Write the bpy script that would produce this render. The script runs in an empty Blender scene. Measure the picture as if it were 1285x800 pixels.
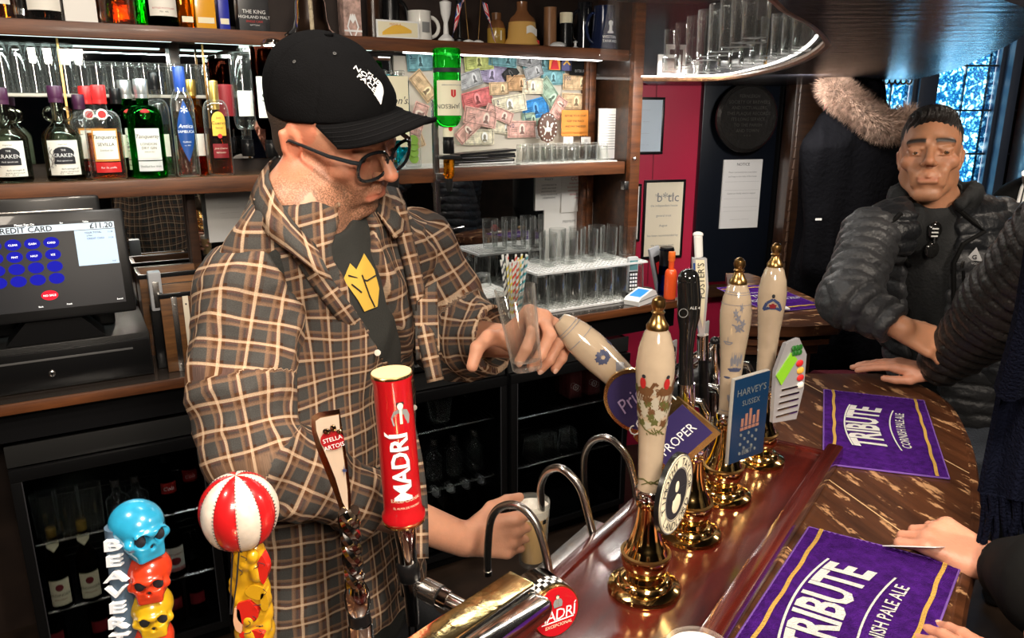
import bpy, bmesh, math, random
import numpy as np
from mathutils import Vector, Matrix
random.seed(7); np.random.seed(7)
S = bpy.context.scene
COL = S.collection
PI = math.pi
# ---------------------------------------------------------------- camera
TILT = math.radians(15.1); CH = 1.75; FPX = 950.0
cd = bpy.data.cameras.new('camera'); cd.sensor_width = 36; cd.lens = FPX/1285*36; cd.clip_start = .02
cam = bpy.data.objects.new('camera', cd); COL.objects.link(cam)
cam.location = (0, 0, CH); cam.rotation_euler = (PI/2-TILT, 0, 0)
S.camera = cam
# ---------------------------------------------------------------- exposure, world
S.view_settings.view_transform = 'Standard'; S.view_settings.look = 'None'
S.view_settings.gamma = 1; S.view_settings.use_curve_mapping = False
S.view_settings.exposure = 0.2
w = bpy.data.worlds.new('sky'); S.world = w; w.use_nodes = True
wn = w.node_tree; bg = wn.nodes['Background']
bg.inputs[0].default_value = (.80, .90, 1, 1); bg.inputs[1].default_value = 5
# ---------------------------------------------------------------- lamps of the room and added fill lights
def lamp(kind, loc, target, energy, color, size=.3, sizey=None, spread=None, name='lamp'):
    l = bpy.data.lights.new(name, kind); l.energy = energy; l.color = color
    if kind == 'AREA':
        l.size = size
        if sizey: l.shape = 'RECTANGLE'; l.size_y = sizey
        if spread: l.spread = spread
    else: l.shadow_soft_size = size
    o = bpy.data.objects.new(name, l); COL.objects.link(o); o.location = loc
    d = Vector(target)-Vector(loc); o.rotation_euler = d.to_track_quat('-Z', 'Y').to_euler()
    return o
WARM = (1, .87, .72); COOL = (.84, .92, 1); WHITE = (1, .95, .88)
lamp('AREA', (.35, .35, 2.5), (.0, 1.3, 1.3), 30, WARM, .2, name='ceiling_lamp_over_pumps')
lamp('AREA', (-.9, .5, 2.5), (-.3, 1.5, 1.2), 13, WARM, .2, name='ceiling_lamp_left')
lamp('AREA', (.30, -.45, 2.25), (-.1, 1.3, 1.5), 27, WARM, .35, name='added_light_on_barman')  # unseen light added above the viewpoint to brighten the barman's face
lamp('AREA', (-.35, 1.35, 2.55), (-.25, 2.4, 1.5), 9, WHITE, .3, name='ceiling_lamp_back_bar')
lamp('AREA', (1.6, .7, 2.4), (1.0, 1.9, 1.2), 20, WARM, .25, name='ceiling_lamp_customers')
lamp('AREA', (1.05, 2.75, 1.86), (.95, 3.9, 1.2), 9, WHITE, .12, name='added_light_on_red_wall')  # added light below the gantry, lifts the dark red wall
lamp('AREA', (1.9, 2.6, 2.5), (1.45, 3.0, 1.4), 4, WARM, .2, name='added_light_on_coats')  # unseen light added so that coats and fur show up
lamp('AREA', (.46, 2.2, 2.17), (.50, 2.2, 1.8), 5, WHITE, .08, 1.2, name='gantry_shelf_lamp')
lamp('AREA', (.62, 3.11, 1.96), (.57, 3.2, 1.6), 9, WHITE, .8, .04, name='led_strip_right_bay').rotation_euler = (0, 0, math.radians(30))
lamp('AREA', (-1.02, 2.35, 1.96), (0, 0, 0), 5, (.85, 1, .95), .9, .04, name='led_strip_left_bay').rotation_euler = (0, 0, math.radians(30))
lamp('AREA', (2.45, 5.1, 1.95), (2.45, 3.0, 1.95), 170, COOL, 3.4, 2.0, name='overcast_sky_outside')
# ---------------------------------------------------------------- geometry of the photograph: points from pixels at a known distance
def ray(px, py):
    x = (px-642.5)/FPX; v = (400-py)/FPX
    return Vector((x, math.cos(TILT)+v*math.sin(TILT), -math.sin(TILT)+v*math.cos(TILT)))
def PZ(px, py, z): r = ray(px, py); s = (z-CH)/r.z; return Vector((r.x*s, r.y*s, z))
def PY(px, py, Y): r = ray(px, py); s = Y/r.y; return Vector((r.x*s, Y, CH+r.z*s))
RW = math.radians(30); RB = math.radians(55.2)
def L(t, w, z): return Vector((t*.8660254-w*.5, t*.5+w*.8660254, z))
def PW(px, py, w):                     # (t, w, z) in the frame of the back bar
    r = ray(px, py); s = w/(-.5*r.x+.8660254*r.y); p = Vector((r.x*s, r.y*s, CH+r.z*s))
    return (p.x*.8660254+p.y*.5, w, p.z)
# ---------------------------------------------------------------- materials
MATS = {}
def NT(name):
    m = bpy.data.materials.new(name); m.use_nodes = True
    return m, m.node_tree, m.node_tree.nodes['Principled BSDF']
def C4(c): return (c[0], c[1], c[2], 1)
def M(name, col=(.8, .8, .8), rough=.5, metal=0, coat=0, trans=0, ior=1.45, emit=0, sheen=0, bump=0, bscale=40, var=0, vscale=8, spec=.5, alpha=1, stretch=(1, 1, 1)):
    if name in MATS: return MATS[name]
    m, t, b = NT(name); b.inputs['Base Color'].default_value = C4(col); b.inputs['Roughness'].default_value = rough
    b.inputs['Metallic'].default_value = metal; b.inputs['Coat Weight'].default_value = coat
    b.inputs['Transmission Weight'].default_value = trans; b.inputs['IOR'].default_value = ior
    b.inputs['Specular IOR Level'].default_value = spec; b.inputs['Alpha'].default_value = alpha
    b.inputs['Sheen Weight'].default_value = sheen
    if emit: b.inputs['Emission Color'].default_value = C4(col); b.inputs['Emission Strength'].default_value = emit
    N = t.nodes; K = t.links
    if bump or var:
        tc = N.new('ShaderNodeTexCoord'); mp = N.new('ShaderNodeMapping'); mp.inputs[3].default_value = stretch
        K.new(tc.outputs['Object'], mp.inputs[0])
    if bump:
        n = N.new('ShaderNodeTexNoise'); n.inputs['Scale'].default_value = bscale; n.inputs['Detail'].default_value = 4
        K.new(mp.outputs[0], n.inputs['Vector'])
        bp = N.new('ShaderNodeBump'); bp.inputs['Strength'].default_value = bump; bp.inputs['Distance'].default_value = .01
        K.new(n.outputs[0], bp.inputs['Height']); K.new(bp.outputs[0], b.inputs['Normal'])
    if var:
        n = N.new('ShaderNodeTexNoise'); n.inputs['Scale'].default_value = vscale; n.inputs['Detail'].default_value = 6
        K.new(mp.outputs[0], n.inputs['Vector'])
        r = N.new('ShaderNodeValToRGB'); r.color_ramp.elements[0].position = .3; r.color_ramp.elements[1].position = .7
        r.color_ramp.elements[0].color = C4([c*(1-var) for c in col]); r.color_ramp.elements[1].color = C4([min(1, c*(1+var)) for c in col])
        K.new(n.outputs[0], r.inputs[0]); K.new(r.outputs[0], b.inputs['Base Color'])
    MATS[name] = m; return m
def ramp(t, stops):
    r = t.nodes.new('ShaderNodeValToRGB'); e = r.color_ramp.elements
    while len(e) < len(stops): e.new(.5)
    for i, (p, c) in enumerate(stops): e[i].position = p; e[i].color = C4(c)
    return r
def wood(name, dark, light, rough=.3, coat=.5, scale=6, axis=0, chips=None):
    m, t, b = NT(name); N = t.nodes; K = t.links
    tc = N.new('ShaderNodeTexCoord'); mp = N.new('ShaderNodeMapping')
    s = [scale*6]*3; s[axis] = scale*.5; mp.inputs[3].default_value = s
    K.new(tc.outputs['Object'], mp.inputs[0])
    n = N.new('ShaderNodeTexNoise'); n.inputs['Scale'].default_value = 1; n.inputs['Detail'].default_value = 8; n.inputs['Roughness'].default_value = .65
    K.new(mp.outputs[0], n.inputs['Vector'])
    r = ramp(t, [(.32, dark), (.72, light)]); K.new(n.outputs[0], r.inputs[0])
    out = r.outputs[0]
    b.inputs['Roughness'].default_value = rough; b.inputs['Coat Weight'].default_value = coat; b.inputs['Coat Roughness'].default_value = .12
    if chips:
        n2 = N.new('ShaderNodeTexNoise'); n2.inputs['Scale'].default_value = chips[1]; n2.inputs['Detail'].default_value = 9; n2.inputs['Roughness'].default_value = .72
        mp2 = N.new('ShaderNodeMapping'); mp2.inputs[3].default_value = chips[3]; K.new(tc.outputs['Object'], mp2.inputs[0]); K.new(mp2.outputs[0], n2.inputs['Vector'])
        r2 = ramp(t, [(chips[2], (0, 0, 0)), (chips[2]+.035, (1, 1, 1))]); K.new(n2.outputs[0], r2.inputs[0])
        mx = N.new('ShaderNodeMixRGB'); K.new(r2.outputs[0], mx.inputs[0]); K.new(out, mx.inputs[1]); mx.inputs[2].default_value = C4(chips[0])
        out = mx.outputs[0]
        inv = N.new('ShaderNodeMath'); inv.operation = 'MULTIPLY_ADD'; K.new(r2.outputs[0], inv.inputs[0]); inv.inputs[1].default_value = .3; inv.inputs[2].default_value = rough
        K.new(inv.outputs[0], b.inputs['Roughness'])
        iv = N.new('ShaderNodeMath'); iv.operation = 'MULTIPLY_ADD'; K.new(r2.outputs[0], iv.inputs[0]); iv.inputs[1].default_value = -coat; iv.inputs[2].default_value = coat
        K.new(iv.outputs[0], b.inputs['Coat Weight'])
    K.new(out, b.inputs['Base Color'])
    bp = N.new('ShaderNodeBump'); bp.inputs['Strength'].default_value = .15; bp.inputs['Distance'].default_value = .003
    K.new(n.outputs[0], bp.inputs['Height']); K.new(bp.outputs[0], b.inputs['Normal'])
    MATS[name] = m; return m
def glassmat(name, col, rough=.02, ior=1.45, dens=0):
    """tinted clear glass: refracts, and lets light from the lamps through for shadows"""
    if name in MATS: return MATS[name]
    m = bpy.data.materials.new(name); m.use_nodes = True; t = m.node_tree; N = t.nodes; K = t.links; N.clear()
    g = N.new('ShaderNodeBsdfGlass'); g.inputs['Color'].default_value = C4(col); g.inputs['Roughness'].default_value = rough; g.inputs['IOR'].default_value = ior
    tr = N.new('ShaderNodeBsdfTransparent'); tr.inputs[0].default_value = C4([c*.95 for c in col])
    mx = N.new('ShaderNodeMixShader'); mx.inputs[0].default_value = .25
    o = N.new('ShaderNodeOutputMaterial'); K.new(g.outputs[0], mx.inputs[1]); K.new(tr.outputs[0], mx.inputs[2]); K.new(mx.outputs[0], o.inputs[0])
    MATS[name] = m; return m
def TT(px, z, w_):                     # position along the back bar of a point seen in column px
    k = (px-642.5)/FPX; c, s_ = math.cos(TILT), math.sin(TILT)
    return (.5*w_+k*(.8660254*w_*c-(z-CH)*s_))/(.8660254-.5*k*c)
DARKW = wood('dark varnished wood', (.018, .008, .005), (.07, .028, .012), .35, .3)
SHELFW = wood('shelf fascia wood', (.035, .010, .003), (.20, .062, .016), .5, .06)
MAHOG = wood('red mahogany', (.022, .003, .002), (.11, .012, .007), .2, .9, 4, 0, ((.45, .3, .24), 9, .69, (1, 4, 1)))
BARW = wood('worn bar top', (.022, .007, .003), (.105, .036, .014), .36, .35, 5, 0, ((.36, .19, .085), 10, .565, (1, 3.2, 1)))
BLACK = M('black paint', (.006, .006, .007), .4, spec=.3)
BLACKP = M('black plastic', (.006, .006, .0065), .3, coat=.08, spec=.35)
BLACKM = M('matt black', (.005, .005, .005), .8, spec=.15)
CHROME = M('chrome', (.82, .80, .78), .09, 1)
STEEL = M('brushed steel', (.6, .58, .56), .25, 1)
BRASS = M('polished brass', (.83, .56, .22), .1, 1)
BRASSD = M('aged brass', (.42, .25, .09), .28, 1)
GOLD = M('gold trim', (.9, .62, .25), .2, 1)
WHITEP = M('white plastic', (.85, .85, .83), .35)
PAPER = M('white paper', (.86, .84, .80), .8)
CREAMP = M('cream paper', (.80, .71, .55), .8)
INK = M('black ink', (.015, .015, .02), .7)
INKB = M('dark blue ink', (.03, .05, .14), .7)
INKR = M('red ink', (.5, .02, .02), .7)
INKG = M('grey ink', (.22, .22, .22), .7)
WHITEINK = M('white ink', (.9, .9, .9), .6)
def thinglass(name, col):
    m = bpy.data.materials.new(name); m.use_nodes = True; t = m.node_tree; N = t.nodes; K = t.links; N.clear()
    tr = N.new('ShaderNodeBsdfTransparent'); gl = N.new('ShaderNodeBsdfGlossy'); gl.inputs['Roughness'].default_value = .05
    lw = N.new('ShaderNodeLayerWeight'); lw.inputs['Blend'].default_value = .5
    r = ramp(t, [(.0, col), (.5, (.96, .97, .96)), (.85, (.85, .87, .86)), (1, (.6, .62, .61))]); K.new(lw.outputs['Facing'], r.inputs[0]); K.new(r.outputs[0], tr.inputs[0])
    f = ramp(t, [(.0, (.06,)*3), (.5, (.13,)*3), (.85, (.4,)*3), (1, (.8,)*3)]); K.new(lw.outputs['Facing'], f.inputs[0])
    m1 = N.new('ShaderNodeMixShader'); K.new(f.outputs[0], m1.inputs[0]); K.new(tr.outputs[0], m1.inputs[1]); K.new(gl.outputs[0], m1.inputs[2])
    df = N.new('ShaderNodeBsdfTranslucent'); df.inputs[0].default_value = (.9, .92, .9, 1); d2 = N.new('ShaderNodeBsdfDiffuse'); d2.inputs[0].default_value = (.9, .92, .9, 1); ad = N.new('ShaderNodeMixShader'); K.new(df.outputs[0], ad.inputs[1]); K.new(d2.outputs[0], ad.inputs[2])
    h = ramp(t, [(.0, (.01,)*3), (.5, (.03,)*3), (.85, (.22,)*3), (1, (.45,)*3)]); K.new(lw.outputs['Facing'], h.inputs[0])  # whitens towards the edges, painting in bright rim highlights
    m2 = N.new('ShaderNodeMixShader'); K.new(h.outputs[0], m2.inputs[0]); K.new(m1.outputs[0], m2.inputs[1]); K.new(ad.outputs[0], m2.inputs[2])
    o = N.new('ShaderNodeOutputMaterial'); K.new(m2.outputs[0], o.inputs[0]); MATS[name] = m; return m
CLEAR = thinglass('clear glass', (.985, .99, .985))
SHGL = M('shelf glass', (1, 1, 1), .1, alpha=.07)
MIRROR = M('mirror', (.62, .63, .64), .015, 1)
# ---------------------------------------------------------------- mesh building
def rotz(a): return Matrix.Rotation(a, 3, 'Z')
class G:
    def __init__(s): s.v = []; s.f = []
    def add(s, vs, fs, T=None):
        n = len(s.v)
        for p in vs:
            p = Vector(p); s.v.append(tuple(T @ p if T else p))
        s.f += [tuple(i+n for i in f) for f in fs]; return s
    def box(s, x0, x1, y0, y1, z0, z1, b=0, T=None):
        if x1 < x0: x0, x1 = x1, x0
        if y1 < y0: y0, y1 = y1, y0
        if z1 < z0: z0, z1 = z1, z0
        b = min(b, (x1-x0)*.45, (y1-y0)*.45, (z1-z0)*.45)
        if b <= 0:
            vs = [(x, y, z) for z in (z0, z1) for y in (y0, y1) for x in (x0, x1)]
            fs = [(0, 2, 3, 1), (4, 5, 7, 6), (0, 1, 5, 4), (2, 6, 7, 3), (0, 4, 6, 2), (1, 3, 7, 5)]
            return s.add(vs, fs, T)
        bm = bmesh.new(); bmesh.ops.create_cube(bm, size=1)
        for v in bm.verts: v.co = Vector(((x0+x1)/2+v.co.x*(x1-x0), (y0+y1)/2+v.co.y*(y1-y0), (z0+z1)/2+v.co.z*(z1-z0)))
        bmesh.ops.bevel(bm, geom=bm.edges[:], offset=b, segments=2, affect='EDGES', profile=.6)
        bm.verts.index_update()
        s.add([v.co.copy() for v in bm.verts], [[v.index for v in f.verts] for f in bm.faces], T); bm.free(); return s
    def lathe(s, prof, n=24, T=None, sq=0, sx=1, sy=1, cap=True):
        """profile [(r, z)...]; sq > 0 squares the section"""
        vs = []; fs = []
        for r, z in prof:
            for i in range(n):
                a = 2*PI*(i+.5)/n; c, d = math.cos(a), math.sin(a)
                k = 1/((abs(c)**(2+sq)+abs(d)**(2+sq))**(1/(2+sq)))
                vs.append((r*k*c*sx, r*k*d*sy, z))
        for j in range(len(prof)-1):
            for i in range(n):
                a, b = j*n+i, j*n+(i+1) % n
                fs.append((a, b, b+n, a+n))
        if cap:
            if prof[0][0] > 1e-6: fs.append(tuple(reversed(range(n))))
            if prof[-1][0] > 1e-6: fs.append(tuple(range((len(prof)-1)*n, len(prof)*n)))
        return s.add(vs, fs, T)
    def ball(s, c, r, n=16, T=None):
        r = r if isinstance(r, (tuple, list)) else (r, r, r); m = n//2
        vs = []; fs = []
        for j in range(1, m):
            p = PI*j/m
            for i in range(n): vs.append((c[0]+r[0]*math.sin(p)*math.cos(2*PI*i/n), c[1]+r[1]*math.sin(p)*math.sin(2*PI*i/n), c[2]+r[2]*math.cos(p)))
        vs += [(c[0], c[1], c[2]+r[2]), (c[0], c[1], c[2]-r[2])]
        for j in range(m-2):
            for i in range(n): fs.append((j*n+i, (j+1)*n+i, (j+1)*n+(i+1) % n, j*n+(i+1) % n))
        for i in range(n): fs.append((len(vs)-2, i, (i+1) % n)); fs.append((len(vs)-1, (m-2)*n+(i+1) % n, (m-2)*n+i))
        return s.add(vs, fs, T)
    def tube(s, pts, r, n=10, T=None, flat=1):
        pts = [Vector(p) for p in pts]; rs = r if isinstance(r, (list, tuple)) else [r]*len(pts)
        d = (pts[1]-pts[0]).normalized(); u = d.orthogonal().normalized(); vs = []; fs = []
        for i, p in enumerate(pts):
            d2 = (pts[min(i+1, len(pts)-1)]-pts[max(i-1, 0)]).normalized()
            u = (u-d2*u.dot(d2)).normalized(); w_ = d2.cross(u)
            for k in range(n):
                a = 2*PI*k/n; vs.append(p+(u*math.cos(a)+w_*math.sin(a)*flat)*rs[i])
        for i in range(len(pts)-1):
            for k in range(n): a, b = i*n+k, i*n+(k+1) % n; fs.append((a, b, b+n, a+n))
        fs.append(tuple(reversed(range(n)))); fs.append(tuple(range((len(pts)-1)*n, len(pts)*n)))
        return s.add(vs, fs, T)
    def prism(s, out, a, b, axis='z', T=None):
        """outline extruded from a to b along an axis; outline in the two other axes"""
        n = len(out); f = {'z': lambda p, h: (p[0], p[1], h), 'y': lambda p, h: (p[0], h, p[1]), 'x': lambda p, h: (h, p[0], p[1])}[axis]
        vs = [f(p, a) for p in out]+[f(p, b) for p in out]
        fs = [tuple(range(n)), tuple(reversed(range(n, 2*n)))]+[(i, (i+1) % n, n+(i+1) % n, n+i) for i in range(n)]
        return s.add(vs, fs, T)
    def grid(s, fn, nu, nv, T=None, thick=None):
        vs = [fn(i/nu, j/nv) for j in range(nv+1) for i in range(nu+1)]
        fs = [(j*(nu+1)+i, j*(nu+1)+i+1, (j+1)*(nu+1)+i+1, (j+1)*(nu+1)+i) for j in range(nv) for i in range(nu)]
        if thick:
            n = len(vs); vs = vs+[tuple(Vector(p)+Vector(thick)) for p in vs]
            fs = fs+[tuple(reversed([i+n for i in f])) for f in fs]
            W = nu+1; bd = [i for i in range(nu)]+[nu+j*W for j in range(nv)]+[nv*W+i for i in range(nu, 0, -1)]+[j*W for j in range(nv, 0, -1)]
            fs += [(bd[k], bd[(k+1) % len(bd)], bd[(k+1) % len(bd)]+n, bd[k]+n) for k in range(len(bd))]
        return s.add(vs, fs, T)
    def text(s, txt, size, fn, spacing=1, align='CENTER', shear=0, bold=0, cut=0):
        """lettering laid through fn(x, y) -> point; cut subdivides it to follow a curved surface"""
        vs, fs = textmesh(txt, spacing, shear, bold, round(cut/size, 3) if cut else 0)
        if not vs: return s
        xs = [p[0] for p in vs]; ys = [p[1] for p in vs]; x0, x1 = min(xs), max(xs)
        off = {'CENTER': (x0+x1)/2, 'LEFT': x0, 'RIGHT': x1}[align]
        return s.add([fn((p[0]-off)*size, p[1]*size) for p in vs], fs)
    def mesh(s, name, ang=35, flip=True):
        me = bpy.data.meshes.new(name); me.from_pydata([tuple(p) for p in s.v], [], s.f)
        if flip:
            bm = bmesh.new(); bm.from_mesh(me); bmesh.ops.recalc_face_normals(bm, faces=bm.faces); bm.to_mesh(me); bm.free()
        if ang:
            me.shade_smooth(); me.set_sharp_from_angle(angle=math.radians(ang))
        return me
    def obj(s, name, mat, parent=None, loc=None, rz=0, label=None, cat=None, group=None, kind=None, ang=35, flip=True):
        me = s.mesh(name, ang, flip); me.materials.append(mat)
        o = bpy.data.objects.new(name, me); COL.objects.link(o)
        if parent: o.parent = parent
        if loc is not None: o.location = loc
        if rz: o.rotation_euler = (0, 0, rz)
        tag(o, label, cat, group, kind); return o
TC = {}
def textmesh(txt, spacing=1, shear=0, bold=0, cut=0):
    k = (txt, spacing, shear, bold, cut)
    if k in TC: return TC[k]
    c = bpy.data.curves.new('t', 'FONT'); c.body = txt; c.resolution_u = 2; c.size = 1; c.space_character = spacing; c.shear = shear; c.offset = bold
    o = bpy.data.objects.new('t', c); COL.objects.link(o)
    dg = bpy.context.evaluated_depsgraph_get(); me = bpy.data.meshes.new_from_object(o.evaluated_get(dg))
    if cut:
        bm = bmesh.new(); bm.from_mesh(me); bmesh.ops.triangulate(bm, faces=bm.faces)
        for _ in range(5):
            e = [e for e in bm.edges if e.calc_length() > cut]
            if not e: break
            bmesh.ops.subdivide_edges(bm, edges=e, cuts=1); bmesh.ops.triangulate(bm, faces=bm.faces)
        bm.to_mesh(me); bm.free()
    r = ([tuple(v.co) for v in me.vertices], [tuple(p.vertices) for p in me.polygons])
    bpy.data.objects.remove(o); bpy.data.meshes.remove(me); bpy.data.curves.remove(c); TC[k] = r; return r
def tag(o, label=None, cat=None, group=None, kind=None):
    if label: o['label'] = label
    if cat: o['category'] = cat
    if group: o['group'] = group
    if kind: o['kind'] = kind
    return o
def thing(name, label, cat, loc=(0, 0, 0), rz=0, group=None, rot=None):
    o = bpy.data.objects.new(name, None); COL.objects.link(o); o.location = loc; o.empty_display_size = .02
    o.rotation_euler = rot if rot else (0, 0, rz); return tag(o, label, cat, group)
def dup(root, loc, rz=None, label=None, group=None, rot=None, scale=None):
    def cp(o, par):
        c = o.copy(); COL.objects.link(c); c.parent = par
        for ch in list(o.children): cp(ch, c)
        return c
    r = cp(root, None); r.location = loc
    if rz is not None: r.rotation_euler = (0, 0, rz)
    if rot: r.rotation_euler = rot
    if scale: r.scale = (scale,)*3 if not isinstance(scale, tuple) else scale
    if label: r['label'] = label
    if group: r['group'] = group
    return r
def front(dy=-.001, x0=0, z0=0): return lambda x, y: (x0+x, dy, z0+y)
def bend(r, z0=0, a0=0): return lambda x, y: (r*math.sin(x/r+a0), -r*math.cos(x/r+a0), z0+y)
def ordinal(i): return ['first', 'second', 'third', 'fourth', 'fifth', 'sixth', 'seventh', 'eighth', 'ninth', 'tenth', 'eleventh', 'twelfth', 'thirteenth', 'fourteenth', 'fifteenth', 'sixteenth', 'seventeenth', 'eighteenth', 'nineteenth', 'twentieth'][i] if i < 20 else 'twenty-'+ordinal(i-20)
# ================================================================ the setting
def struct(name, g, mat, loc=None, rz=0, parent=None, ang=35):
    return g.obj(name, mat, parent, loc, rz, kind=None if parent else 'structure', ang=ang)
REDW = M('red painted wall', (.42, .012, .05), .5, bump=.15, bscale=12)
DWALL = M('dark brown wall', (.025, .014, .010), .6, var=.4)
struct('floor', G().box(-4, 4.5, -3, 6, -.1, 0), M('dark floor boards', (.03, .018, .012), .4, var=.5))
struct('ceiling', G().box(-4, 4.5, -3, 6, 2.62, 2.72), M('nicotine brown ceiling', (.10, .05, .028), .7))
struct('wall_front', G().box(-4, 4.5, -3.1, -3, 0, 2.62), DWALL)
struct('wall_left', G().box(-4.1, -4, -3, 6, 0, 2.62), DWALL)
# back bar wall with the mirrors
bw = struct('wall_back', G().box(-2.3, 2.12, 2.86, 2.96, 0, 2.62), DWALL, rz=RW)
for a, b, z0, z1 in ((-1.2, .34, 1.0, 1.51), (.36, 2.0, 1.0, 1.5), (-1.2, .34, 1.6, 1.96), (.36, 1.12, 1.6, 1.96), (-1.2, .6, 2.04, 2.55)):
    G().box(a, b, 2.852, 2.862, z0, z1).obj('mirror_pane', MIRROR, bw)
# red wall, slanting
RR = math.radians(14)
red = struct('wall_right_of_back_bar', G().box(-.62, 1.15, 0, .1, 0, 2.62), REDW, loc=(.72, 3.85, 0), rz=RR)
for x in (-.28, -.02, .22): G().box(x, x+.006, -.003, 0, .9, 2.6).obj('board_joint', M('dark red joint', (.22, .006, .025), .6), red)
# window wall
def wx(px, Y=4.35): return PY(px, 150, Y).x
ww = G()
WY = 4.35; zb, zt = 1.28, 2.5
xs = [wx(1087), wx(1142), wx(1163), wx(1246)]
ww.box(1.75, xs[0], WY, WY+.12, 0, 2.62); ww.box(xs[3]+.001, wx(1276), WY, WY+.12, 0, 2.62); ww.box(xs[0], xs[3], WY, WY+.12, 0, zb); ww.box(xs[0], xs[3], WY, WY+.12, zt, 2.62)
ww.box(wx(1276), 4.5, WY, WY+.12, 0, zb); ww.box(wx(1276), 4.5, WY, WY+.12, zt, 2.62); ww.box(3.2, 4.5, WY, WY+.12, zb, zt)
struct('wall_window_side', ww, BLACKM)
struct('wall_right', G().box(4.4, 4.5, -3, 6, 0, 2.62), DWALL)
# patterned leaded glass
pg = bpy.data.materials.new('rippled leaded glass'); pg.use_nodes = True
t_ = pg.node_tree; t_.nodes.clear(); N = t_.nodes; K = t_.links
tc = N.new('ShaderNodeTexCoord'); mp = N.new('ShaderNodeMapping'); mp.inputs[3].default_value = (24, 24, 15)
vo = N.new('ShaderNodeTexVoronoi'); vo.feature = 'DISTANCE_TO_EDGE'; vo.inputs['Scale'].default_value = 1
nz = N.new('ShaderNodeTexNoise'); nz.inputs['Scale'].default_value = 30; K.new(tc.outputs['Object'], nz.inputs['Vector'])
vm = N.new('ShaderNodeVectorMath'); vm.operation = 'MULTIPLY_ADD'; K.new(nz.outputs['Color'], vm.inputs[0]); vm.inputs[1].default_value = (.09, .09, .09)
K.new(tc.outputs['Object'], vm.inputs[2]); K.new(vm.outputs[0], mp.inputs[0]); K.new(mp.outputs[0], vo.inputs['Vector'])
cr = ramp(t_, [(0, (.02, .12, .24)), (.10, (.12, .36, .50)), (.24, (.60, .84, .90)), (.42, (1, 1, 1))]); K.new(vo.outputs[0], cr.inputs[0])
tr = N.new('ShaderNodeBsdfTransparent'); K.new(cr.outputs[0], tr.inputs[0]); gl = N.new('ShaderNodeBsdfGlossy'); gl.inputs['Roughness'].default_value = .15
bp = N.new('ShaderNodeBump'); bp.inputs['Strength'].default_value = .5; K.new(vo.outputs[0], bp.inputs['Height']); K.new(bp.outputs[0], gl.inputs['Normal'])
mx = N.new('ShaderNodeMixShader'); mx.inputs[0].default_value = .06; K.new(tr.outputs[0], mx.inputs[1]); K.new(gl.outputs[0], mx.inputs[2])
o_ = N.new('ShaderNodeOutputMaterial'); K.new(mx.outputs[0], o_.inputs[0])
LEAD = M('lead came', (.04, .05, .07), .5, .6)
FRAMEB = M('blue black frame', (.035, .05, .085), .45)
def window(n, x0, x1, cols, rows, mat=pg, leads=True):
    r = bpy.data.objects.new('window_%d' % n, None); COL.objects.link(r); r.location = ((x0+x1)/2, WY, zb); r['kind'] = 'structure'
    hw = (x1-x0)/2; f = .022
    G().box(-hw, -hw+f, -.03, .06, 0, zt-zb, .004).box(hw-f, hw, -.03, .06, 0, zt-zb, .004).box(-hw+f, hw-f, -.03, .06, 0, f, .004).box(-hw+f, hw-f, -.03, .06, zt-zb-f, zt-zb, .004).obj('window_frame', FRAMEB, r)
    cw = (2*hw-2*f)/cols; rh = (zt-zb-2*f)/rows
    for i in range(cols):
        for j in range(rows):
            a = -hw+f+i*cw; c = f+j*rh
            G().box(a+.003, a+cw-.003, .010, .014, c+.003, c+rh-.003).obj('pane', mat, r)
    for i in range(1, cols): G().box(-hw+f+i*cw-.0035, -hw+f+i*cw+.0035, .004, .02, f, zt-zb-f).obj('lead_came', LEAD, r)
    for j in range(1, rows): G().box(-hw-.02, hw+.02, -.006, .024, f+j*rh-.005, f+j*rh+.005).obj('saddle_bar', LEAD, r)
    return r
window(1, xs[0], xs[1], 2, 5); window(2, xs[2], xs[3], 2, 5); window(3, wx(1276), 3.2, 3, 5)
struct('trim_1', G().box(xs[1], xs[2], WY-.06, WY+.05, zb-.05, 2.6, .004), FRAMEB)
struct('trim_2', G().box(xs[3], xs[3]+.05, WY-.10, WY, 0, 2.6, .004), FRAMEB)
struct('trim_3', G().box(xs[3]+.06, wx(1274), WY-.35, WY-.10, 0, 2.6, .01), DARKW)
# post beside the panel, with split cane beading
pp = struct('trim_4', G().box(1.33, 1.47, 3.70, 3.84, 0, 2.6, .006), DARKW)
bd = G()
for k in range(24): bd.tube([(1.345, 3.685, .7+k*.05), (1.347, 3.683, .745+k*.05)], [.0075, .0055], 8)
bd.obj('cane_beading', M('cane beading', (.10, .055, .035), .35), pp)
# ---------------------------------------------------------------- back bar joinery
def LB(name, g, mat, label, cat, loc=(0, 0, 0), group=None): return g.obj(name, mat, None, L(*loc), RW, label, cat, group)
t = thing('top_shelf', 'long top wooden shelf of the back bar carrying steins and boxes', 'shelf', L(0, 2.61, 2.005), RW)
G().box(-1.2, 2.065, .02, .245, -.03, 0).obj('shelf_board', M('shelf board', (.06, .035, .02), .5), t)
G().box(-1.2, 2.066, 0, .02, -.042, .001, .003).obj('fascia', SHELFW, t)
STRIP = M('led strip', (.80, 1, .93), emit=1.6); STRIPW = M('white led strip', (1, .97, .92), emit=9)
G().box(-.5, .33, .05, .085, -.038, -.031).obj('light_strip', STRIP, t)
G().box(.40, .98, .05, .085, -.038, -.031).obj('light_strip', STRIP, t)
G().box(1.12, 2.0, .10, .13, -.038, -.031).obj('light_strip', STRIPW, t)
t = thing('middle_shelf', 'middle wooden shelf of the back bar carrying the spirit bottles', 'shelf', L(0, 2.61, 1.556), RW)
G().box(-1.2, 2.065, .02, .245, -.03, 0).obj('shelf_board', M('shelf board', (.06, .035, .02), .5), t)
G().box(-1.2, 2.066, 0, .02, -.05, .001, .003).obj('fascia', SHELFW, t)
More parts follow.
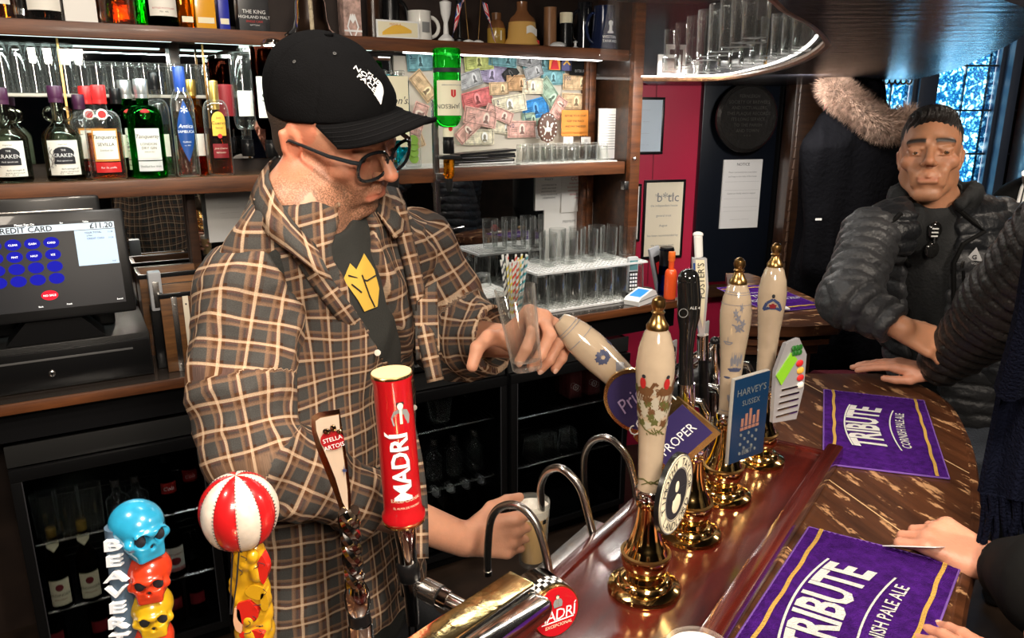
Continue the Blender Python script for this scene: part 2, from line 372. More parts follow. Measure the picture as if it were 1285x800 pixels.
g = G().box(-1.2, .995, .022, .242, 0.0005, .003); g.obj('glossy_top', M('glossy dark top', (.10, .055, .03), .12), t)
for i in range(2): G().box(1.06+.5*i, 1.54+.5*i, .025, .225, .001, .006).obj('ribbed_mat', M('ribbed white mat', (.75, .74, .70), .6, bump=.8, bscale=300), t)
t = thing('rear_glass_shelf', 'narrow shelf at the mirror carrying the row of tumblers', 'shelf', L(0, 2.785, 1.812), RW)
G().box(-1.2, .98, 0, .065, -.010, 0, .002).obj('shelf_board', M('pale shelf edge', (.45, .40, .34), .4), t)
for x in (.02, .43, .9): G().box(x, x+.006, -.012, -.006, -.25, .16).obj('brass_strip', BRASSD, t)
# divider posts
t = thing('shelf_end_post', 'tall dark wooden end post of the back bar beside the red wall', 'post', L(2.075, 2.58, 0), RW)
G().box(-.006, .045, 0, .03, .981, 2.6, .003).obj('post_front', SHELFW, t); G().box(0, .035, .03, .27, .98, 2.6).obj('side_board', DARKW, t)
G().box(-.03, 0, .004, .03, 1.44, 1.475, .002).obj('hinge_plate', STEEL, t)
G().ball((.01, -.006, 1.57), .009, 12).obj('screw_head', STEEL, t)
t = thing('mirror_pilaster', 'narrow brown wooden upright between banknote panel and white booklet', 'upright', L(1.985, 2.8, 1.0), RW)
G().box(0, .055, 0, .05, 0, 1.0, .004).obj('upright', SHELFW, t); G().box(.015, .04, -.008, 0, 0, 1.0, .003).obj('moulding', SHELFW, t)
t = thing('divider_post', 'dark wooden divider between the two bays behind the barman', 'post', L(.335, 2.8, 1.0), RW)
G().box(0, .03, 0, .05, 0, 1.0, .003).obj('upright', DARKW, t)
# counter
t = thing('back_counter', 'dark wooden worktop under the shelves carrying till and glass trays', 'counter', L(0, 2.375, .98), RW)
G().box(-1.2, 2.23, .012, .475, -.035, 0).obj('worktop', M('black worktop', (.03, .022, .018), .22, coat=.5), t)
G().box(-1.2, 2.23, 0, .012, -.03, .001, .004).obj('edge_strip', SHELFW, t)
G().box(-1.2, 2.23, .06, .08, -.13, -.035).obj('apron', BLACK, t)
# front bar
def arcpts(P, n=5):
    out = []
    m = len(P)
    for i in range(m-1):
        p0, p1, p2, p3 = [Vector(P[max(0, min(m-1, i+k))]) for k in (-1, 0, 1, 2)]
        for k in range(n):
            u = k/n; out.append(.5*((2*p1)+(-p0+p2)*u+(2*p0-5*p1+4*p2-p3)*u*u+(-p0+3*p1-3*p2+p3)*u**3))
    out.append(Vector(P[-1])); return [tuple(p[:2]) for p in out]
outer = arcpts([(.99, 1.95), (1.05, 1.90), (1.065, 1.76), (1.0, 1.565), (.924, 1.405), (.785, 1.159), (.658, .979), (.53, .80), (.33, .58), (.05, .44), (-.4, .38), (-1.0, .40)])
inner = [(-1.0, .85), (-.2, .85), (.0, .92), (.40, 1.50), (.58, 1.62), (.72, 1.95)]
bar = thing('bar_counter', 'worn wooden bar top with peeled varnish and rounded customer edge', 'bar', (0, 0, 1.07))
bo = [(p[0], p[1]) for p in outer]+inner
def rotpts(P, a): return [(p[0]*math.cos(a)-p[1]*math.sin(a), p[0]*math.sin(a)+p[1]*math.cos(a)) for p in P]
# planks run along the bar: the top is cut into boards
def clip(poly, nx, ny, c):            # keep n.p >= c
    out = []
    for i in range(len(poly)):
        a, b = poly[i], poly[(i+1) % len(poly)]; da = a[0]*nx+a[1]*ny-c; db = b[0]*nx+b[1]*ny-c
        if da >= 0: out.append(a)
        if (da >= 0) != (db >= 0): k = da/(da-db); out.append((a[0]+(b[0]-a[0])*k, a[1]+(b[1]-a[1])*k))
    return out
pd = (math.cos(math.radians(104)), math.sin(math.radians(104)))      # board direction, seen in the pale joint lines
pn = (pd[1], -pd[0])
cuts = [-2, .12, .43, .70, .915, 1.20, 3]
for a, b in zip(cuts[:-1], cuts[1:]):
    pl = clip(clip(bo, pn[0], pn[1], a+.001), -pn[0], -pn[1], -b+.001)
    if len(pl) > 2: G().prism(rotpts(pl, -math.radians(104)), -.035, 0).obj('plank', BARW, bar, rz=math.radians(104))
jt = M('pale worn joint', (.5, .32, .16), .7)
for c in cuts[1:-1]:
    pl = clip(clip(bo, pn[0], pn[1], c-.0012), -pn[0], -pn[1], -c-.0012)
    if len(pl) > 2: G().prism(pl, -.03, .0004).obj('joint', jt, bar)
g = G()
g.tube([(p[0], p[1], -.02) for p in outer], .02, 10); g.obj('nosing', BARW, bar)
ap = [(p[0]*.93, p[1]*.97) for p in outer]
g = G(); g.add([(p[0], p[1], -.035) for p in ap]+[(p[0], p[1], -1.06) for p in ap], [(i, i+1, len(ap)+i+1, len(ap)+i) for i in range(len(ap)-1)]); g.obj('front_panel', DARKW, bar)
G().box(-1.0, -.2, .83, .85, -1.06, -.03).obj('rear_panel', BLACK, bar)
G().prism([(-.2, .83), (.0, .90), (.42, 1.50), (.58, 1.62), (.72, 1.95), (.73, 1.93), (.59, 1.60), (.43, 1.48), (.02, .89), (-.18, .82)], -1.06, -.035).obj('rear_panel', BLACK, bar)
# pump deck with lip; local frame: x along the bar, y to the barman's side
deck = thing('pump_deck', 'glossy red mahogany deck with raised lip under the hand pumps', 'deck', (0, 0, 1.07), RB)
G().box(-.1, 1.53, .285, .52, .0005, .006, .002).obj('deck_board', MAHOG, deck)
G().box(-.1, 1.55, .254, .286, .0005, .032, .008).obj('lip', MAHOG, deck); G().box(-.1, 1.53, .508, .53, -.04, .010, .003).obj('rear_edge', MAHOG, deck)
G().box(1.53, 1.55, .286, .52, .0005, .012, .003).obj('end_strip', MAHOG, deck)
DZ = 1.076
# far section of the bar
t = thing('far_bar', 'far section of wooden bar with towel beyond the beer fonts', 'bar', (0, 0, 1.07))
fb = [(.74, 2.43), (.95, 2.42), (1.10, 2.45), (1.165, 2.56), (1.16, 2.80), (1.12, 3.10), (1.05, 3.3), (.95, 3.3)]
G().prism(fb, -.035, 0).obj('top', BARW, t)
fi = [(.77, 2.50), (.93, 2.48), (1.06, 2.51), (1.10, 2.60), (1.09, 2.80), (1.06, 3.08), (1.0, 3.25), (.97, 3.25)]
G().prism(fi, -.12, -.036).obj('frieze', SHELFW, t); G().prism([(.76, 2.46), (.95, 2.44), (1.08, 2.47), (1.13, 2.57), (1.13, 2.8), (1.05, 3.1), (.96, 3.27)], -.075, -.055).obj('moulding', SHELFW, t)
G().prism([(p[0]-.03, p[1]+.06) for p in fi[:6]]+fi[6:], -1.07, -.121).obj('base', BLACKM, t)
G().box(.985, 1.035, 2.50, 2.55, -1.07, -.121, .004).obj('corner_post', DARKW, t)
# gantry over the bar
GZ = 1.885
GANT = M('black gloss gantry', (.010, .010, .013), .27, spec=.22, bump=.35, bscale=9, stretch=(1, 4, 1))
def pz2(px, py): p = PZ(px, py, GZ); return (p.x, p.y)
rim = arcpts([(.53, 3.30), pz2(900, 101), pz2(960, 92), pz2(1005, 79), pz2(1036, 61), pz2(1036, 50), pz2(1018, 32), pz2(985, 14), (.28, .93), (.1, .75)], 6)
gt = thing('bar_gantry', 'black glossy curved gantry hanging over the bar with a lit glass shelf', 'gantry', (0, 0, GZ))
outerg = arcpts([(.66, 3.78), (1.3, 3.9), pz2(1050, 107), pz2(1100, 105), pz2(1150, 99), pz2(1200, 86), pz2(1250, 64), pz2(1285, 44), (.75, 1.15), (.45, .85), (.2, .6)], 5)
n1 = len(rim); n2 = len(outerg)
def resample(P, n):
    P = [Vector(p) for p in P]; d = [0]
    for a, b in zip(P[:-1], P[1:]): d.append(d[-1]+(b-a).length)
    out = []
    for k in range(n):
        s = d[-1]*k/(n-1); i = max(j for j in range(len(d)) if d[j] <= s+1e-9); i = min(i, len(P)-2)
        u = (s-d[i])/max(1e-9, d[i+1]-d[i]); out.append(tuple(P[i].lerp(P[i+1], min(1, u))))
    return out
ra = resample(rim, 50); rb = resample(outerg, 50)
g = G(); vs = [(p[0], p[1], 0) for p in ra]+[(p[0], p[1], 0) for p in rb]
vs += [(p[0], p[1], .03) for p in ra]+[(p[0], p[1], .03) for p in rb]
fs = [(i, i+1, 51+i, 50+i) for i in range(49)]+[(100+i, 150+i, 151+i, 101+i) for i in range(49)]+[(i, 100+i, 101+i, i+1) for i in range(49)]
g.add(vs, fs); g.obj('underside_panel', GANT, gt)
g = G(); g.add([(p[0], p[1], 0) for p in rb]+[(p[0], p[1], .73) for p in rb], [(i, i+1, 51+i, 50+i) for i in range(49)]); g.obj('outer_fascia', GANT, gt)
g = G(); rc = [(p[0]*.99, p[1]) for p in ra]
g.add([(p[0], p[1], .014) for p in ra]+[(p[0], p[1], .73) for p in ra], [(i, i+1, 51+i, 50+i) for i in range(49)]); g.obj('inner_fascia', BLACK, gt)
sh = [(p[0]-.004, p[1]) for p in ra if p[1] > 1.0]+[(.12, 1.0), (.34, 3.2)]
G().prism(sh, .002, .012).obj('glass_shelf', SHGL, gt)
G().prism(sh, .30, .31).obj('shelf_ceiling', BLACKM, gt)
G().tube([(p[0]-.03, p[1]-.012, .018) for p in ra if p[1] > 1.62], .004, 6).obj('led_edge', M('led edge', (1, .97, .9), emit=2.2), gt)
g = G(); g.tube([(p[0], p[1], .008) for p in ra], .010, 8); g.obj('wooden_rim', M('worn rim wood', (.22, .11, .05), .4, var=.5, vscale=60), gt)
p = PZ(972, 86, GZ); G().tube([(p.x-.03, p.y, .012), (p.x-.03, p.y, .30)], .005, 8).obj('brass_rod', BRASSD, gt)
# ================================================================ bottles
def bprof(R, H, nk=.014, sh=.62, style='round'):
    """outer profile of a bottle: R radius, H full height to the cap, sh shoulder start"""
    P = [(R*.90, 0), (R*.97, .003), (R, .008), (R, H*sh)]
    n = 6
    for i in range(1, n+1):
        u = i/n
        if style == 'round': r = nk+(R-nk)*math.cos(u*PI/2)**.8 if u < 1 else nk; z = H*sh+(H*.14)*math.sin(u*PI/2)
        else: r = R+(nk-R)*(u*u*(3-2*u)); z = H*sh+H*.20*u
        P.append((r, z))
    P += [(nk, H*.93), (nk*1.12, H*.935), (nk*1.12, H*.95), (nk*.9, H*.955), (nk*.9, H*.97)]
    return P
def patch(r, w_, z0, z1, zc=None, n=10, off=.0009, sq=0, shape=None, sx=1):
    """label wrapped on the front of a bottle"""
    g = G(); a = w_/(2*r)
    if shape:                                  # outline list in unit square, wrapped
        dd = []
        for (u0, v0), (u1, v1) in zip(shape, shape[1:]+shape[:1]):
            m_ = max(1, int(max(abs(u1-u0), abs(v1-v0))/.13)); dd += [(u0+(u1-u0)*q/m_, v0+(v1-v0)*q/m_) for q in range(m_)]
        pts = [((u-.5)*w_, z0+(z1-z0)*v) for u, v in dd]; cx = sum(p[0] for p in pts)/len(pts); cz = sum(p[1] for p in pts)/len(pts)
        f = lambda x, z: ((r+off)*math.sin(x/r), -(r+off)*math.cos(x/r), z)
        vs = [f(cx, cz)]; m = len(pts); rings = 4
        for k in range(1, rings+1):
            for p in pts: vs.append(f(cx+(p[0]-cx)*k/rings, cz+(p[1]-cz)*k/rings))
        fs = [(0, 1+i, 1+(i+1) % m) for i in range(m)]
        for k in range(1, rings):
            for i in range(m): fs.append((1+(k-1)*m+i, 1+k*m+i, 1+k*m+(i+1) % m, 1+(k-1)*m+(i+1) % m))
        return g.add(vs, fs)
    return g.grid(lambda u, v: ((r+off)*math.sin((u*2-1)*a), -(r+off)*math.cos((u*2-1)*a), z0+(z1-z0)*v), n, 1)
ELL = [(.5+.5*math.cos(2*PI*i/20), .5+.5*math.sin(2*PI*i/20)) for i in range(20)]
LENS = [(.5+.5*math.sin(PI*i/10)**1.1, i/10) for i in range(11)]+[(.5-.5*math.sin(PI*i/10)**1.1, i/10) for i in range(9, 0, -1)]
ARCH = [(0, 0), (1, 0), (1, .62)]+[(.5+.5*math.cos(PI*i/8), .62+.38*math.sin(PI*i/8)) for i in range(1, 8)]+[(0, .62)]
def bottle(name, label, loc, R, H, glass, cap, labels=(), nk=.014, sh=.62, style='round', sq=0, liquid=None, rz=RW, caph=.13, capr=1.25, inv=False, group=None, sy=1, ears=False):
    t = thing(name, label, 'bottle', loc, rz, group)
    fl = (lambda g: G().add([(-p[0], p[1], H-p[2]) for p in g.v], g.f)) if inv else (lambda g: g)
    P = bprof(R, H, nk, sh, style)
    fl(G().lathe(P, 28, sq=sq, sy=sy)).obj('glass_body', glass, t)
    if liquid:
        lv = H*liquid[1]; Q = [(max(.002, r-.004), max(.006, z)) for r, z in P if z < lv]; Q.append((Q[-1][0], lv))
        fl(G().lathe(Q, 24, sq=sq, sy=sy)).obj('liquid', liquid[0], t)
    c = H*(1-caph); cr_ = nk*capr
    fl(G().lathe([(cr_*.96, c), (cr_, c+.003), (cr_, H-.003), (cr_*.93, H)], 20)).obj('cap', cap, t)
    fl(G().lathe([(cr_*.97, c-.012), (cr_*.97, c)], 16)).obj('neck_seal', cap, t)
    if ears:
        for s in (-1, 1):
            G().tube([(s*(nk+.002+.017*math.sin(a)), 0, H*.70+.019*math.cos(a)+.002) for a in [PI*k/8 for k in range(9)]], .0045, 8).obj('ring_handle', glass, t)
    for lb in labels:
        k = lb['k'] if 'k' in lb else R
        o = fl(patch(k, lb['w'], lb['z'][0], lb['z'][1], shape=lb.get('shape'), off=lb.get('off', .001))).obj(lb.get('name', 'label'), lb['m'], t, flip=False)
        if 'label' in lb: o['label'] = lb['label']
        for (s, size, zz, ink, *rest) in lb.get('txt', ()):
            x0 = rest[0] if rest else 0
            fl(G().text(s, size, bend(k+lb.get('off', .001)+.0006, zz, x0/k), shear=rest[1] if len(rest) > 1 else 0)).obj('lettering', ink, o, ang=0)
    return t
GG = glassmat('green glass', (.05, .62, .12)); GBL = glassmat('pale glass', (.90, .95, .88)); GBR = glassmat('brown glass', (.10, .02, .01)); GAM = glassmat('amber glass', (.95, .55, .12))
GBLU = glassmat('blue glass', (.10, .75, .90)); GDK = glassmat('dark glass', (.05, .07, .05))
GREEN2 = glassmat('bright green glass', (.10, .80, .16)); LIQA = glassmat('amber liquid', (.90, .42, .06), ior=1.33); LIQG = glassmat('gin', (.93, .97, .95), ior=1.33)
LIQB = glassmat('brown liquid', (.22, .04, .01), ior=1.33); LIQR = glassmat('rum', (.08, .02, .01), ior=1.33); LIQO = glassmat('orange liquid', (.95, .50, .12), ior=1.33)
REDC = M('red cap', (.62, .02, .02), .35); SILC = M('silver cap', (.72, .73, .72), .28, .9); BLUC = M('blue cap', (.015, .05, .25), .35); GLDC = M('gold cap', (.75, .48, .12), .3, .9); PURC = M('dark purple cap', (.05, .01, .035), .4)
LABW = M('label white', (.86, .83, .75), .6); LABG = M('label grey', (.72, .73, .72), .6); LABK = M('label black', (.015, .015, .02), .6); LABR = M('label red', (.62, .02, .02), .5); LABB = M('label blue', (.01, .06, .25), .4); LABY = M('label yellow', (.85, .48, .06), .5); LABM = M('label maroon', (.22, .01, .015), .5); LABC = M('label cream', (.85, .78, .56), .6); LABO = M('label orange border', (.70, .30, .06), .5)
SZ = 1.5595
def mid(px, w_=2.675): return L(TT(px, SZ, w_), w_, SZ)
KR = [dict(w=.085, z=(.018, .118), m=LABW, txt=[('imported', .006, .105, INK), ('dark strength 47', .007, .034, INK, .012), ('BLACK SPICED RUM', .0055, .026, INK, .01), ('70 cl      40% vol', .005, .021, INK)]),
      dict(w=.056, z=(.050, .100), m=LABK, shape=ARCH, off=.0018, name='black_cartouche', txt=[('THE', .007, .088, WHITEINK), ('KRAKEN', .0155, .070, WHITEINK), ('black spiced rum', .006, .058, WHITEINK)])]
k1 = bottle('rum_bottle', 'clear rum bottle with octopus label and black cap, leftmost on middle shelf', mid(18), .052, .265, GBL, PURC, KR, nk=.016, sh=.46, style='slope', ears=True, liquid=(LIQR, .06))
k2 = bottle('rum_bottle', 'clear rum bottle with ring handles, between leftmost rum bottle and red-capped gin', mid(85), .052, .272, GBL, PURC, KR, nk=.016, sh=.46, style='slope', ears=True, liquid=(LIQR, .06))
for r_, sx_ in ((k1, -1), (k2, -1)):
    for q in range(5): G().tube([(-.03+.006*math.sin(a*1.3+q)-.006*(a/3)*math.cos(q*1.9), -.0545+.003*abs(q-2)*.4, .075-.012*a+.006*q) for a in [j*.5 for j in range(8)]], .0011, 5).obj('tentacle_print', M('grey print', (.25, .22, .2), .7), r_)
TQ = lambda big, red: [dict(w=.072, z=(.055, .150), m=LABO if red else LABG, txt=[]), dict(w=.062, z=(.061, .144), m=LABW, off=.0016, txt=[('Tanqueray', .0165, .121, INK, 0, .3), ('SEVILLA' if red else 'LONDON', .0135 if red else .011, .100, INK)] + ([('Distilled Gin', .007, .085, INK)] if red else [('DRY GIN', .011, .088, INK), ('IMPORTED', .006, .078, INK)])),
      dict(w=.072, z=(.022, .052), m=LABR if red else LABG, name='lower_label', txt=[('flor de sevilla' if red else 'Distilled four times', .008, .034, WHITEINK if red else INK)]),
      dict(w=.032, z=(.175, .207), m=LABW if red else LABR, k=.047, name='seal', shape=ELL, off=-.001, txt=[('T', .016, .186, INKR if red else GOLD)]), dict(w=.022, z=(.180, .202), m=LABR, k=.047, name='wax', shape=ELL, off=-.0003, txt=[])]
def tq(px, w_, red, label, s=1): return bottle('gin_bottle', label, mid(px, w_), .050, .275 if red else .295, CLEAR if red else GG, REDC if red else SILC, TQ(1, red), nk=.017, sh=.60, caph=.15, capr=1.2, liquid=(LIQO, .5) if red else None)
tq(138, 2.662, True, 'clear orange gin bottle with bright red cap, in the front row')
tq(190, 2.662, False, 'green London dry gin bottle with silver cap, foremost on middle shelf')
tq(122, 2.762, True, 'second red-capped gin bottle standing behind the first, by the mirror')
tq(170, 2.762, False, 'green gin bottle with silver cap half hidden behind foremost green one')
bottle('sambuca_bottle', 'tall clear sambuca bottle with blue pointed oval label and blue cap', mid(238, 2.665), .034, .335, CLEAR, BLUC, [dict(w=.052, z=(.045, .235), m=LABB, shape=LENS, txt=[('*', .05, .18, WHITEINK), ('Antica', .017, .150, WHITEINK, 0, .2), ('SAMBUCA', .0115, .135, WHITEINK), ('CLASSIC', .007, .105, WHITEINK), ('est. 1853', .005, .095, WHITEINK)])], nk=.014, sh=.66, style='slope', caph=.19, liquid=(LIQG, .6))
bottle('tequila_bottle', 'square clear tequila bottle with gold neck and yellow arched label', mid(278, 2.675), .037, .295, CLEAR, GLDC, [dict(w=.042, z=(.125, .200), m=LABY, shape=ARCH, k=.042, txt=[('Jose', .009, .178, INK), ('Cuervo', .0145, .160, INK), ('Especial', .007, .148, INK)]), dict(w=.048, z=(.055, .100), m=LABM, k=.042, name='lower_label', txt=[('Jose Cuervo', .008, .083, CREAMP, 0, .3), ('REPOSADO', .006, .070, CREAMP)]), dict(w=.014, z=(.117, .131), m=LABR, k=.043, shape=ELL, name='wax_seal')], nk=.014, sh=.66, sq=3, caph=.26, capr=1.05, liquid=(LIQA, .50))
for px, cap, lab, gl, H, lq in ((207, BLACKP, 'bottle with tall black cap behind the sambuca bottle', CLEAR, .32, LIQG), (250, GLDC, 'gold-necked bottle standing behind sambuca and tequila', GAM, .30, LIQA), (158, BLACKP, 'dark bottle half hidden behind the green gin', GDK, .27, None), (112, PURC, 'clear bottle against mirror behind second rum bottle', CLEAR, .25, LIQB)):
    bottle('spirit_bottle', lab, mid(px, 2.745), .034, H, gl, cap, [dict(w=.05, z=(.06, .13), m=LABW, txt=[])], sh=.6, liquid=(lq, .5) if lq else None)
# inverted bottles in measures
OPTB = M('optic black', (.015, .015, .015), .3)
def optic(px, ztop, w_, H, R, glass, labels, label, name='inverted_bottle', nk=.016, liquid=None, sq=0, capm=BLACKP):
    t = bottle(name, label, L(TT(px, ztop-H, w_), w_, ztop-H), R, H, glass, capm, labels, nk=nk, sh=.60, inv=True, liquid=liquid, sq=sq)
    return t
JL = [dict(w=.118, z=(.105, .220), m=LABC, txt=[])]
jt_ = optic(563, 1.967, 2.475, .35, .0475, GREEN2, JL, 'large green whiskey bottle hanging upside down in a measure', liquid=None)
def flipf(k, H, zz, a0=0): return lambda x, y: (-(k)*math.sin(x/k+a0), -(k)*math.cos(x/k+a0), H-(zz+y))
jl = [c for c in jt_.children if c.name.startswith('label')][0]
G().text('JAMESON', .021, flipf(.0492, .35, .183, .35)).obj('lettering', INK, jl, ang=0)
G().add([flipf(.0492, .35, .135)(x, y) for x, y in ((-.009, 0), (.009, 0), (.009, .02), (0, .026), (-.009, .02))], [(0, 1, 2, 3, 4)]).obj('red_crest', LABR, jl, ang=0)
G().text('TRIPLE DISTILLED IRISH WHISKEY', .0055, flipf(.0492, .35, .118)).obj('lettering', INKB, jl, ang=0)
G().lathe([(.0482, .35-.078), (.0482, .35-.064)], 28, cap=False).obj('black_band', LABK, jt_)
G().lathe([(.0188, .045), (.0188, .095)], 20, cap=False).obj('neck_label', LABC, jt_)
G().add([(0.008*math.cos(a), -.0195, .085+.008*math.sin(a)) for a in [k*PI/6 for k in range(12)]], [tuple(range(12))]).obj('neck_seal_print', LABR, jt_)
m = thing('spirit_measure', 'black and chrome measure under the upside-down green bottle', 'bar measure', L(TT(563, 1.6, 2.475), 2.475, 1.500), RW)
G().box(-.034, .034, -.028, .028, .098, .112, .004).obj('clamp', OPTB, m)
G().lathe([(.012, .03), (.019, .045), (.019, .095), (.015, .098)], 20).obj('measure_chamber', GAM, m)
G().lathe([(.008, -.015), (.013, 0), (.013, .03), (.008, .032)], 16).obj('spout', OPTB, m)
G().box(-.05, -.030, .012, .030, -.10, .30, .002).obj('bracket_rail', STEEL, m)
G().tube([(-.052, 0, -.10), (-.05, -.02, -.14), (0, -.03, -.145), (.04, -.03, -.14)], .003, 8).obj('push_bar', CHROME, m)
G().box(-.05, -.01, .0, .02, .02, .05, .003).obj('rail_clamp', STEEL, m)
optic(342, 1.955, 2.58, .34, .042, GBR, [dict(w=.085, z=(.09, .215), m=LABW, txt=[])], 'dark brown rum bottle upside down with white label beside the cap', liquid=(LIQB, .85))
lb = G().text('ST', .034, lambda x, y: (-.0105+x, -.0442, .175+y)); lb.obj('rum_lettering', INK, [c for c in COL.objects if c.get('label', '').startswith('dark brown rum bottle')][0], ang=0)
optic(312, 1.945, 2.70, .33, .036, CLEAR, [dict(w=.05, z=(.12, .2), m=LABW)], 'clear bottle upside down with steel top beside the brown rum', liquid=(LIQG, .8))
optic(288, 1.925, 2.74, .30, .040, GBR, [dict(w=.06, z=(.08, .18), m=LABM)], 'dark bottle with steel clamp upside down behind the tequila', liquid=(LIQO, .7))
for px, zt_, w_, R, lab in ((342, 1.955, 2.58, .036, 'steel cap clamp over the brown rum bottle'), (312, 1.945, 2.70, .038, 'steel cap clamp over the clear upside-down bottle'), (288, 1.925, 2.74, .044, 'steel cap clamp over the dark bottle by the mirror')):
    c_ = thing('bottle_clamp', lab, 'clamp', L(TT(px, zt_, w_), w_, zt_), RW)
    G().lathe([(R, 0.001), (R, .012), (R*.8, .022), (R*.3, .028)], 24).obj('dome', STEEL, c_); G().box(-.006, .006, -R-.004, -R, -.06, .02, .001).obj('strap', CHROME, c_)
# gin bottle with the big cream label, behind the cap peak
t = thing('gin_bottle', 'large gin bottle with cream panel and script, behind the cap peak', 'bottle', L(TT(492, 1.6, 2.55), 2.55, 1.50), RW)
g = G().lathe([(.016, .03), (.018, .08), (.040, .115), (.056, .14), (.060, .16), (.060, .36), (.052, .375), (.02, .38)], 32, sq=4, sy=.75)
g.obj('glass_body', GBLU, t); G().box(-.050, .050, -.047, -.0455, .165, .375, .0).obj('cream_label', LABC, t)
G().text("Gordon's.", .034, front(-.0478, -.014, .285), shear=.35).obj('script', INK, t, ang=0)
for k, s in enumerate(('SPECIAL DRY', 'LONDON GIN', 'distilled in the traditional way', 'from the finest botanicals', '70cl  37.5% vol')): G().text(s, .010 if k < 2 else .0055, front(-.0478, .012, .235-.013*k)).obj('lettering', INKG, t, ang=0)
G().lathe([(.020, 0), (.022, .005), (.022, .05), (.018, .055)], 20).obj('measure', OPTB, t); G().lathe([(.009, -.05), (.012, -.04), (.012, 0)], 16).obj('spout', OPTB, t)
# lime slices jar beside it
t = thing('garnish_jar', 'small glass jar of lime slices next to the gin bottle', 'jar', L(TT(519, 1.56, 2.66), 2.66, 1.563), RW)
G().lathe([(.028, 0), (.03, .01), (.03, .13), (.026, .135)], 24).obj('jar_body', CLEAR, t)
for k in range(4): G().lathe([(.018, 0), (.019, .003), (.018, .006)], 16, T=Matrix.Rotation(1.3, 3, 'X')).obj('lime_slice', M('lime', (.35, .60, .08), .4), t, loc=(0, -.004, .03+.022*k))
# ---------------------------------------------------------------- bottles and boxes on the top shelf
TZ = 2.007
def top(px, w_=2.70): return L(TT(px, TZ, w_), w_, TZ)
bottle('whisky_bottle', 'amber bottle at the far left end of the top shelf', top(2), .038, .30, CLEAR, BLACKP, [dict(w=.06, z=(.04, .14), m=LABW)], liquid=(LIQO, .5))
bottle('whisky_bottle', 'wide clear bottle of dark whisky with white label on top shelf', top(58), .055, .27, CLEAR, BLACKP, [dict(w=.09, z=(.028, .13), m=LABW)], liquid=(LIQB, .7))
t = thing('gift_carton', 'plain white carton between whisky bottles on top shelf', 'carton', top(103), RW); G().box(-.042, .042, -.03, .03, 0, .26, .002).obj('carton', PAPER, t); G().box(-.043, .043, -.031, .031, .26, .275, .002).obj('lid', LABG, t)
bottle('whisky_bottle', 'clear dimpled bottle with pale amber whisky left of the green one', top(150), .048, .28, CLEAR, GLDC, [dict(w=.05, z=(.09, .15), m=LABW)], liquid=(LIQA, .4))
bottle('wine_bottle', 'slim bright green bottle squeezed between amber and dark bottles', top(178, 2.74), .024, .30, GREEN2, GLDC)
bottle('liqueur_bottle', 'dark green bottle with wide white label on top shelf', top(206, 2.68), .043, .28, GDK, GLDC, [dict(w=.09, z=(.03, .15), m=LABW, txt=[('BOTTLED IN SCOTLAND', .006, .05, INKR), ('70cl   40%', .006, .04, INK)])], liquid=(LIQO, .4))
for px, mat_, lab, w2, tx in ((235, GAM, 'narrow amber glass carton with cross emblem', .02, 'x'), (258, M('amber gloss box', (.80, .38, .03), .2, coat=.6), 'amber glossy square bottle box', .030, 'WHISKY'), (281, M('deep blue box', (.02, .03, .35), .3), 'narrow deep blue box', .016, 'N1'), (318, M('charcoal box', (.02, .02, .022), .35), 'wide charcoal box with lettering at right end of left bay', .048, 'THE KING')):
    t = thing('spirit_box', lab+' on the top shelf', 'box', top(px, 2.69), RW); G().box(-w2, w2, -.03, .03, 0, .24, .003).obj('box_body', mat_, t); G().box(-w2*.9, w2*.9, -.028, .028, .24, .25, .002).obj('lid', LABG, t)
    if tx != 'THE KING': G().box(-w2*.8, w2*.8, -.031, -.030, .018, .035).obj('label_strip', LABC, t)
    else:
        for k, (s, z_) in enumerate((('THE KING', .055), ('HIGHLAND MALT', .040), ('SINGLE CASK', .028), ('aged 12 years', .019))): G().text(s, .016-.0035*k, front(-.0312, 0, z_)).obj('lettering', INKR if k == 2 else LABG, t, ang=0)
# ---------------------------------------------------------------- ornaments on the top shelf, right bay
def stein(name, label, px, w_, R, H, mat_, prof=None, handle=None, extra=None, cat='tankard', hm=None):
    t = thing(name, label, cat, top(px, w_), RW)
    prof = prof or [(R*.96, 0), (R, .006), (R*.97, .012), (R*.93, H*.5), (R*.90, H-.006), (R*.93, H), (R*.84, H), (R*.84, .02), (.002, .02)]
    G().lathe(prof, 32).obj('body', mat_, t)
    if handle: s = handle; G().tube([(s*(R*.9+.035*math.sin(a)), 0, H*.5+H*.33*math.cos(a)) for a in [PI*k/10 for k in range(11)]], .007, 10).obj('handle', hm or mat_, t)
    if extra: extra(t)
    return t
t = thing('bar_bell', 'polished steel bell with beige rope hanging left of the cap', 'bell', L(TT(391, 2.0, 2.50), 2.50, 1.985), RW)
G().lathe([(.062, .012), (.082, 0), (.085, .003), (.060, .022), (.050, .05), (.047, .10), (.035, .13), (.01, .14), (.001, .14)], 36).obj('bell_cup', CHROME, t)
G().tube([(-.02, -.075, .40), (-.02, -.075, .1), (-.018, -.075, -.05), (-.02, -.072, -.12)], .0065, 10).obj('rope', M('beige rope', (.55, .45, .30), .8, bump=1, bscale=120), t)
G().tube([(0, 0, .14), (0, 0, .28), (0, .11, .30)], .006, 8).obj('bracket', STEEL, t)
dm = M('red and grey patterned card', (.50, .33, .28), .6, var=.5, vscale=50)
def dia(t):
    for s in (-1, 1): G().prism([(s*.004, .0), (s*.016, .03), (s*.004, .07), (s*.008, .07), (s*.021, .03), (s*.008, .0)], -.0325, -.031, 'y').obj('white_line_print', WHITEINK, t)
    G().prism([(0, .04), (.010, .055), (0, .072), (-.010, .055)], -.0325, -.031, 'y').obj('diamond_print', WHITEINK, t); G().box(-.031, .031, -.0322, -.031, .014, .02).obj('white_line_print', WHITEINK, t)
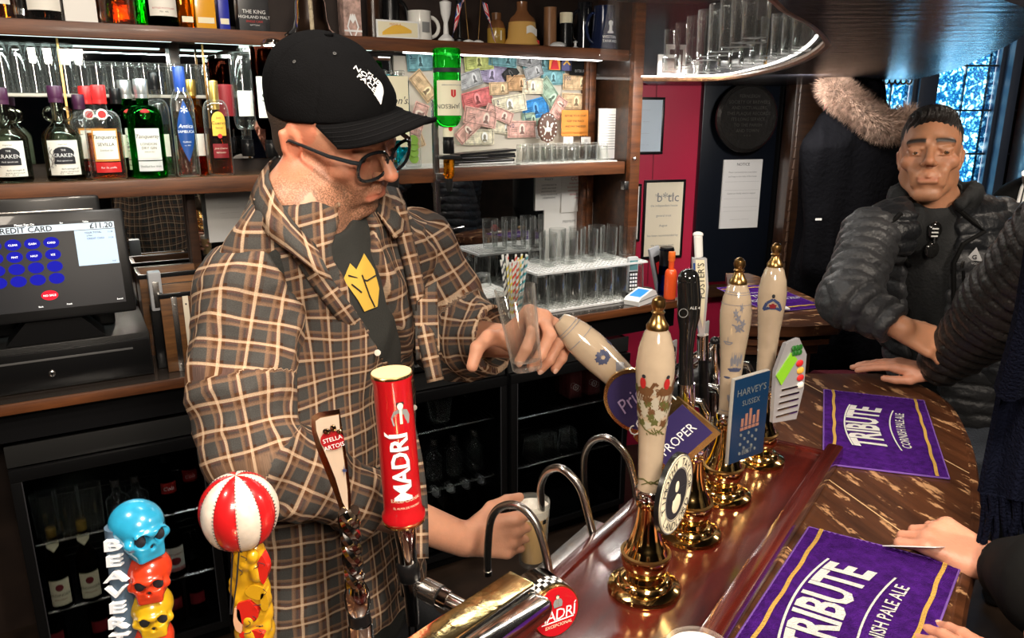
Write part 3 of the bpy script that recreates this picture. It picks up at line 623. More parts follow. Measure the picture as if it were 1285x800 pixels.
t = thing('patterned_box', 'pink and grey patterned box with white diamond right of bell', 'box', top(440, 2.67), RW); G().box(-.031, .031, -.031, .031, 0, .2, .002).obj('box_body', dm, t); dia(t)
stein('wooden_tankard', 'slim brown wooden tankard behind the framed card', 470, 2.74, .025, .16, DARKW)
stein('black_tankard', 'dark leather tankard behind the framed card', 492, 2.76, .033, .17, BLACKP, handle=1)
t = thing('framed_card', 'small white framed card with yellow picture leaning on the top shelf', 'card', top(500, 2.66), RW)
G().prism([(-.08, .002), (.08, .002), (.08, .062), (-.08, .062)], 0, .006, 'y').obj('frame', WHITEP, t); G().box(-.074, .074, -.001, 0, .008, .056).obj('card_print', LABC, t)
g = G().grid(lambda u, v: (-.06+.11*u, -.002, .012+.03*v*(.3+.7*math.sin(u*PI))+.01*u), 12, 2); g.obj('yellow_swoosh', M('yellow print', (.85, .50, .06), .6), t); G().text('MANILA', .012, front(-.0025, -.01, .044)).obj('lettering', LABO, t, ang=0)
def mugx(t): G().grid(lambda u, v: (.0465*math.sin(-.2+.7*u), -.0465*math.cos(-.2+.7*u), .03+.035*v), 6, 1).obj('picture_print', INKG, t)
stein('white_mug', 'white mug with a grey picture behind the framed card', 527, 2.72, .046, .105, M('white glaze', (.82, .80, .74), .15, coat=.5), handle=1, extra=mugx, cat='mug')
stein('glass_award', 'curved white ribbon shaped trophy left of the flags', 560, 2.70, .018, .14, WHITEP, prof=[(.03, 0), (.03, .012), (.010, .03), (.008, .07), (.018, .10), (.022, .14), (.001, .15)], cat='trophy')
stein('black_trophy', 'slim black and chrome pump clip trophy left of the flags', 577, 2.70, .012, .16, BLACKP, prof=[(.028, 0), (.028, .012), (.009, .02), (.009, .12), (.014, .15), (.001, .16)], cat='trophy')
# union flags
FR = M('flag red', (.62, .02, .03), .7); FB = M('flag blue', (.015, .05, .30), .7); FW = M('flag white', (.80, .78, .74), .7)
def flag(px, s, lab):
    t = thing('table_flag', lab, 'flag', top(px, 2.66), RW)
    G().lathe([(.022, 0), (.020, .006), (.004, .012), (.001, .012)], 20).obj('stand', WHITEP, t); G().tube([(0, 0, .01), (s*.02, 0, .22)], .0018, 6).obj('stick', BRASSD, t)
    def F(a0, a1, b0, b1, k):
        def fn(u, v):
            u = a0+(a1-a0)*u; v = b0+(b1-b0)*v
            return (s*(.015+.055*v*.5+.028*u), -.004-.0006*k+.007*math.sin(u*7+v*3), .15-.115*v*(.6+.5*u)-.02*u)
        return fn
    def D(p, q, wd, k):
        def fn(u, v):
            x = p[0]+(q[0]-p[0])*u; y = p[1]+(q[1]-p[1])*u+(v-.5)*wd
            return F(0, 1, 0, 1, k)(min(1, max(0, x)), min(1, max(0, y)))
        return fn
    G().grid(F(0, 1, 0, 1, 0), 12, 16).obj('flag_cloth', FB, t)
    for p, q in (((0, 0), (1, 1)), ((0, 1), (1, 0))): G().grid(D(p, q, .26, 1), 12, 2).obj('saltire', FW, t); G().grid(D(p, q, .10, 2), 12, 2).obj('saltire', FR, t)
    G().grid(F(0, 1, .36, .64, 3), 12, 4).obj('cross', FW, t); G().grid(F(.34, .66, 0, 1, 3), 4, 16).obj('cross', FW, t)
    G().grid(F(0, 1, .42, .58, 4), 12, 4).obj('cross', FR, t); G().grid(F(.41, .59, 0, 1, 4), 4, 16).obj('cross', FR, t)
flag(588, -1, 'small union flag drooping left on a white stand'); flag(600, 1, 'small union flag drooping right, beside the mustard jug')
MUST = M('mustard glaze', (.50, .30, .05), .2, coat=.5); TAN = M('tan glaze', (.72, .42, .12), .2, coat=.6); TANB = M('brown glaze', (.24, .10, .04), .25, coat=.5)
t = stein('mustard_jug', 'mustard stoneware jug between the flags and the bell decanter', 623, 2.74, .036, .12, MUST, prof=[(.034, 0), (.036, .006), (.036, .065), (.028, .085), (.018, .095), (.018, .12), (.001, .12)], cat='jug')
G().lathe([(.0365, .064), (.029, .086), (.019, .096), (.019, .121)], 24, cap=False).obj('brown_top', TANB, t); G().box(-.003, .003, -.038, -.036, .02, .055).obj('candle_print', LABC, t)
t = stein('bell_decanter', 'tan bell-shaped whisky decanter with white label on top shelf', 655, 2.69, .062, .2, TAN, prof=[(.068, 0), (.071, .004), (.068, .012), (.058, .03), (.053, .085), (.048, .10), (.03, .115), (.02, .13), (.02, .16), (.001, .16)], cat='decanter')
G().lathe([(.0535, .086), (.0485, .101), (.031, .116), (.021, .131), (.021, .161)], 32, cap=False).obj('brown_top', TANB, t)
G().grid(lambda u, v: (.0605*math.sin(-.25+.95*u), -.0605*math.cos(-.25+.95*u), .04+.026*v+.006*math.sin(u*5)), 8, 2).obj('white_label', LABW, t); G().box(.030, .046, -.058, -.045, .004, .02, .004).obj('red_bow', LABR, t)
stein('wooden_tankard', 'brown wooden staved tankard right of the bell decanter', 690, 2.76, .028, .16, M('brown leather', (.30, .14, .06), .4))
t = stein('pint_trophy', 'black beer glass ornament with a cream head', 710, 2.73, .026, .14, BLACKP, cat='ornament'); G().lathe([(.0262, .10), (.0265, .14)], 24, cap=False).obj('cream_head', LABC, t)
stein('shell_dish', 'small white patterned shell dish in front of black beer glass', 700, 2.645, .03, .02, WHITEP, prof=[(.030, 0), (.032, .006), (.024, .014), (.012, .018), (.001, .019)], cat='dish')
stein('black_jug', 'glossy black jug with loop handle left of the navy tankard', 733, 2.76, .035, .19, M('black glaze', (.012, .012, .016), .1, coat=.7), handle=-1, cat='jug')
stein('miniature_chair', 'tiny white metal ornament left of the navy tankard', 722, 2.67, .012, .03, WHITEP, prof=[(.014, 0), (.013, .004), (.005, .008), (.005, .02), (.010, .025), (.001, .03)], cat='ornament')
NAVY = M('navy glaze', (.012, .02, .06), .12, coat=.7)
def tank(t):
    for s, z in (('WESTERN', .043), ('TANKARD', .027)): G().text(s, .0150, bend(.0560-.0035*(z > .04)+.001, z, -.1)).obj('lettering', WHITEINK, t, ang=0)
    G().prism([(-.017, .062), (.009, .062), (.009, .068), (.003, .072), (.002, .09), (.006, .098), (.004, .108), (-.004, .112), (-.012, .108), (-.013, .098), (-.009, .09), (-.011, .072), (-.017, .068)], -.0535, -.049, 'y').obj('pawn_emblem', WHITEINK, t)
stein('navy_tankard', 'navy tankard with white chess pawn and lettering at shelf end', 757, 2.685, .058, .17, NAVY, prof=[(.058, 0), (.061, .005), (.059, .014), (.053, .03), (.046, .11), (.043, .17), (.038, .17), (.04, .02), (.001, .02)], handle=-1, extra=tank)
# ================================================================ glasses
def tumbler(name, label, loc, R0, R1, H, wall=.0022, base=.010, inv=False, cat='glass', group=None, mat=None, flute=0, parent=None, rim=False):
    P = [(R0*.93, 0), (R0, .002), (R0+(R1-R0)*.5, H*.5), (R1, H-.001), (R1-wall*.5, H), (R1-wall, H-.001), (R0-wall, base), (.001, base*.8)]
    if inv: P = [(r, H-z) for r, z in P]
    g = G().lathe(P, 24)
    if flute:
        v2 = []
        for p in g.v:
            a = math.atan2(p[1], p[0]); k = 1+flute*math.cos(a*8)*(1 if .15*H < p[2] < .8*H else 0); v2.append((p[0]*k, p[1]*k, p[2]))
        g.v = v2
    o = g.obj(name, mat or CLEAR, parent, loc, RW, label, cat, group); return o
def cpy(o, loc, label=None, group=None, rz=None):
    c = o.copy(); COL.objects.link(c); c.location = loc
    if label: c['label'] = label
    if group: c['group'] = group
    if rz is not None: c.rotation_euler = (0, 0, rz)
    return c
# row on the rear glass shelf
T0 = None; pxs = [8+19.5*i for i in range(16)]+[400, 430, 455, 478, 500]
for i, px in enumerate(pxs):
    big = px < 90; w_ = 2.8155
    loc = L(TT(px, 1.812, w_), w_, 1.8125)
    lab = ('%s straight tumbler from the left on the rear mirror shelf' % ordinal(i)) if px < 340 else ('%s tumbler on rear shelf counting right from behind the cap' % ordinal(i-16))
    tumbler('tumbler', lab, loc, .030 if big else .026, .036 if big else .030, .148 if big else .098, inv=True, group='tumblers on the rear mirror shelf')
# small tumblers on the ribbed mat
n = 0
base = tumbler('shot_tumbler', 'x', (0, 0, -5), .022, .025, .072, base=.012, inv=True, flute=.02)
for r_, w_ in ((0, 2.67), (1, 2.735)):
    for i in range(11 if r_ == 0 else 9):
        px = 646+12.4*i+(6 if r_ else 0); t_x = TT(655, 1.562, w_)+.057*i+(.028 if r_ else 0)
        if t_x > 2.02: continue
        lab = '%s small fluted glass from the left in the %s row on the lit ribbed mat' % (ordinal(i), ('front', 'back')[r_])
        loc = L(t_x, w_, 1.5625)
        if n == 0: base.location = loc; base['label'] = lab; base['group'] = 'small glasses on the ribbed mat'
        else: cpy(base, loc, lab)
        n += 1
# ---------------------------------------------------------------- banknotes and cards pinned up beside the measures
pan = thing('pinboard', 'pale panel behind the lit shelf on which banknotes are pinned', 'panel', L(0, 2.835, 1.56), RW)
G().box(1.12, 1.985, 0, .012, 0, .405).obj('board', M('pale board', (.55, .50, .42), .7), pan)
NC = {'green': (.30, .42, .32), 'teal': (.16, .36, .40), 'red': (.62, .16, .16), 'pink': (.72, .42, .36), 'cream': (.72, .66, .50), 'grey': (.36, .37, .38), 'brown': (.50, .30, .15), 'orange': (.78, .34, .08), 'blue': (.03, .22, .55), 'purple': (.32, .28, .42), 'lime': (.50, .55, .18), 'tan': (.62, .44, .26), 'dark': (.02, .02, .02), 'white': (.82, .80, .76)}
NW = {'green': 'grey-green', 'teal': 'teal', 'red': 'red', 'pink': 'pale pink', 'cream': 'cream', 'grey': 'grey', 'brown': 'brown', 'orange': 'orange', 'blue': 'bright blue', 'purple': 'purple-grey', 'lime': 'yellow-green', 'tan': 'tan', 'dark': 'black', 'white': 'white'}
def note(px, py, w_, h_, ang, c, num, k, where):
    z = PW(px, py, 2.83); off = .0022*(k % 6)
    t = thing('banknote', '%s banknote %s' % (NW[c], where), 'banknote', L(z[0], 2.832-off, z[2]), RW, 'banknotes pinned behind the shelf', rot=(0, 0, RW))
    t.rotation_mode = 'XYZ'; t.rotation_euler = (Matrix.Rotation(RW, 3, 'Z') @ Matrix.Rotation(-ang, 3, 'Y')).to_euler()
    col = NC[c]; d = tuple(x*.35 for x in col); l_ = tuple(min(.85, x*1.5+.08) for x in col)
    G().grid(lambda u, v: ((u-.5)*w_, -.003-.004*math.sin(u*PI+k)*0-.0012*math.sin(u*5+k), (v-.5)*h_), 8, 2, thick=(0, .0006, 0)).obj('paper', M('note '+c, col, .75, var=.35, vscale=60), t)
    md = M('note dark '+c, d, .8, var=.3, vscale=90); ml = M('note light '+c, l_, .8)
    f = -.0052
    for x0, x1, z0, z1 in ((-.46, .46, .40, .43), (-.46, .46, -.43, -.40), (-.46, -.44, -.4, .4), (.44, .46, -.4, .4)): G().box(x0*w_, x1*w_, f, f+.0004, z0*h_, z1*h_).obj('border_print', md, t)
    cx = (.18 if k % 2 else 0)*w_; e = [(cx+.10*w_*math.cos(a), .34*h_*math.sin(a)) for a in [2*PI*i/16 for i in range(16)]]
    G().prism(e, f-.0003, f, 'y').obj('medallion', ml, t)
    G().prism([(cx+.045*w_*math.cos(a), .02*h_+.17*h_*math.sin(a)) for a in [2*PI*i/12 for i in range(12)]]+[], f-.0006, f-.0003, 'y').obj('portrait', md, t)
    G().prism([(cx-.085*w_, -.29*h_), (cx+.085*w_, -.29*h_), (cx+.05*w_, -.12*h_), (cx-.05*w_, -.12*h_)], f-.0007, f-.0004, 'y').obj('portrait_bust', md, t)
    for q in range(3): G().box(-.36*w_, -.16*w_, f, f+.0003, (.08-.1*q)*h_, (.11-.1*q)*h_).obj('line_print', md, t)
    if num: G().text(num, h_*.36, front(f-.0003, -.34*w_, .10*h_)).obj('numeral', INKB, t, ang=0)
    return t
NOTES = [(527, 75, 'teal', '5', 5, 'at top left above the upside-down bottle'), (520, 110, 'tan', '', -35, 'left of the green bottle, steeply tilted'), (660, 80, 'lime', '', 8, 'at the top edge just right of the green bottle'), (703, 72, 'teal', '', 2, 'at the top edge above the twenty note'),
 (655, 102, 'grey', '1', -12, 'under the yellow-green note'), (728, 78, 'grey', '10', 0, 'at the top edge below the bell decanter'), (750, 75, 'teal', '', 0, 'at the top edge left of the orange card')]
NL = [  # px, py, width m, height m, angle, colour, numeral, where
 (527, 76, .11, .075, 4, 'teal', '5', 'left of the green whiskey bottle, showing a five'), (531, 108, .12, .06, -50, 'tan', '', 'steeply tilted left of the green whiskey bottle'),
 (600, 77, .13, .068, 6, 'lime', '', 'at top edge just right of the green bottle'), (630, 73, .13, .066, -4, 'teal', '', 'at the top edge above the twenty note'), (663, 74, .12, .066, -8, 'grey', '10', 'at the top edge with a ten'),
 (588, 100, .11, .062, 18, 'grey', '', 'under the yellow-green one beside the bottle neck'), (617, 93, .14, .07, -6, 'purple', '20', 'showing a twenty'), (674, 76, .14, .075, -3, 'teal', '', 'with a large portrait at the top'),
 (640, 92, .07, .05, 40, 'dark', '', 'folded at an angle right of the twenty'), (648, 104, .10, .062, 3, 'brown', '', 'right of the twenty, ochre'), (667, 108, .10, .062, 0, 'cream', '5', 'showing a five beside the brown one'),
 (668, 90, .09, .05, 20, 'grey', '', 'wedged above the cream five'), (694, 97, .12, .062, 2, 'teal', '', 'below the orange and blue cards'), (689, 117, .13, .07, -50, 'green', '', 'steeply tilted below the teal one'),
 (598, 124, .14, .07, 14, 'red', '', 'large and red beside the bottle'), (625, 111, .09, .05, 3, 'tan', '', 'under the twenty'), (638, 131, .16, .07, 9, 'cream', '2', 'with a green seal and central portrait, in the middle'),
 (601, 147, .15, .068, -10, 'pink', '', 'under the large red one'), (672, 136, .13, .08, 12, 'blue', '', 'bright blue patch right of the middle'), (630, 158, .13, .06, -8, 'cream', '', 'below the central portrait one'),
 (654, 162, .14, .068, 0, 'pink', '10', 'with a red head just left of the round plaque'), (600, 172, .14, .06, 0, 'cream', '', 'low down above the black wallets'), (586, 163, .12, .055, 40, 'pink', '', 'tilted and low beside the bottle neck'),
 (625, 143, .13, .05, -20, 'pink', '', 'half covered below the central one'), (669, 150, .11, .06, 4, 'green', '', 'below the bright blue patch'), (724, 103, .15, .066, 0, 'tan', '100', 'old brown one under the black card'),
 (722, 127, .15, .066, -2, 'tan', '', 'with a face, above the orange card'), (700, 135, .09, .06, 60, 'pink', '', 'standing on end left of the brown ones'), (683, 165, .10, .05, 5, 'white', '', 'behind the round plaque'), (523, 150, .13, .06, 70, 'pink', '', 'on end behind the lime jar'), (515, 180, .12, .06, 20, 'tan', '', 'low behind the lime jar')]
for k, (px, py, w_, h_, a, c, nu, wh) in enumerate(NL): note(px, py, w_, h_, math.radians(a), c, nu, k, wh)
def card(name, label, px, py, w_, h_, mat_, cat='card', w0=2.818, ang=0, lines=(), parent=None):
    z = PW(px, py, w0); t = thing(name, label, cat, L(z[0], w0, z[2]), RW)
    t.rotation_euler = (Matrix.Rotation(RW, 3, 'Z') @ Matrix.Rotation(math.radians(-ang), 3, 'Y')).to_euler()
    G().box(-w_/2, w_/2, -.0015, 0, -h_/2, h_/2).obj('sheet', mat_, t)
    for (s, size, x, zz, ink) in lines: G().text(s, size, front(-.0022, x, zz)).obj('lettering', ink, t, ang=0)
    return t
c_ = card('postcard', 'small orange postcard of a red-robed figure on banknote wall', 696, 76, .055, .075, M('orange print', (.85, .33, .04), .6))
G().ball((0, -.002, .012), (.010, .002, .012), 10).obj('figure_print', LABM, c_); G().prism([(-.022, -.035), (.022, -.035), (.010, .003), (-.010, .003)], -.003, -.0015, 'y').obj('figure_print', FR, c_)
c_ = card('postcard', 'small dark blue postcard with a yellow cross beside the orange one', 711, 77, .05, .075, M('blue print', (.08, .08, .22), .6))
for a in (.7, -.7): G().box(-.022, .022, -.003, -.0018, -.003, .003).obj('cross_print', LABY, c_).rotation_euler = (0, a, 0)
card('postcard', 'black card with faint lettering at right of the banknote wall', 729, 80, .12, .095, BLACKM, lines=[('BITBURG', .016, 0, -.035, INKG), ('* * *', .02, 0, .02, INKG)])
c_ = card('sign_card', 'orange wavy-edged notice right of the round plaque', 722, 153, .145, .100, M('orange card', (.80, .30, .05), .6), w0=2.80, lines=[('BEFORE YOUR COAT', .012, 0, .022, INK), ('KEEP THE PEACE', .012, 0, 0, INK), ('AND PAY THE PIPER', .012, 0, -.022, INK)])
for i in range(9): G().lathe([(.010, 0), (.010, .0015)], 10, T=Matrix.Rotation(PI/2, 3, 'X')).obj('scallop', MATS['orange card'], c_, loc=(-.064+.016*i, 0, -.050))
for i in range(2): card('ticket', ['small white ticket under the orange notice', 'white folded ticket right under the orange notice'][i], [713, 735][i], 176, .05, .03, PAPER, w0=2.79, lines=[('||||', .016, 0, -.006, INK)])
# round plaque
z = PW(687, 160, 2.77); t = thing('horse_plaque', 'round brown plaque with beaded rim and white horseman on shelf', 'plaque', L(z[0], 2.77, z[2]), RW)
e = [(.046*math.cos(a)*(1+.03*math.cos(a*12)), .060*math.sin(a)*(1+.03*math.cos(a*12))) for a in [2*PI*i/60 for i in range(60)]]
G().prism(e, -.006, .006, 'y').obj('plate', M('plaque brown', (.10, .035, .015), .35), t)
for i in range(18): a = 2*PI*i/18; G().ball((.039*math.cos(a), -.007, .052*math.sin(a)), .0038, 8).obj('pearl', WHITEP, t)
G().ball((0, -.0065, -.008), (.018, .003, .010), 12).ball((.016, -.007, .008), (.006, .003, .010), 10).ball((-.004, -.007, .014), (.006, .003, .014), 10).tube([(-.012, -.007, -.012), (-.020, -.007, -.030)], .003, 6).tube([(.010, -.007, -.012), (.014, -.007, -.032)], .003, 6).tube([(-.016, -.007, -.004), (-.026, -.007, .006)], .003, 6).tube([(.018, -.007, .014), (.024, -.007, .018)], .004, 6).obj('horseman_relief', LABW, t)
# booklet stack
z = PW(768, 152, 2.70); t = thing('booklet', 'white booklet with black side bar leaning at end of middle shelf', 'booklet', L(z[0], 2.70, 1.575), RW)
G().box(-.065, .055, 0, .012, -.01, .20, .001).obj('pages', PAPER, t); G().box(.028, .05, -.0012, 0, .055, .19).obj('black_bar', INK, t); G().box(.06, .064, -.02, .02, -.01, .20).obj('back_sheet', PAPER, t)
for k in range(14): G().box(-.055, .02, -.001, 0, .03+.011*k, .032+.011*k).obj('text_line', INKG, t)
# wallets
for i, (px, z0, ln, m_, lab) in enumerate(((606, 1.5635, .24, WHITEP, 'flat white pad under the black wallets'), (603, 1.572, .28, BLACKP, 'lower black bill wallet on the middle shelf'), (608, 1.586, .26, BLACKP, 'upper black bill wallet in the small pile on the shelf'))):
    w_ = 2.665; t = thing('bill_wallet', lab, 'wallet', L(TT(px, 1.57, w_), w_, z0), RW+.05*i); hh = .007 if i == 0 else .011
    G().box(-ln/2, ln/2, -.03, .04, 0, hh, .003).obj('cover', m_, t)
    if i: G().grid(lambda u, v: (-ln/2+ln*u, -.032+.076*v, hh+.001+.012*u), 6, 2, thick=(0, 0, .009)).obj('flap', m_, t)
    G().box(-ln/2+.01, ln/2-.01, -.031, -.029, hh*.4, hh*.55).obj('stitching', INKG, t)
# ---------------------------------------------------------------- notices on the mirror below
def notice(name, lab, x0, y0, x1, y1, mat_, rows, w0=2.845, head=None, frame=None):
    a = PW(x0, y0, w0); b = PW(x1, y1, w0); t = thing(name, lab, 'notice', L((a[0]+b[0])/2, w0, (a[2]+b[2])/2), RW); hw = abs(b[0]-a[0])/2; hh = abs(a[2]-b[2])/2
    G().box(-hw, hw, 0, .0015, -hh, hh).obj('sheet', mat_, t)
    if head: G().text(head[0], head[1], front(-.001, 0, hh-head[1]*1.3)).obj('heading', head[2], t, ang=0)
    for k, (s, ink) in enumerate(rows): G().text(s, hh*.11, front(-.001, 0, hh*(.45-.19*k))).obj('lettering', ink, t, ang=0)
    return t
notice('paper_notice', 'white policy notice below the middle shelf beside the CCTV sheet', 672, 222, 705, 262, PAPER, [('CUSTOMERS MUST BE', INK), ('SEATED AND ORDER', INK), ('FROM THE BAR ONLY', INK), ('THANK YOU FOR YOUR', INK), ('UNDERSTANDING', INK)], head=('POLICY', .013, INK))
notice('paper_notice', 'red lettered CCTV notice below the middle shelf', 705, 218, 741, 264, PAPER, [('IMAGES ARE BEING', INKR), ('RECORDED FOR YOUR', INKR), ('SAFETY AND FOR THE', INKR), ('PREVENTION OF', INKR), ('CRIME', INKR)], head=('CCTV', .024, INKR), w0=2.84)
notice('paper_notice', 'white list sheet with signature lines behind the crystal tumblers', 683, 258, 742, 335, PAPER, [(s, INKG) for s in ('PREMIUM', '__________', '__________', '__________', '__________')], w0=2.848)
notice('paper_notice', 'grey printed form hanging under shelf behind the barman', 256, 236, 320, 300, M('shaded paper', (.55, .55, .54), .8), [(s, INKG) for s in ('_____ ________', '___ _________', '______ ______', '_____ _______')], head=('Name of the Band', .012, INK), w0=2.80)
# ================================================================ worktop: trays of glasses, straws, phones
CZ = .982
def tray(lab, t0, t1, w0, w1, z, px=None, col=WHITEP):
    t = thing('draining_mat', lab, 'mat', L((t0+t1)/2, (w0+w1)/2, z), RW); hx = (t1-t0)/2; hy = (w1-w0)/2
    g = G(); g.box(-hx, hx, -hy, -hy+.006, 0, .008).box(-hx, hx, hy-.006, hy, 0, .008).box(-hx, -hx+.006, -hy, hy, 0, .008).box(hx-.006, hx, -hy, hy, 0, .008); g.obj('rim', col, t)
    for i in range(int(2*hx/.022)): G().box(-hx+.012+.022*i, -hx+.019+.022*i, -hy, hy, .001, .006).obj('slat', col, t)
    for i in range(int(2*hy/.022)): G().box(-hx, hx, -hy+.012+.022*i, -hy+.018+.022*i, .001, .0055).obj('slat', col, t)
    return t
def rows(lab, grp, t0, t1, n, ws, z, R0, R1, H, inv=True, flute=0, name='tumbler'):
    b = None
    for r_, w_ in enumerate(ws):
        for i in range(n):
            x = t0+(t1-t0)*i/(n-1); loc = L(x, w_, z)
            l = '%s glass from the left, %s row, %s' % (ordinal(i), ['front', 'second', 'third', 'rear'][r_], lab)
            if b is None: b = tumbler(name, l, loc, R0, R1, H, inv=inv, flute=flute, group=grp)
            else: cpy(b, loc, l)
ta, tb = TT(672, CZ, 2.60), TT(778, CZ, 2.60)
tray('white slatted mat on the worktop under the stacked tumblers', ta-.08, tb+.06, 2.47, 2.75, CZ)
rows('under the white tray', 'tumblers under the white tray', ta-.03, tb+.02, 7, (2.52, 2.60, 2.68), CZ+.009, .030, .036, .145, flute=.03)
tray('white slatted tray resting on the upturned tumblers', ta-.07, tb+.05, 2.48, 2.74, CZ+.155)
rows('standing on the upper white tray', 'cut glass tumblers on the upper tray', ta+.06, tb+.03, 5, (2.60, 2.69), CZ+.165, .034, .037, .135, inv=False, flute=.05, name='cut_tumbler')
tl, tr_ = TT(530, CZ, 2.58), TT(618, CZ, 2.58)
rows('under the small left tray', 'tumblers under the small left tray', tl, tr_, 5, (2.50, 2.59), CZ+.002, .030, .035, .095, flute=.03)
tray('white slatted tray on low tumblers left of straws', tl-.04, tr_+.03, 2.45, 2.66, CZ+.099)
rows('behind the straws on the left tray', 'short glasses on the left tray', tl+.02, tr_-.02, 4, (2.62,), CZ+.108, .028, .034, .05, name='short_glass')
# straws
sx = TT(645, CZ, 2.44); t = tumbler('straw_glass', 'pint tumbler filled with striped paper straws', L(sx, 2.44, CZ), .032, .040, .12)
SC = [M('straw yellow', (.85, .68, .05), .7), M('straw black', (.03, .03, .04), .7), M('straw teal', (.05, .35, .40), .7), M('straw red', (.75, .08, .04), .7), M('straw white', (.85, .84, .80), .7)]
for i in range(22):
    a = 2.4*i; r0 = .004+.018*math.sqrt(i/22); r1 = r0*2.3+.010; ln = .245+.014*math.sin(i*5)
    p0 = Vector((r0*math.cos(a), r0*math.sin(a), .012)); p1 = Vector((r1*math.cos(a), r1*math.sin(a)*.8, ln))
    s = thing('paper_straw', '%s striped paper straw in the bundle beside the tumblers' % ['yellow', 'black', 'teal', 'red'][i % 4], 'straw', L(sx, 2.44, CZ)+rotz(RW) @ p0, RW, 'striped straws in the glass')
    d = p1-p0; s.rotation_euler = (rotz(RW) @ d).to_track_quat('Z', 'Y').to_euler()
    G().lathe([(.0042, 0), (.0042, d.length), (.0034, d.length), (.0034, 0)], 8, cap=False).obj('tube', SC[4], s)
    vs = []; fs = []; m_ = 60
    for q in range(m_+1):
        an = q*.8; zz = d.length*q/m_*.95; vs += [(.0045*math.cos(an), .0045*math.sin(an), zz), (.0045*math.cos(an), .0045*math.sin(an), zz+.012)]
    for q in range(m_): fs.append((2*q, 2*q+2, 2*q+3, 2*q+1))
    G().add(vs, fs).obj('spiral_stripe', SC[i % 4], s, flip=False)
# cordless phone in cradle
px_ = TT(792, CZ, 2.50); t = thing('cordless_phone', 'silver cordless phone with keypad standing beside card reader', 'phone', L(px_, 2.50, CZ), RW-.25)
G().box(-.035, .035, -.03, .035, 0, .03, .01).obj('cradle', BLACKP, t)
g = G().box(-.024, .024, -.012, .012, .02, .185, .010); g.obj('handset', M('silver plastic', (.62, .64, .66), .3, .3), t)
G().box(-.018, .018, -.0135, -.0115, .128, .170, .002).obj('screen', M('phone screen', (.12, .28, .30), .2), t)
G().box(-.020, .020, -.0128, -.0112, .035, .122, .002).obj('keypad_panel', BLACKP, t)
for r_ in range(5):
    for c in range(3): G().box(-.016+.012*c, -.007+.012*c, -.0145, -.012, .040+.016*r_, .050+.016*r_, .001).obj('key', WHITEP, t)
px_ = TT(806, CZ, 2.42); t = thing('card_reader', 'white card reader with blue screen lying on the worktop', 'card reader', L(px_, 2.43, CZ), RW+.35)
G().prism([(-.075, 0), (.075, 0), (.078, .02), (.06, .045), (.035, .055), (-.065, .032), (-.078, .02)], -.036, .036, 'y').obj('body', WHITEP, t)
G().add([(-.055, -.028, .0348), (.02, -.028, .0521), (.02, .026, .0521), (-.055, .026, .0348)], [(0, 1, 2, 3)]).obj('blue_screen', M('reader screen', (.02, .20, .85), .3, emit=.5), t)
G().prism([(-.075, .018), (.077, .022), (.077, .026), (-.075, .022)], -.0368, -.0355, 'y').obj('groove', INKG, t); G().box(.045, .062, -.02, .02, .048, .056, .003).obj('paper_slot', BLACKP, t)
px_ = TT(822, CZ, 2.60); t = thing('upright_picture', 'grey tablet-like frame with red picture tilted by the post', 'frame', L(px_, 2.56, CZ), RW)
t.rotation_euler = (Matrix.Rotation(RW, 3, 'Z') @ Matrix.Rotation(-.28, 3, 'Y')).to_euler()
G().box(-.028, .028, -.01, .006, .0, .21, .004).obj('frame_body', M('grey plastic', (.35, .36, .38), .4), t); G().box(-.016, .016, -.012, -.009, .05, .17, .002).obj('picture', BLACKP, t); G().box(-.010, .008, -.0135, -.0115, .085, .14).obj('red_print', LABR, t)
px_ = TT(834, CZ, 2.50); t = bottle('sauce_bottle', 'black-capped bottle with blue lower half by the red wall', L(px_, 2.50, CZ), .031, .21, glassmat('blue liquid glass', (.04, .16, .55)), BLACKP, (), nk=.029, sh=.5, caph=.52, capr=1.05)
G().lathe([(.010, 0), (.010, .001)], 14, T=Matrix.Rotation(PI/2, 3, 'X')).obj('purple_badge', M('lilac print', (.45, .35, .6), .5), t, loc=(.008, -.031, .165))
# framed sheets and notices on red wall
def onred(name, lab, x0, y0, x1, y1, fr, sheet, rows_, head=None, Y=None, cat='picture', off=.012, tilt=0):
    # wall plane: through (.72, 3.85) turned by RR
    nx, ny = -math.sin(RR), math.cos(RR)
    def hit(px, py):
        r = ray(px, py); d0 = nx*.72+ny*3.85-.012; s = d0/(nx*r.x+ny*r.y); p = Vector((0, 0, CH))+r*s; return ((p.x-.72)*math.cos(RR)+(p.y-3.85)*math.sin(RR), p.z)
    a = hit(x0, y0); b = hit(x1, y1); cx, cz = (a[0]+b[0])/2, (a[1]+b[1])/2; hw, hh = abs(b[0]-a[0])/2, abs(b[1]-a[1])/2
    t = thing(name, lab, cat, (.72+cx*math.cos(RR), 3.85+cx*math.sin(RR), cz), RR)
    y = -off
    if fr:
        f = .012
        G().box(-hw-f, hw+f, y, 0, hh, hh+f, .002).box(-hw-f, hw+f, y, 0, -hh-f, -hh, .002).box(-hw-f, -hw, y, 0, -hh, hh, .002).box(hw, hw+f, y, 0, -hh, hh, .002).obj('frame', fr, t)
    G().box(-hw, hw, y+.004, -.001, -hh, hh).obj('sheet', sheet, t)
    if head: G().text(head[0], head[1], front(y+.003, head[3] if len(head) > 3 else 0, hh-head[1]*1.5)).obj('heading', head[2], t, ang=0)
    n_ = len(rows_)
    for k, s in enumerate(rows_): G().text(s, min(hh*.085, hw*1.8/(len(s)*.5+.1)), front(y+.003, 0, hh*(.62-1.35*k/max(1, n_-1)))).obj('lettering', INKG, t, ang=0)
    return t, hw, hh
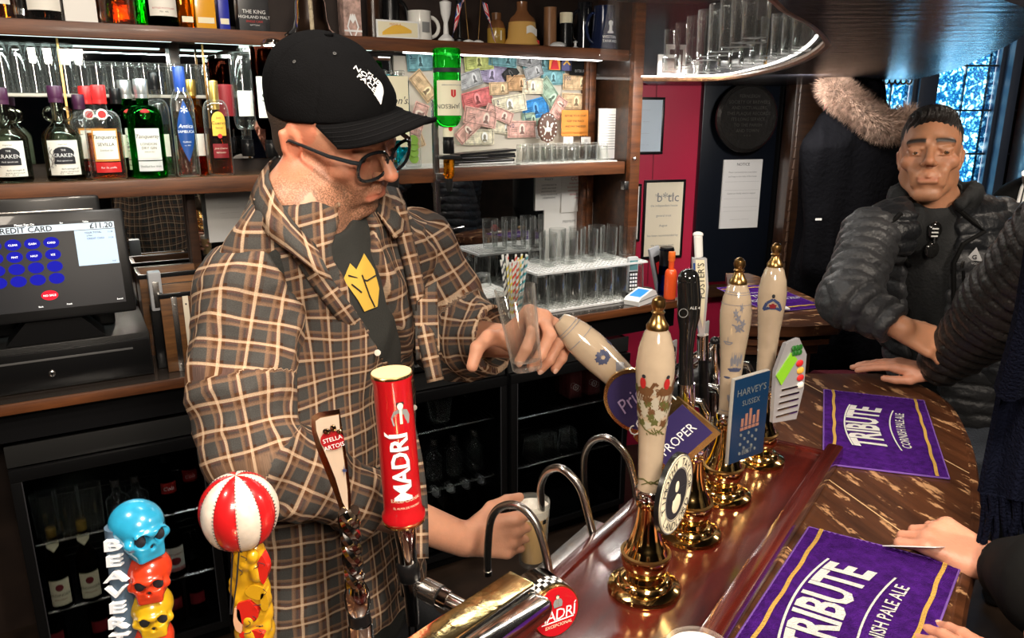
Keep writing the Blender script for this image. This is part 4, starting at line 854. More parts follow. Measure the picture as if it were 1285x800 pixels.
t, hw, hh = onred('framed_certificate', 'black framed certificate under glass, upper one on red wall', 792, 125, 829, 190, BLACKP, M('reflection-blue paper', (.62, .72, .82), .3, coat=.8), ('________', '_______', '________', '____  ___'))  # blue of the window's reflection put into the sheet colour
onred('framed_certificate', 'narrow black framed white sheet half behind end post', 785, 234, 800, 300, BLACKP, PAPER, ('____', '___'))
onred('framed_certificate', 'framed cream award sheet lower on the red wall', 812, 229, 853, 320, BLACKP, CREAMP, ('This is to certify', 'the independent house', 'general trust', 'August', 'has been recommended by', 'the inspection team'), head=('b*tlc', .065, INKG, .02))
onred('alarm_box', 'small white plastic switch box high on the red wall', 797, 46, 811, 76, None, WHITEP, ('-',), off=.04, cat='switch box')
# black board with plaque and notice
bx = thing('black_board', 'tall black painted door panel beside the red wall', 'panel', (.72+.24*math.cos(RR), 3.85+.24*math.sin(RR), 0), RR)
G().box(-.02, .40, -.035, -.001, .9, 2.3, .004).obj('panel', M('blue black panel', (.004, .006, .011), .35), bx); G().box(.41, .46, -.05, -.001, .9, 2.3, .004).obj('panel_stile', BLACKP, bx); G().box(-.02, .46, -.05, -.001, .82, .88, .004).obj('rail', DARKW, bx)
c = PY(936, 148, 3.84); t = thing('round_plaque', 'round dark embossed plaque on the black panel', 'plaque', c, RR)
RT = Matrix.Rotation(PI/2, 3, 'X')
PLQ = M('dark bronze plaque', (.035, .032, .030), .3, .6, bump=.3, bscale=60)
G().lathe([(.165, 0), (.165, .015), (.150, .028), (.146, .022), (.001, .020)], 48, T=RT).obj('disc', PLQ, t)
for k, s in enumerate(('FERNLEIGH', 'SOCIETY OF BREWERS', 'AND VICTUALLERS', 'THIS PLAQUE RECORDS', 'ITS LONG SERVICE', 'TO THE PARISH', 'AND TOWN', '* * *')): G().text(s, .022, front(-.0235, 0, .095-.027*k)).obj('embossed_lettering', M('plaque highlight', (.12, .11, .10), .3, .6), t, ang=0)
t, hw, hh = onred('paper_notice', 'long white printed notice on the black panel', 905, 200, 946, 284, None, M('notice paper', (.75, .73, .72), .8), ('Please read carefully the notes below', 'and keep to the rules of the house', '______________________________', '', '______________________________', 'Guests are kindly asked to respect', '______________________________', '', '______________________________', '______________________________', '', '________ ______'), head=('NOTICE', .02, INK), off=.048, cat='notice')
# glasses, pictures on the gantry shelf
def P3(px, py, z): p = PZ(px, py, z); return p
n = 0
pts = []
for i in range(13):
    u = i/12; px = 850+(1022-850)*u; py = 101-36*u**1.15; p = PZ(px, py, GZ+.013); pts.append((p, u))
for i, (p, u) in enumerate(pts):
    H = .165+(.095-.165)*u; R = .030-.004*u
    tumbler('highball_glass', '%s highball glass from the left on the gantry shelf edge' % ordinal(i), (p.x-.04, p.y-.02, GZ+.0128), R*.85, R, H, group='highball glasses on the gantry shelf')
for i in range(8):
    u = i/8; p = PZ(870+(1010-870)*u, 92-42*u, GZ+.013)
    tumbler('highball_glass', '%s highball glass from the left in second row on gantry shelf' % ordinal(i), (p.x-.09, p.y-.03, GZ+.0128), .027, .030, .15-.05*u, group='highball glasses on the gantry shelf')
for px, py, w_, h_, lab, m_ in ((842, 88, .09, .13, 'small white framed photo standing on the gantry shelf', PAPER), (836, 100, .10, .085, 'lower white framed photo of people on the gantry shelf', PAPER), (824, 90, .05, .15, 'amber carton at the left end of the gantry shelf', M('amber gloss box', (.80, .38, .03), .2))):
    p = PZ(px, 101, GZ+.013); o = thing('standing_photo', lab, 'photo', (p.x-.06+(.02 if py == 88 else 0), p.y-.36+(.08 if py == 88 else 0)+(.12 if py == 90 else 0), GZ+.0128), .3)
    G().box(-w_/2, w_/2, 0, .008, 0, h_, .001).obj('mount', m_, o); G().box(-w_/3, w_/3, -.001, 0, h_*.15, h_*.85).obj('picture', M('sepia print', (.06, .04, .03), .5, var=.7, vscale=40), o)
# ================================================================ till and boxes on the worktop
t = thing('cash_box', 'black cash drawer with round lock under the till screen', 'cash drawer', L(.15, 2.45, .981), RW)
G().box(-.50, 0, .012, .38, 0, .135, .004).obj('case', M('black metal case', (.012, .012, .012), .4, bump=.1, bscale=200), t)
G().box(-.495, -.004, 0, .012, .010, .118, .003).obj('drawer_front', BLACKP, t)
G().box(-.40, -.05, -.003, .001, .090, .096, .001).obj('drawer_slot', M('slot grey', (.10, .10, .10), .4), t)
G().lathe([(.009, 0), (.009, .004), (.006, .005), (.006, .003)], 20, T=RT).obj('lock', STEEL, t, loc=(-.265, 0, .050)); G().box(-.2665, -.2635, -.006, -.002, .045, .055).obj('keyhole', BLACK, t)
t = thing('till_screen', 'black touchscreen till showing blue round buttons and the price', 'till', L(.125, 2.44, 1.118), RW)
sg = Matrix.Rotation(-.21, 3, 'X')
SB = G().box(-.42, 0, 0, .03, .07, .375, .008, T=sg); SB.obj('bezel', BLACKP, t)
SCR = Matrix.Rotation(-.21, 3, 'X')
def scr(x, y): return SCR @ Vector((x, -.0012, y))
def sbox(g, x0, x1, z0, z1, d=-.001): return g.add([SCR @ Vector(p) for p in ((x0, d, z0), (x1, d, z0), (x1, d, z1), (x0, d, z1))], [(0, 1, 2, 3)])
so = sbox(G(), -.395, -.025, .10, .345, -.0006).obj('screen', M('lit dark screen', (.012, .012, .014), .3, emit=.5, spec=.15), t, flip=False)
WS = M('lit white', (.62, .72, .80), .6, emit=.45, spec=.1); WS2 = M('lit paper', (.50, .66, .80), .6, emit=.45, spec=.1); BB = M('lit blue', (.002, .003, .26), .5, emit=.8, spec=.1); RD = M('lit red', (.7, .01, .03), .5, emit=.5, spec=.1); WSI = M('lit white ink', (.9, .9, .9), .4, emit=.9)
sbox(G(), -.392, -.028, .318, .337, -.0014).obj('title_bar', WS, so, flip=False)
sbox(G(), -.132, -.028, .215, .3165, -.0014).obj('receipt_pane', WS2, so, flip=False)
def stx(s, size, x, z, m_, al='CENTER'): G().text(s, size, lambda a, b: SCR @ Vector((x+a, -.0024, z+b)), align=al, bold=.012).obj('screen_lettering', m_, so, ang=0)
stx('CREDIT CARD', .022, -.385+.13, .320, INK, 'CENTER'); stx('£11.20', .022, -.032, .3205, INK, 'RIGHT'); stx('Please Sign On', .008, -.250, .339, WSI); stx('Bar', .006, -.16, .339, WSI); stx('Tables', .006, -.10, .339, WSI)
stx('YOUR TOTAL', .007, -.085, .306, INK); stx('11.20', .006, -.04, .306, INK); stx('2 Pint', .006, -.095, .298, INK); stx('CREDIT CARD', .007, -.080, .289, LABB); stx('11.20', .006, -.04, .289, LABB); stx('13:27', .005, -.04, .221, INK)
for r_ in range(4):
    for c in range(4):
        x = -.330+.046*c; z = .288-.034*r_; o = G().add([SCR @ Vector((x+.0195*math.cos(a), -.0018, z+.0155*math.sin(a))) for a in [2*PI*k/24 for k in range(24)]], [tuple(range(24))]).obj('round_button', BB, so, flip=False)
        if r_ < 2 and c > 0: stx([['', 'CLEAR', 'CASH', 'CARD'], ['', 'PINT', 'HALF', 'ICE']][r_][c], .0075, x, z-.003, WSI)
G().add([SCR @ Vector((-.215+.021*math.cos(a), -.0018, .140+.014*math.sin(a))) for a in [2*PI*k/24 for k in range(24)]], [tuple(range(24))]).obj('red_button', RD, so, flip=False); stx('NO SALE', .008, -.215, .137, WSI)
stx('Back', .006, -.24, .108, WSI); stx('Finish', .006, -.17, .108, WSI); stx('Search', .006, -.04, .108, WSI)
G().prism([(-.34, 0), (-.09, 0), (-.12, .035), (-.17, .09), (-.26, .09), (-.31, .035)], .03, .14, 'y').obj('stand', BLACKP, t)
t = thing('till_printer', 'low black box behind the top of the till screen', 'printer', L(.07, 2.60, 1.118), RW); G().box(-.40, 0, 0, .14, 0, .40, .01).obj('case', BLACKP, t); G().box(-.38, -.02, -.004, 0, .355, .362, .001).obj('slot', STEEL, t)
t = thing('card_swipe', 'small grey upright card device right of the till screen', 'card reader', L(.185, 2.50, .981), RW)
G().box(-.02, .02, .0, .05, 0, .20, .004).obj('stand', BLACKP, t); G().box(-.018, .018, -.02, .02, .19, .31, .005).obj('head', M('grey plastic', (.35, .36, .38), .4), t); G().box(-.009, .009, -.022, -.019, .20, .28, .001).obj('slot_plate', STEEL, t)
# wooden caddies
def caddy(lab, px, w_, wd, dp, h, strip):
    x = TT(px, CZ, w_); t = thing('wooden_caddy', lab, 'box', L(x, w_, .981), RW)
    WDM = wood('caddy wood', (.05, .02, .008), (.30, .13, .04), .4, .3) if 'caddy wood' not in MATS else MATS['caddy wood']
    G().box(0, wd, 0, .010, 0, h, .001).obj('front_board', WDM, t); G().box(0, wd, dp-.01, dp, 0, h, .001).obj('back_board', WDM, t)
    G().box(0, .010, .01, dp-.01, 0, h, .001).obj('side_board', BLACK if strip else WDM, t); G().box(wd-.01, wd, .01, dp-.01, 0, h, .001).obj('side_board', WDM, t); G().box(.01, wd-.01, .01, dp-.01, 0, .01).obj('base', BLACK, t)
    G().box(-.003, wd+.003, -.003, .006, h-.012, h+.002, .001).box(-.003, wd+.003, dp-.006, dp+.003, h-.012, h+.002, .001).box(-.003, .006, 0, dp, h-.012, h+.002, .001).obj('top_rim', BLACKP, t)
    if strip:
        for i, x_ in enumerate((.03, .062)):
            G().box(x_, x_+.016, -.0035, 0, 0, h-.01, .0005).obj('metal_strip', STEEL if i == 0 else CREAMP, t)
            for z in (.02, h-.035): G().ball((x_+.008, -.0035, z), .0035, 8).obj('rivet', STEEL, t)
    return t
caddy('larger wooden caddy with black rim behind the small one', 187, 2.66, .22, .15, .27, False)
caddy('small wooden caddy with riveted metal strip beside the barman', 212, 2.45, .17, .16, .245, True)
# ================================================================ fridges under the worktop
def fridge(lab, x0, x1, wf, door_lab=None, shelves=(.30, .52), zt_=.83, hinge=1):
    t = thing('bottle_fridge', lab, 'fridge', L(x0, wf, 0), RW); W = x1-x0
    G().box(0, .02, .03, .44, .05, zt_).box(W-.02, W, .03, .44, .05, zt_).box(.02, W-.02, .42, .44, .05, zt_).box(.02, W-.02, .03, .42, .05, .08).obj('cabinet', BLACK, t)
    G().box(0, W, .03, .44, zt_-.03, zt_).obj('cabinet_top', BLACKP, t); G().box(0, W, .02, .03, zt_-.06, zt_+.005, .002).obj('top_trim', M('trim grey', (.03, .03, .03), .3, .3), t)
    G().box(0, W, .04, .44, 0, .05).obj('plinth', BLACKM, t)
    d = G(); f = .028; d.box(.002, W-.002, 0, .02, zt_-.10, zt_-.062, .003).box(.002, W-.002, 0, .02, .055, .055+f, .003).box(.002, .002+f, 0, .02, .055+f, zt_-.10, .003).box(W-.002-f, W-.002, 0, .02, .055+f, zt_-.10, .003)
    dd = d.obj('door_frame', BLACKP, t); G().box(f, W-f, .008, .012, .055+f, zt_-.10).obj('door_glass', glassmat('fridge glass', (.80, .83, .84), 0, 1.1), dd)
    [G().box(a_, a_+.003, -.002, 0, .055+f, zt_-.10).obj('door_seal', M('seal grey', (.04, .04, .045), .3), dd) for a_ in (f+.001, W-f-.004)]
    for z in shelves:
        s = G(); s.tube([(.03, .06, z), (W-.03, .06, z)], .003, 6).tube([(.03, .40, z), (W-.03, .40, z)], .003, 6)
        n_ = int(W/.02)
        for i in range(n_): s.tube([(.03+i*(W-.06)/(n_-1), .06, z+.003), (.03+i*(W-.06)/(n_-1), .40, z+.003)], .0014, 4)
        s.obj('wire_shelf', STEEL, t)
    return t
WF = 2.42
f1 = fridge('black bottle fridge under the till with two wire shelves', TT(6, .8, WF), TT(262, .8, WF), WF, shelves=(.255, .49))
f2 = fridge('black glass door fridge behind the barman hip', .30, .86, WF, shelves=(.25, .52))
f3 = fridge('black glass door fridge right of the barman', 0.875, TT(637, .6, WF), WF, shelves=(.33, .58))
f4 = fridge('black glass door fridge behind the lower half pint', TT(641, .6, WF), TT(790, .6, WF), WF, shelves=(.33, .55))
BRG = glassmat('dark brown bottle glass', (.16, .06, .02))
def fb_(name, lab, px, zs, w_, R, H, gl, cap, lbs, n_=1): return bottle(name, lab, L(TT(px, zs, w_), w_, zs+.005), R, H, gl, cap, lbs, nk=.012, sh=.52, caph=.06, style='slope')
EL = [dict(w=.058, z=(.018, .105), m=LABC, txt=[('ERDINGER', .0125, .050, INK), ('Weissbier', .009, .036, LABM, 0, .3)], k=.034), dict(w=.022, z=(.068, .092), m=LABM, k=.0345, name='crest', shape=ELL)]
e1 = fb_('beer_bottle', 'wheat beer bottle with cream label, left in the fridge', 80, .255, 2.50, .033, .27, BRG, GLDC, EL)
e2 = fb_('beer_bottle', 'wheat beer bottle with cream label, second from fridge left', 117, .255, 2.50, .033, .27, BRG, GLDC, EL)
for e in (e1, e2): G().prism([(-.018, .232), (.018, .232), (.016, .215), (0, .195), (-.016, .215)], -.019, -.0165, 'y').obj('neck_label', LABC, e)
fb_('beer_bottle', 'brown bottle with wide cream and red label behind the yellow skull', 222, .255, 2.50, .034, .27, BRG, BLACKP, [dict(w=.064, z=(.03, .115), m=LABW, txt=[('KOPPARBERG', .010, .088, LABM)]), dict(w=.064, z=(.03, .042), m=LABR, name='lower_label'), dict(w=.034, z=(.052, .08), m=LABM, shape=ELL, name='crest', off=.0014)])
for px, lb, c in ((152, 'clear swing-top jar, leftmost on upper fridge shelf', CLEAR), (176, 'clear swing-top jar, middle of upper fridge shelf', CLEAR)): fb_('glass_jar', lb, px, .49, 2.50, .034, .15, c, STEEL, [dict(w=.05, z=(.04, .08), m=LABK, txt=[('O-O', .02, .05, LABG)])])
for px, lb in ((215, 'cola bottle with red label on the upper fridge shelf'), (241, 'smaller view cola bottle at the right of the upper fridge shelf')): fb_('cola_bottle', lb, px, .49, 2.50 if px == 215 else 2.56, .028, .20, BRG, BLACKP, [dict(w=.05, z=(.075, .11), m=M('dull cola red', (.30, .01, .01), .4), txt=[('Cola', .018, .085, WHITEINK, 0, .3)])])
for px, lb in ((62, 'plain tall tumbler at far left of upper fridge shelf'), (90, 'round clear jar second on the upper fridge shelf'), (118, 'clear jar third on upper fridge shelf')): tumbler('tumbler', lb, L(TT(px, .49, 2.52), 2.52, .497), .032, .036, .14)
for px, lb in ((75, 'lower shelf dark bottle, first from the left'), (130, 'lower shelf dark bottle, second from the left'), (195, 'lower shelf dark bottle behind the red skull'), (222, 'lower shelf dark bottle, fourth from the left'), (250, 'lower shelf dark bottle at the right')):
    fb_('beer_bottle', lb, px, .081, 2.50, .031, .245, BRG, BLACKP, [dict(w=.05, z=(.06, .10), m=LABM)])
i = 0
for px in (548, 566, 585, 604, 622): fb_('small_bottle', '%s bottle with pale cap low in the fridge right of barman' % ordinal(i), px, .085, 2.56, .028, .20, BRG, M('pale cap', (.5, .5, .5), .4), [], 1); i += 1
i = 0
for px in (545, 570, 596): fb_('water_bottle', '%s clear bottle on the lower shelf of fridge right of barman' % ordinal(i), px, .335, 2.56, .030, .17, CLEAR, STEEL, []); i += 1
tumbler('glass_jug', 'round clear jar on top shelf of fridge right of barman', L(TT(552, .585, 2.54), 2.54, .59), .035, .05, .10)
i = 0
for px in (668, 688, 712): tumbler('wine_glass', '%s upturned wide glass in the far fridge' % ordinal(i), L(TT(px, .335, 2.54), 2.54, .34), .036, .044, .085, inv=True); i += 1
for px, z_, lb in ((722, .56, 'dull red carton in the far fridge with round emblem'), (745, .56, 'second dull red carton in the far fridge')):
    t = thing('drinks_carton', lb, 'carton', L(TT(px, z_, 2.54), 2.54, z_), RW); G().box(-.033, .033, 0, .08, 0, .16, .003).obj('carton_body', M('dull red card', (.10, .015, .015), .6), t); G().lathe([(.014, 0), (.014, .001), (.011, .001), (.011, 0)], 20, T=RT, cap=False).obj('round_emblem', LABG, t, loc=(0, -.001, .05)); G().text('A', .016, front(-.0015, 0, .044)).obj('lettering', LABG, t, ang=0)
t = thing('fridge_sign', 'black header strip above the fridge doors with grey lettering', 'sign', L(TT(548, .87, 2.41), 2.415, .87), RW); G().box(-.12, .5, .004, .012, -.02, .04, .002).obj('strip', BLACKP, t); G().text('Husky Green', .022, front(.002, -.04, 0)).obj('lettering', INKG, t, ang=0)
# sink ledge and duckboard on floor, barman's side
t = thing('drip_sink', 'dark steel sink top under the pump deck on the barman side', 'sink', (0, 0, .78), RB)
G().box(.2, 1.5, .56, .60, -.02, 0, .002).box(.2, 1.5, .76, .80, -.02, 0, .002).box(.2, .24, .60, .76, -.02, 0).box(1.46, 1.5, .60, .76, -.02, 0).obj('rim', STEEL, t); G().box(.22, 1.48, .58, .78, -.14, -.13).obj('basin', M('sink dark steel', (.15, .15, .15), .4, .9), t)
G().box(.24, .28, .62, .66, -.78, -.14).box(1.42, 1.46, .62, .66, -.78, -.14).obj('support', BLACK, t)
# ================================================================ smooth implicit bodies meshed with surface nets
class SDF:
    """prims: (op, k, fn, lo, hi); evaluated on a grid, each only near itself"""
    def __init__(s): s.p = []
    def _add(s, op, k, fn, lo, hi): s.p.append((op, k, fn, np.minimum(lo, hi), np.maximum(lo, hi))); return s
    def cap(s, a, b, ra, rb=None, k=.01, op='+', flat=None):
        """tapered limb from a to b; flat=(axis, factor) squashes the section along an axis"""
        a = np.array(a, float); b = np.array(b, float); rb = ra if rb is None else rb; R = max(ra, rb)
        ab = b-a; L2 = max(1e-12, ab.dot(ab)); fa = None
        if flat: fa = np.array(flat[0], float); fa /= np.linalg.norm(fa); ff = flat[1]
        def fn(X, Y, Z):
            px, py, pz = X-a[0], Y-a[1], Z-a[2]
            t = np.clip((px*ab[0]+py*ab[1]+pz*ab[2])/L2, 0, 1)
            dx, dy, dz = px-ab[0]*t, py-ab[1]*t, pz-ab[2]*t
            if fa is not None:
                q = (dx*fa[0]+dy*fa[1]+dz*fa[2]); m = 1/ff-1; dx = dx+fa[0]*q*m; dy = dy+fa[1]*q*m; dz = dz+fa[2]*q*m
                return (np.sqrt(dx*dx+dy*dy+dz*dz)-(ra+(rb-ra)*t))*(ff if ff < 1 else 1)
            return np.sqrt(dx*dx+dy*dy+dz*dz)-(ra+(rb-ra)*t)
        Rr = R*(max(1, flat[1]) if flat else 1)
        return s._add(op, k, fn, np.minimum(a, b)-Rr, np.maximum(a, b)+Rr)
    def ell(s, c, r, k=.01, op='+', M_=None):
        """ellipsoid; M_ 3x3 numpy rotation, columns are its axes"""
        c = np.array(c, float); r = np.array(r if isinstance(r, (tuple, list, np.ndarray)) else (r, r, r), float)
        A = np.eye(3) if M_ is None else np.array(M_)
        def fn(X, Y, Z):
            x, y, z = X-c[0], Y-c[1], Z-c[2]
            u = [(x*A[0, i]+y*A[1, i]+z*A[2, i]) for i in range(3)]
            k0 = np.sqrt((u[0]/r[0])**2+(u[1]/r[1])**2+(u[2]/r[2])**2); k1 = np.sqrt((u[0]/r[0]**2)**2+(u[1]/r[1]**2)**2+(u[2]/r[2]**2)**2)
            return k0*(k0-1)/np.maximum(k1, 1e-6)
        ext = np.sqrt(((A*r)**2).sum(1)); return s._add(op, k, fn, c-ext, c+ext)
    def box(s, c, h, rd=.004, k=.01, op='+', M_=None):
        c = np.array(c, float); h = np.array(h, float); A = np.eye(3) if M_ is None else np.array(M_)
        def fn(X, Y, Z):
            x, y, z = X-c[0], Y-c[1], Z-c[2]
            q = [np.abs(x*A[0, i]+y*A[1, i]+z*A[2, i])-h[i]+rd for i in range(3)]
            return np.sqrt(sum(np.maximum(v, 0)**2 for v in q))+np.minimum(np.maximum(np.maximum(q[0], q[1]), q[2]), 0)-rd
        ext = (np.abs(A)*h).sum(1); return s._add(op, k, fn, c-ext, c+ext)
    def mesh(s, h, disp=None):
        adds = [p for p in s.p if p[0] == '+']
        lo = np.min([p[3] for p in adds], 0)-3*h; hi = np.max([p[4] for p in adds], 0)+3*h
        n = np.ceil((hi-lo)/h).astype(int)+1
        F = np.full(n, .05, np.float32)
        ax = [(lo[i]+h*np.arange(n[i])).astype(np.float32) for i in range(3)]
        for op, k, fn, a, b in s.p:
            pad = k+3*h
            i0 = np.maximum(0, np.floor((a-pad-lo)/h).astype(int)); i1 = np.minimum(n, np.ceil((b+pad-lo)/h).astype(int)+1)
            if (i1 <= i0).any(): continue
            sl = tuple(slice(i0[i], i1[i]) for i in range(3))
            X = ax[0][sl[0]][:, None, None]; Y = ax[1][sl[1]][None, :, None]; Z = ax[2][sl[2]][None, None, :]
            d = fn(X, Y, Z).astype(np.float32); f = F[sl]
            if op == '-': d = -d; hh = np.clip(.5-.5*(f-d)/k, 0, 1); F[sl] = f+(d-f)*hh+k*hh*(1-hh)
            else: hh = np.clip(.5+.5*(d-f)/k, 0, 1); F[sl] = d+(f-d)*hh-k*hh*(1-hh)
        return nets(F, lo, h)
def nets(F, lo, h):
    S_ = F < 0
    c = S_[:-1, :-1, :-1].astype(np.int8)
    for a, b, d in ((1, 0, 0), (0, 1, 0), (0, 0, 1), (1, 1, 0), (1, 0, 1), (0, 1, 1), (1, 1, 1)):
        c = c+S_[a:F.shape[0]-1+a, b:F.shape[1]-1+b, d:F.shape[2]-1+d]
    cells = np.argwhere((c > 0) & (c < 8)); idx = -np.ones(c.shape, np.int32); idx[tuple(cells.T)] = np.arange(len(cells))
    P = np.zeros((len(cells), 3)); W = np.zeros(len(cells))
    co = [(0, 0, 0), (1, 0, 0), (0, 1, 0), (0, 0, 1), (1, 1, 0), (1, 0, 1), (0, 1, 1), (1, 1, 1)]
    V = {q: F[cells[:, 0]+q[0], cells[:, 1]+q[1], cells[:, 2]+q[2]].astype(float) for q in co}
    for i in range(8):
        for j in range(i+1, 8):
            if sum(abs(co[i][m]-co[j][m]) for m in range(3)) != 1: continue
            a, b = V[co[i]], V[co[j]]; m = (a < 0) != (b < 0)
            t = np.where(m, a/np.where(m, a-b, 1), 0)
            for q in range(3): P[:, q] += np.where(m, co[i][q]+(co[j][q]-co[i][q])*t, 0)
            W += m
    P = lo+(cells+P/W[:, None])*h
    Q = []
    for axis in range(3):
        sl0 = [slice(None)]*3; sl1 = [slice(None)]*3; sl0[axis] = slice(0, -1); sl1[axis] = slice(1, None)
        a = S_[tuple(sl0)]; b = S_[tuple(sl1)]
        e = np.argwhere(a != b); o1, o2 = [(1, 2), (2, 0), (0, 1)][axis]
        e = e[(e[:, o1] > 0) & (e[:, o2] > 0) & (e[:, o1] < c.shape[o1]) & (e[:, o2] < c.shape[o2])]
        sg = a[tuple(e.T)]
        def at(d1, d2): q = e.copy(); q[:, o1] -= d1; q[:, o2] -= d2; return idx[tuple(q.T)]
        q = np.stack([at(1, 1), at(0, 1), at(0, 0), at(1, 0)], 1)
        q[~sg] = q[~sg][:, ::-1]; Q.append(q)
    return P, np.concatenate(Q)
def relax(P, Q, it=1, lam=.5):
    for _ in range(it):
        A = np.zeros_like(P); n = np.zeros(len(P))
        for i in range(4):
            j = (i+1) % 4
            np.add.at(A, Q[:, i], P[Q[:, j]]); np.add.at(A, Q[:, j], P[Q[:, i]]); np.add.at(n, Q[:, i], 1); np.add.at(n, Q[:, j], 1)
        P = P+(A/np.maximum(n, 1)[:, None]-P)*lam
    return P
def npmesh(name, P, Q, mat, parent=None, uv=None, attr=None, smooth=True):
    me = bpy.data.meshes.new(name); me.vertices.add(len(P)); me.vertices.foreach_set('co', np.asarray(P, np.float32).ravel())
    me.loops.add(Q.size); me.loops.foreach_set('vertex_index', Q.astype(np.int32).ravel())
    me.polygons.add(len(Q)); me.polygons.foreach_set('loop_start', (np.arange(len(Q))*4).astype(np.int32)); me.polygons.foreach_set('loop_total', np.full(len(Q), 4, np.int32))
    me.update(calc_edges=True)
    if smooth: me.shade_smooth()
    if uv is not None:
        a = me.attributes.new('cloth', 'FLOAT_VECTOR', 'POINT'); a.data.foreach_set('vector', np.asarray(uv, np.float32).ravel())
    for k, v in (attr or {}).items():
        a = me.attributes.new(k, 'FLOAT', 'POINT'); a.data.foreach_set('value', np.asarray(v, np.float32).ravel())
    me.materials.append(mat); o = bpy.data.objects.new(name, me); COL.objects.link(o)
    if parent: o.parent = parent
    return o
def normals(P, Q):
    a = P[Q[:, 2]]-P[Q[:, 0]]; b = P[Q[:, 3]]-P[Q[:, 1]]; fn = np.cross(a, b); N_ = np.zeros_like(P)
    for i in range(4): np.add.at(N_, Q[:, i], fn)
    return N_/np.maximum(np.linalg.norm(N_, axis=1), 1e-9)[:, None]
def vnoise(P, sc, seed=0):
    """smooth value noise"""
    r = np.random.RandomState(seed); T = r.rand(32, 32, 32)*2-1
    p = P*sc+seed*7.3; i = np.floor(p).astype(int); f = p-i; f = f*f*(3-2*f); out = 0
    for a in (0, 1):
        for b in (0, 1):
            for c in (0, 1):
                w_ = (f[:, 0] if a else 1-f[:, 0])*(f[:, 1] if b else 1-f[:, 1])*(f[:, 2] if c else 1-f[:, 2])
                out = out+w_*T[(i[:, 0]+a) % 32, (i[:, 1]+b) % 32, (i[:, 2]+c) % 32]
    return out
# ================================================================ hand pumps
CERC = M('cream crackle ceramic', (.46, .36, .255), .12, coat=.8, var=.08, vscale=30); DBLUE = M('dark delft blue', (.06, .07, .13), .3)
DGREY = M('delft grey', (.20, .20, .23), .3); HRED = M('hunting red', (.40, .02, .02), .3); HBR = M('horse brown', (.13, .06, .025), .3); HGR = M('hound grey', (.42, .38, .30), .3); HGN = M('turf green', (.10, .10, .03), .3)
HP = [(.0165, 0), (.0175, .003), (.0160, .010), (.0168, .03), (.0180, .07), (.0205, .11), (.0240, .145), (.0262, .172), (.0262, .19), (.0235, .212), (.0175, .232), (.0120, .240)]
def hrad(z):
    for (r0, z0), (r1, z1) in zip(HP[:-1], HP[1:]):
        if z0 <= z <= z1: return r0+(r1-r0)*(z-z0)/(z1-z0)
    return HP[-1][0]
def wrap(off=.0006, a0=0): return lambda x, z: ((hrad(z)+off)*math.sin(x/.024+a0), -(hrad(z)+off)*math.cos(x/.024+a0), z)
def blob(cx, cz, rx, rz_, a0=0, off=.0006, n=14, jag=0, ph=0):
    g = G(); w_ = wrap(off, a0); vs = [w_(cx, cz)]
    for k in (.5, 1):
        for i in range(n): a = 2*PI*i/n; j = 1+jag*math.sin(a*5+ph)*(k == 1); vs.append(w_(cx+rx*k*j*math.cos(a), cz+rz_*k*j*math.sin(a)))
    fs = [(0, 1+i, 1+(i+1) % n) for i in range(n)]+[(1+i, 1+n+i, 1+n+(i+1) % n, 1+(i+1) % n) for i in range(n)]
    return g.add(vs, fs)
def stroke(g, pts, wd, a0=0, off=.0008):
    w_ = wrap(off, a0)
    for (x0, z0), (x1, z1) in zip(pts[:-1], pts[1:]):
        d = math.hypot(x1-x0, z1-z0) or 1; nx, nz = -(z1-z0)/d*wd/2, (x1-x0)/d*wd/2; m = max(1, int(d/.006))
        for q in range(m):
            a, b = q/m, (q+1)/m; g.add([w_(x0+(x1-x0)*a+nx, z0+(z1-z0)*a+nz), w_(x0+(x1-x0)*a-nx, z0+(z1-z0)*a-nz), w_(x0+(x1-x0)*b-nx, z0+(z1-z0)*b-nz), w_(x0+(x1-x0)*b+nx, z0+(z1-z0)*b+nz)], [(0, 1, 2, 3)])
    return g
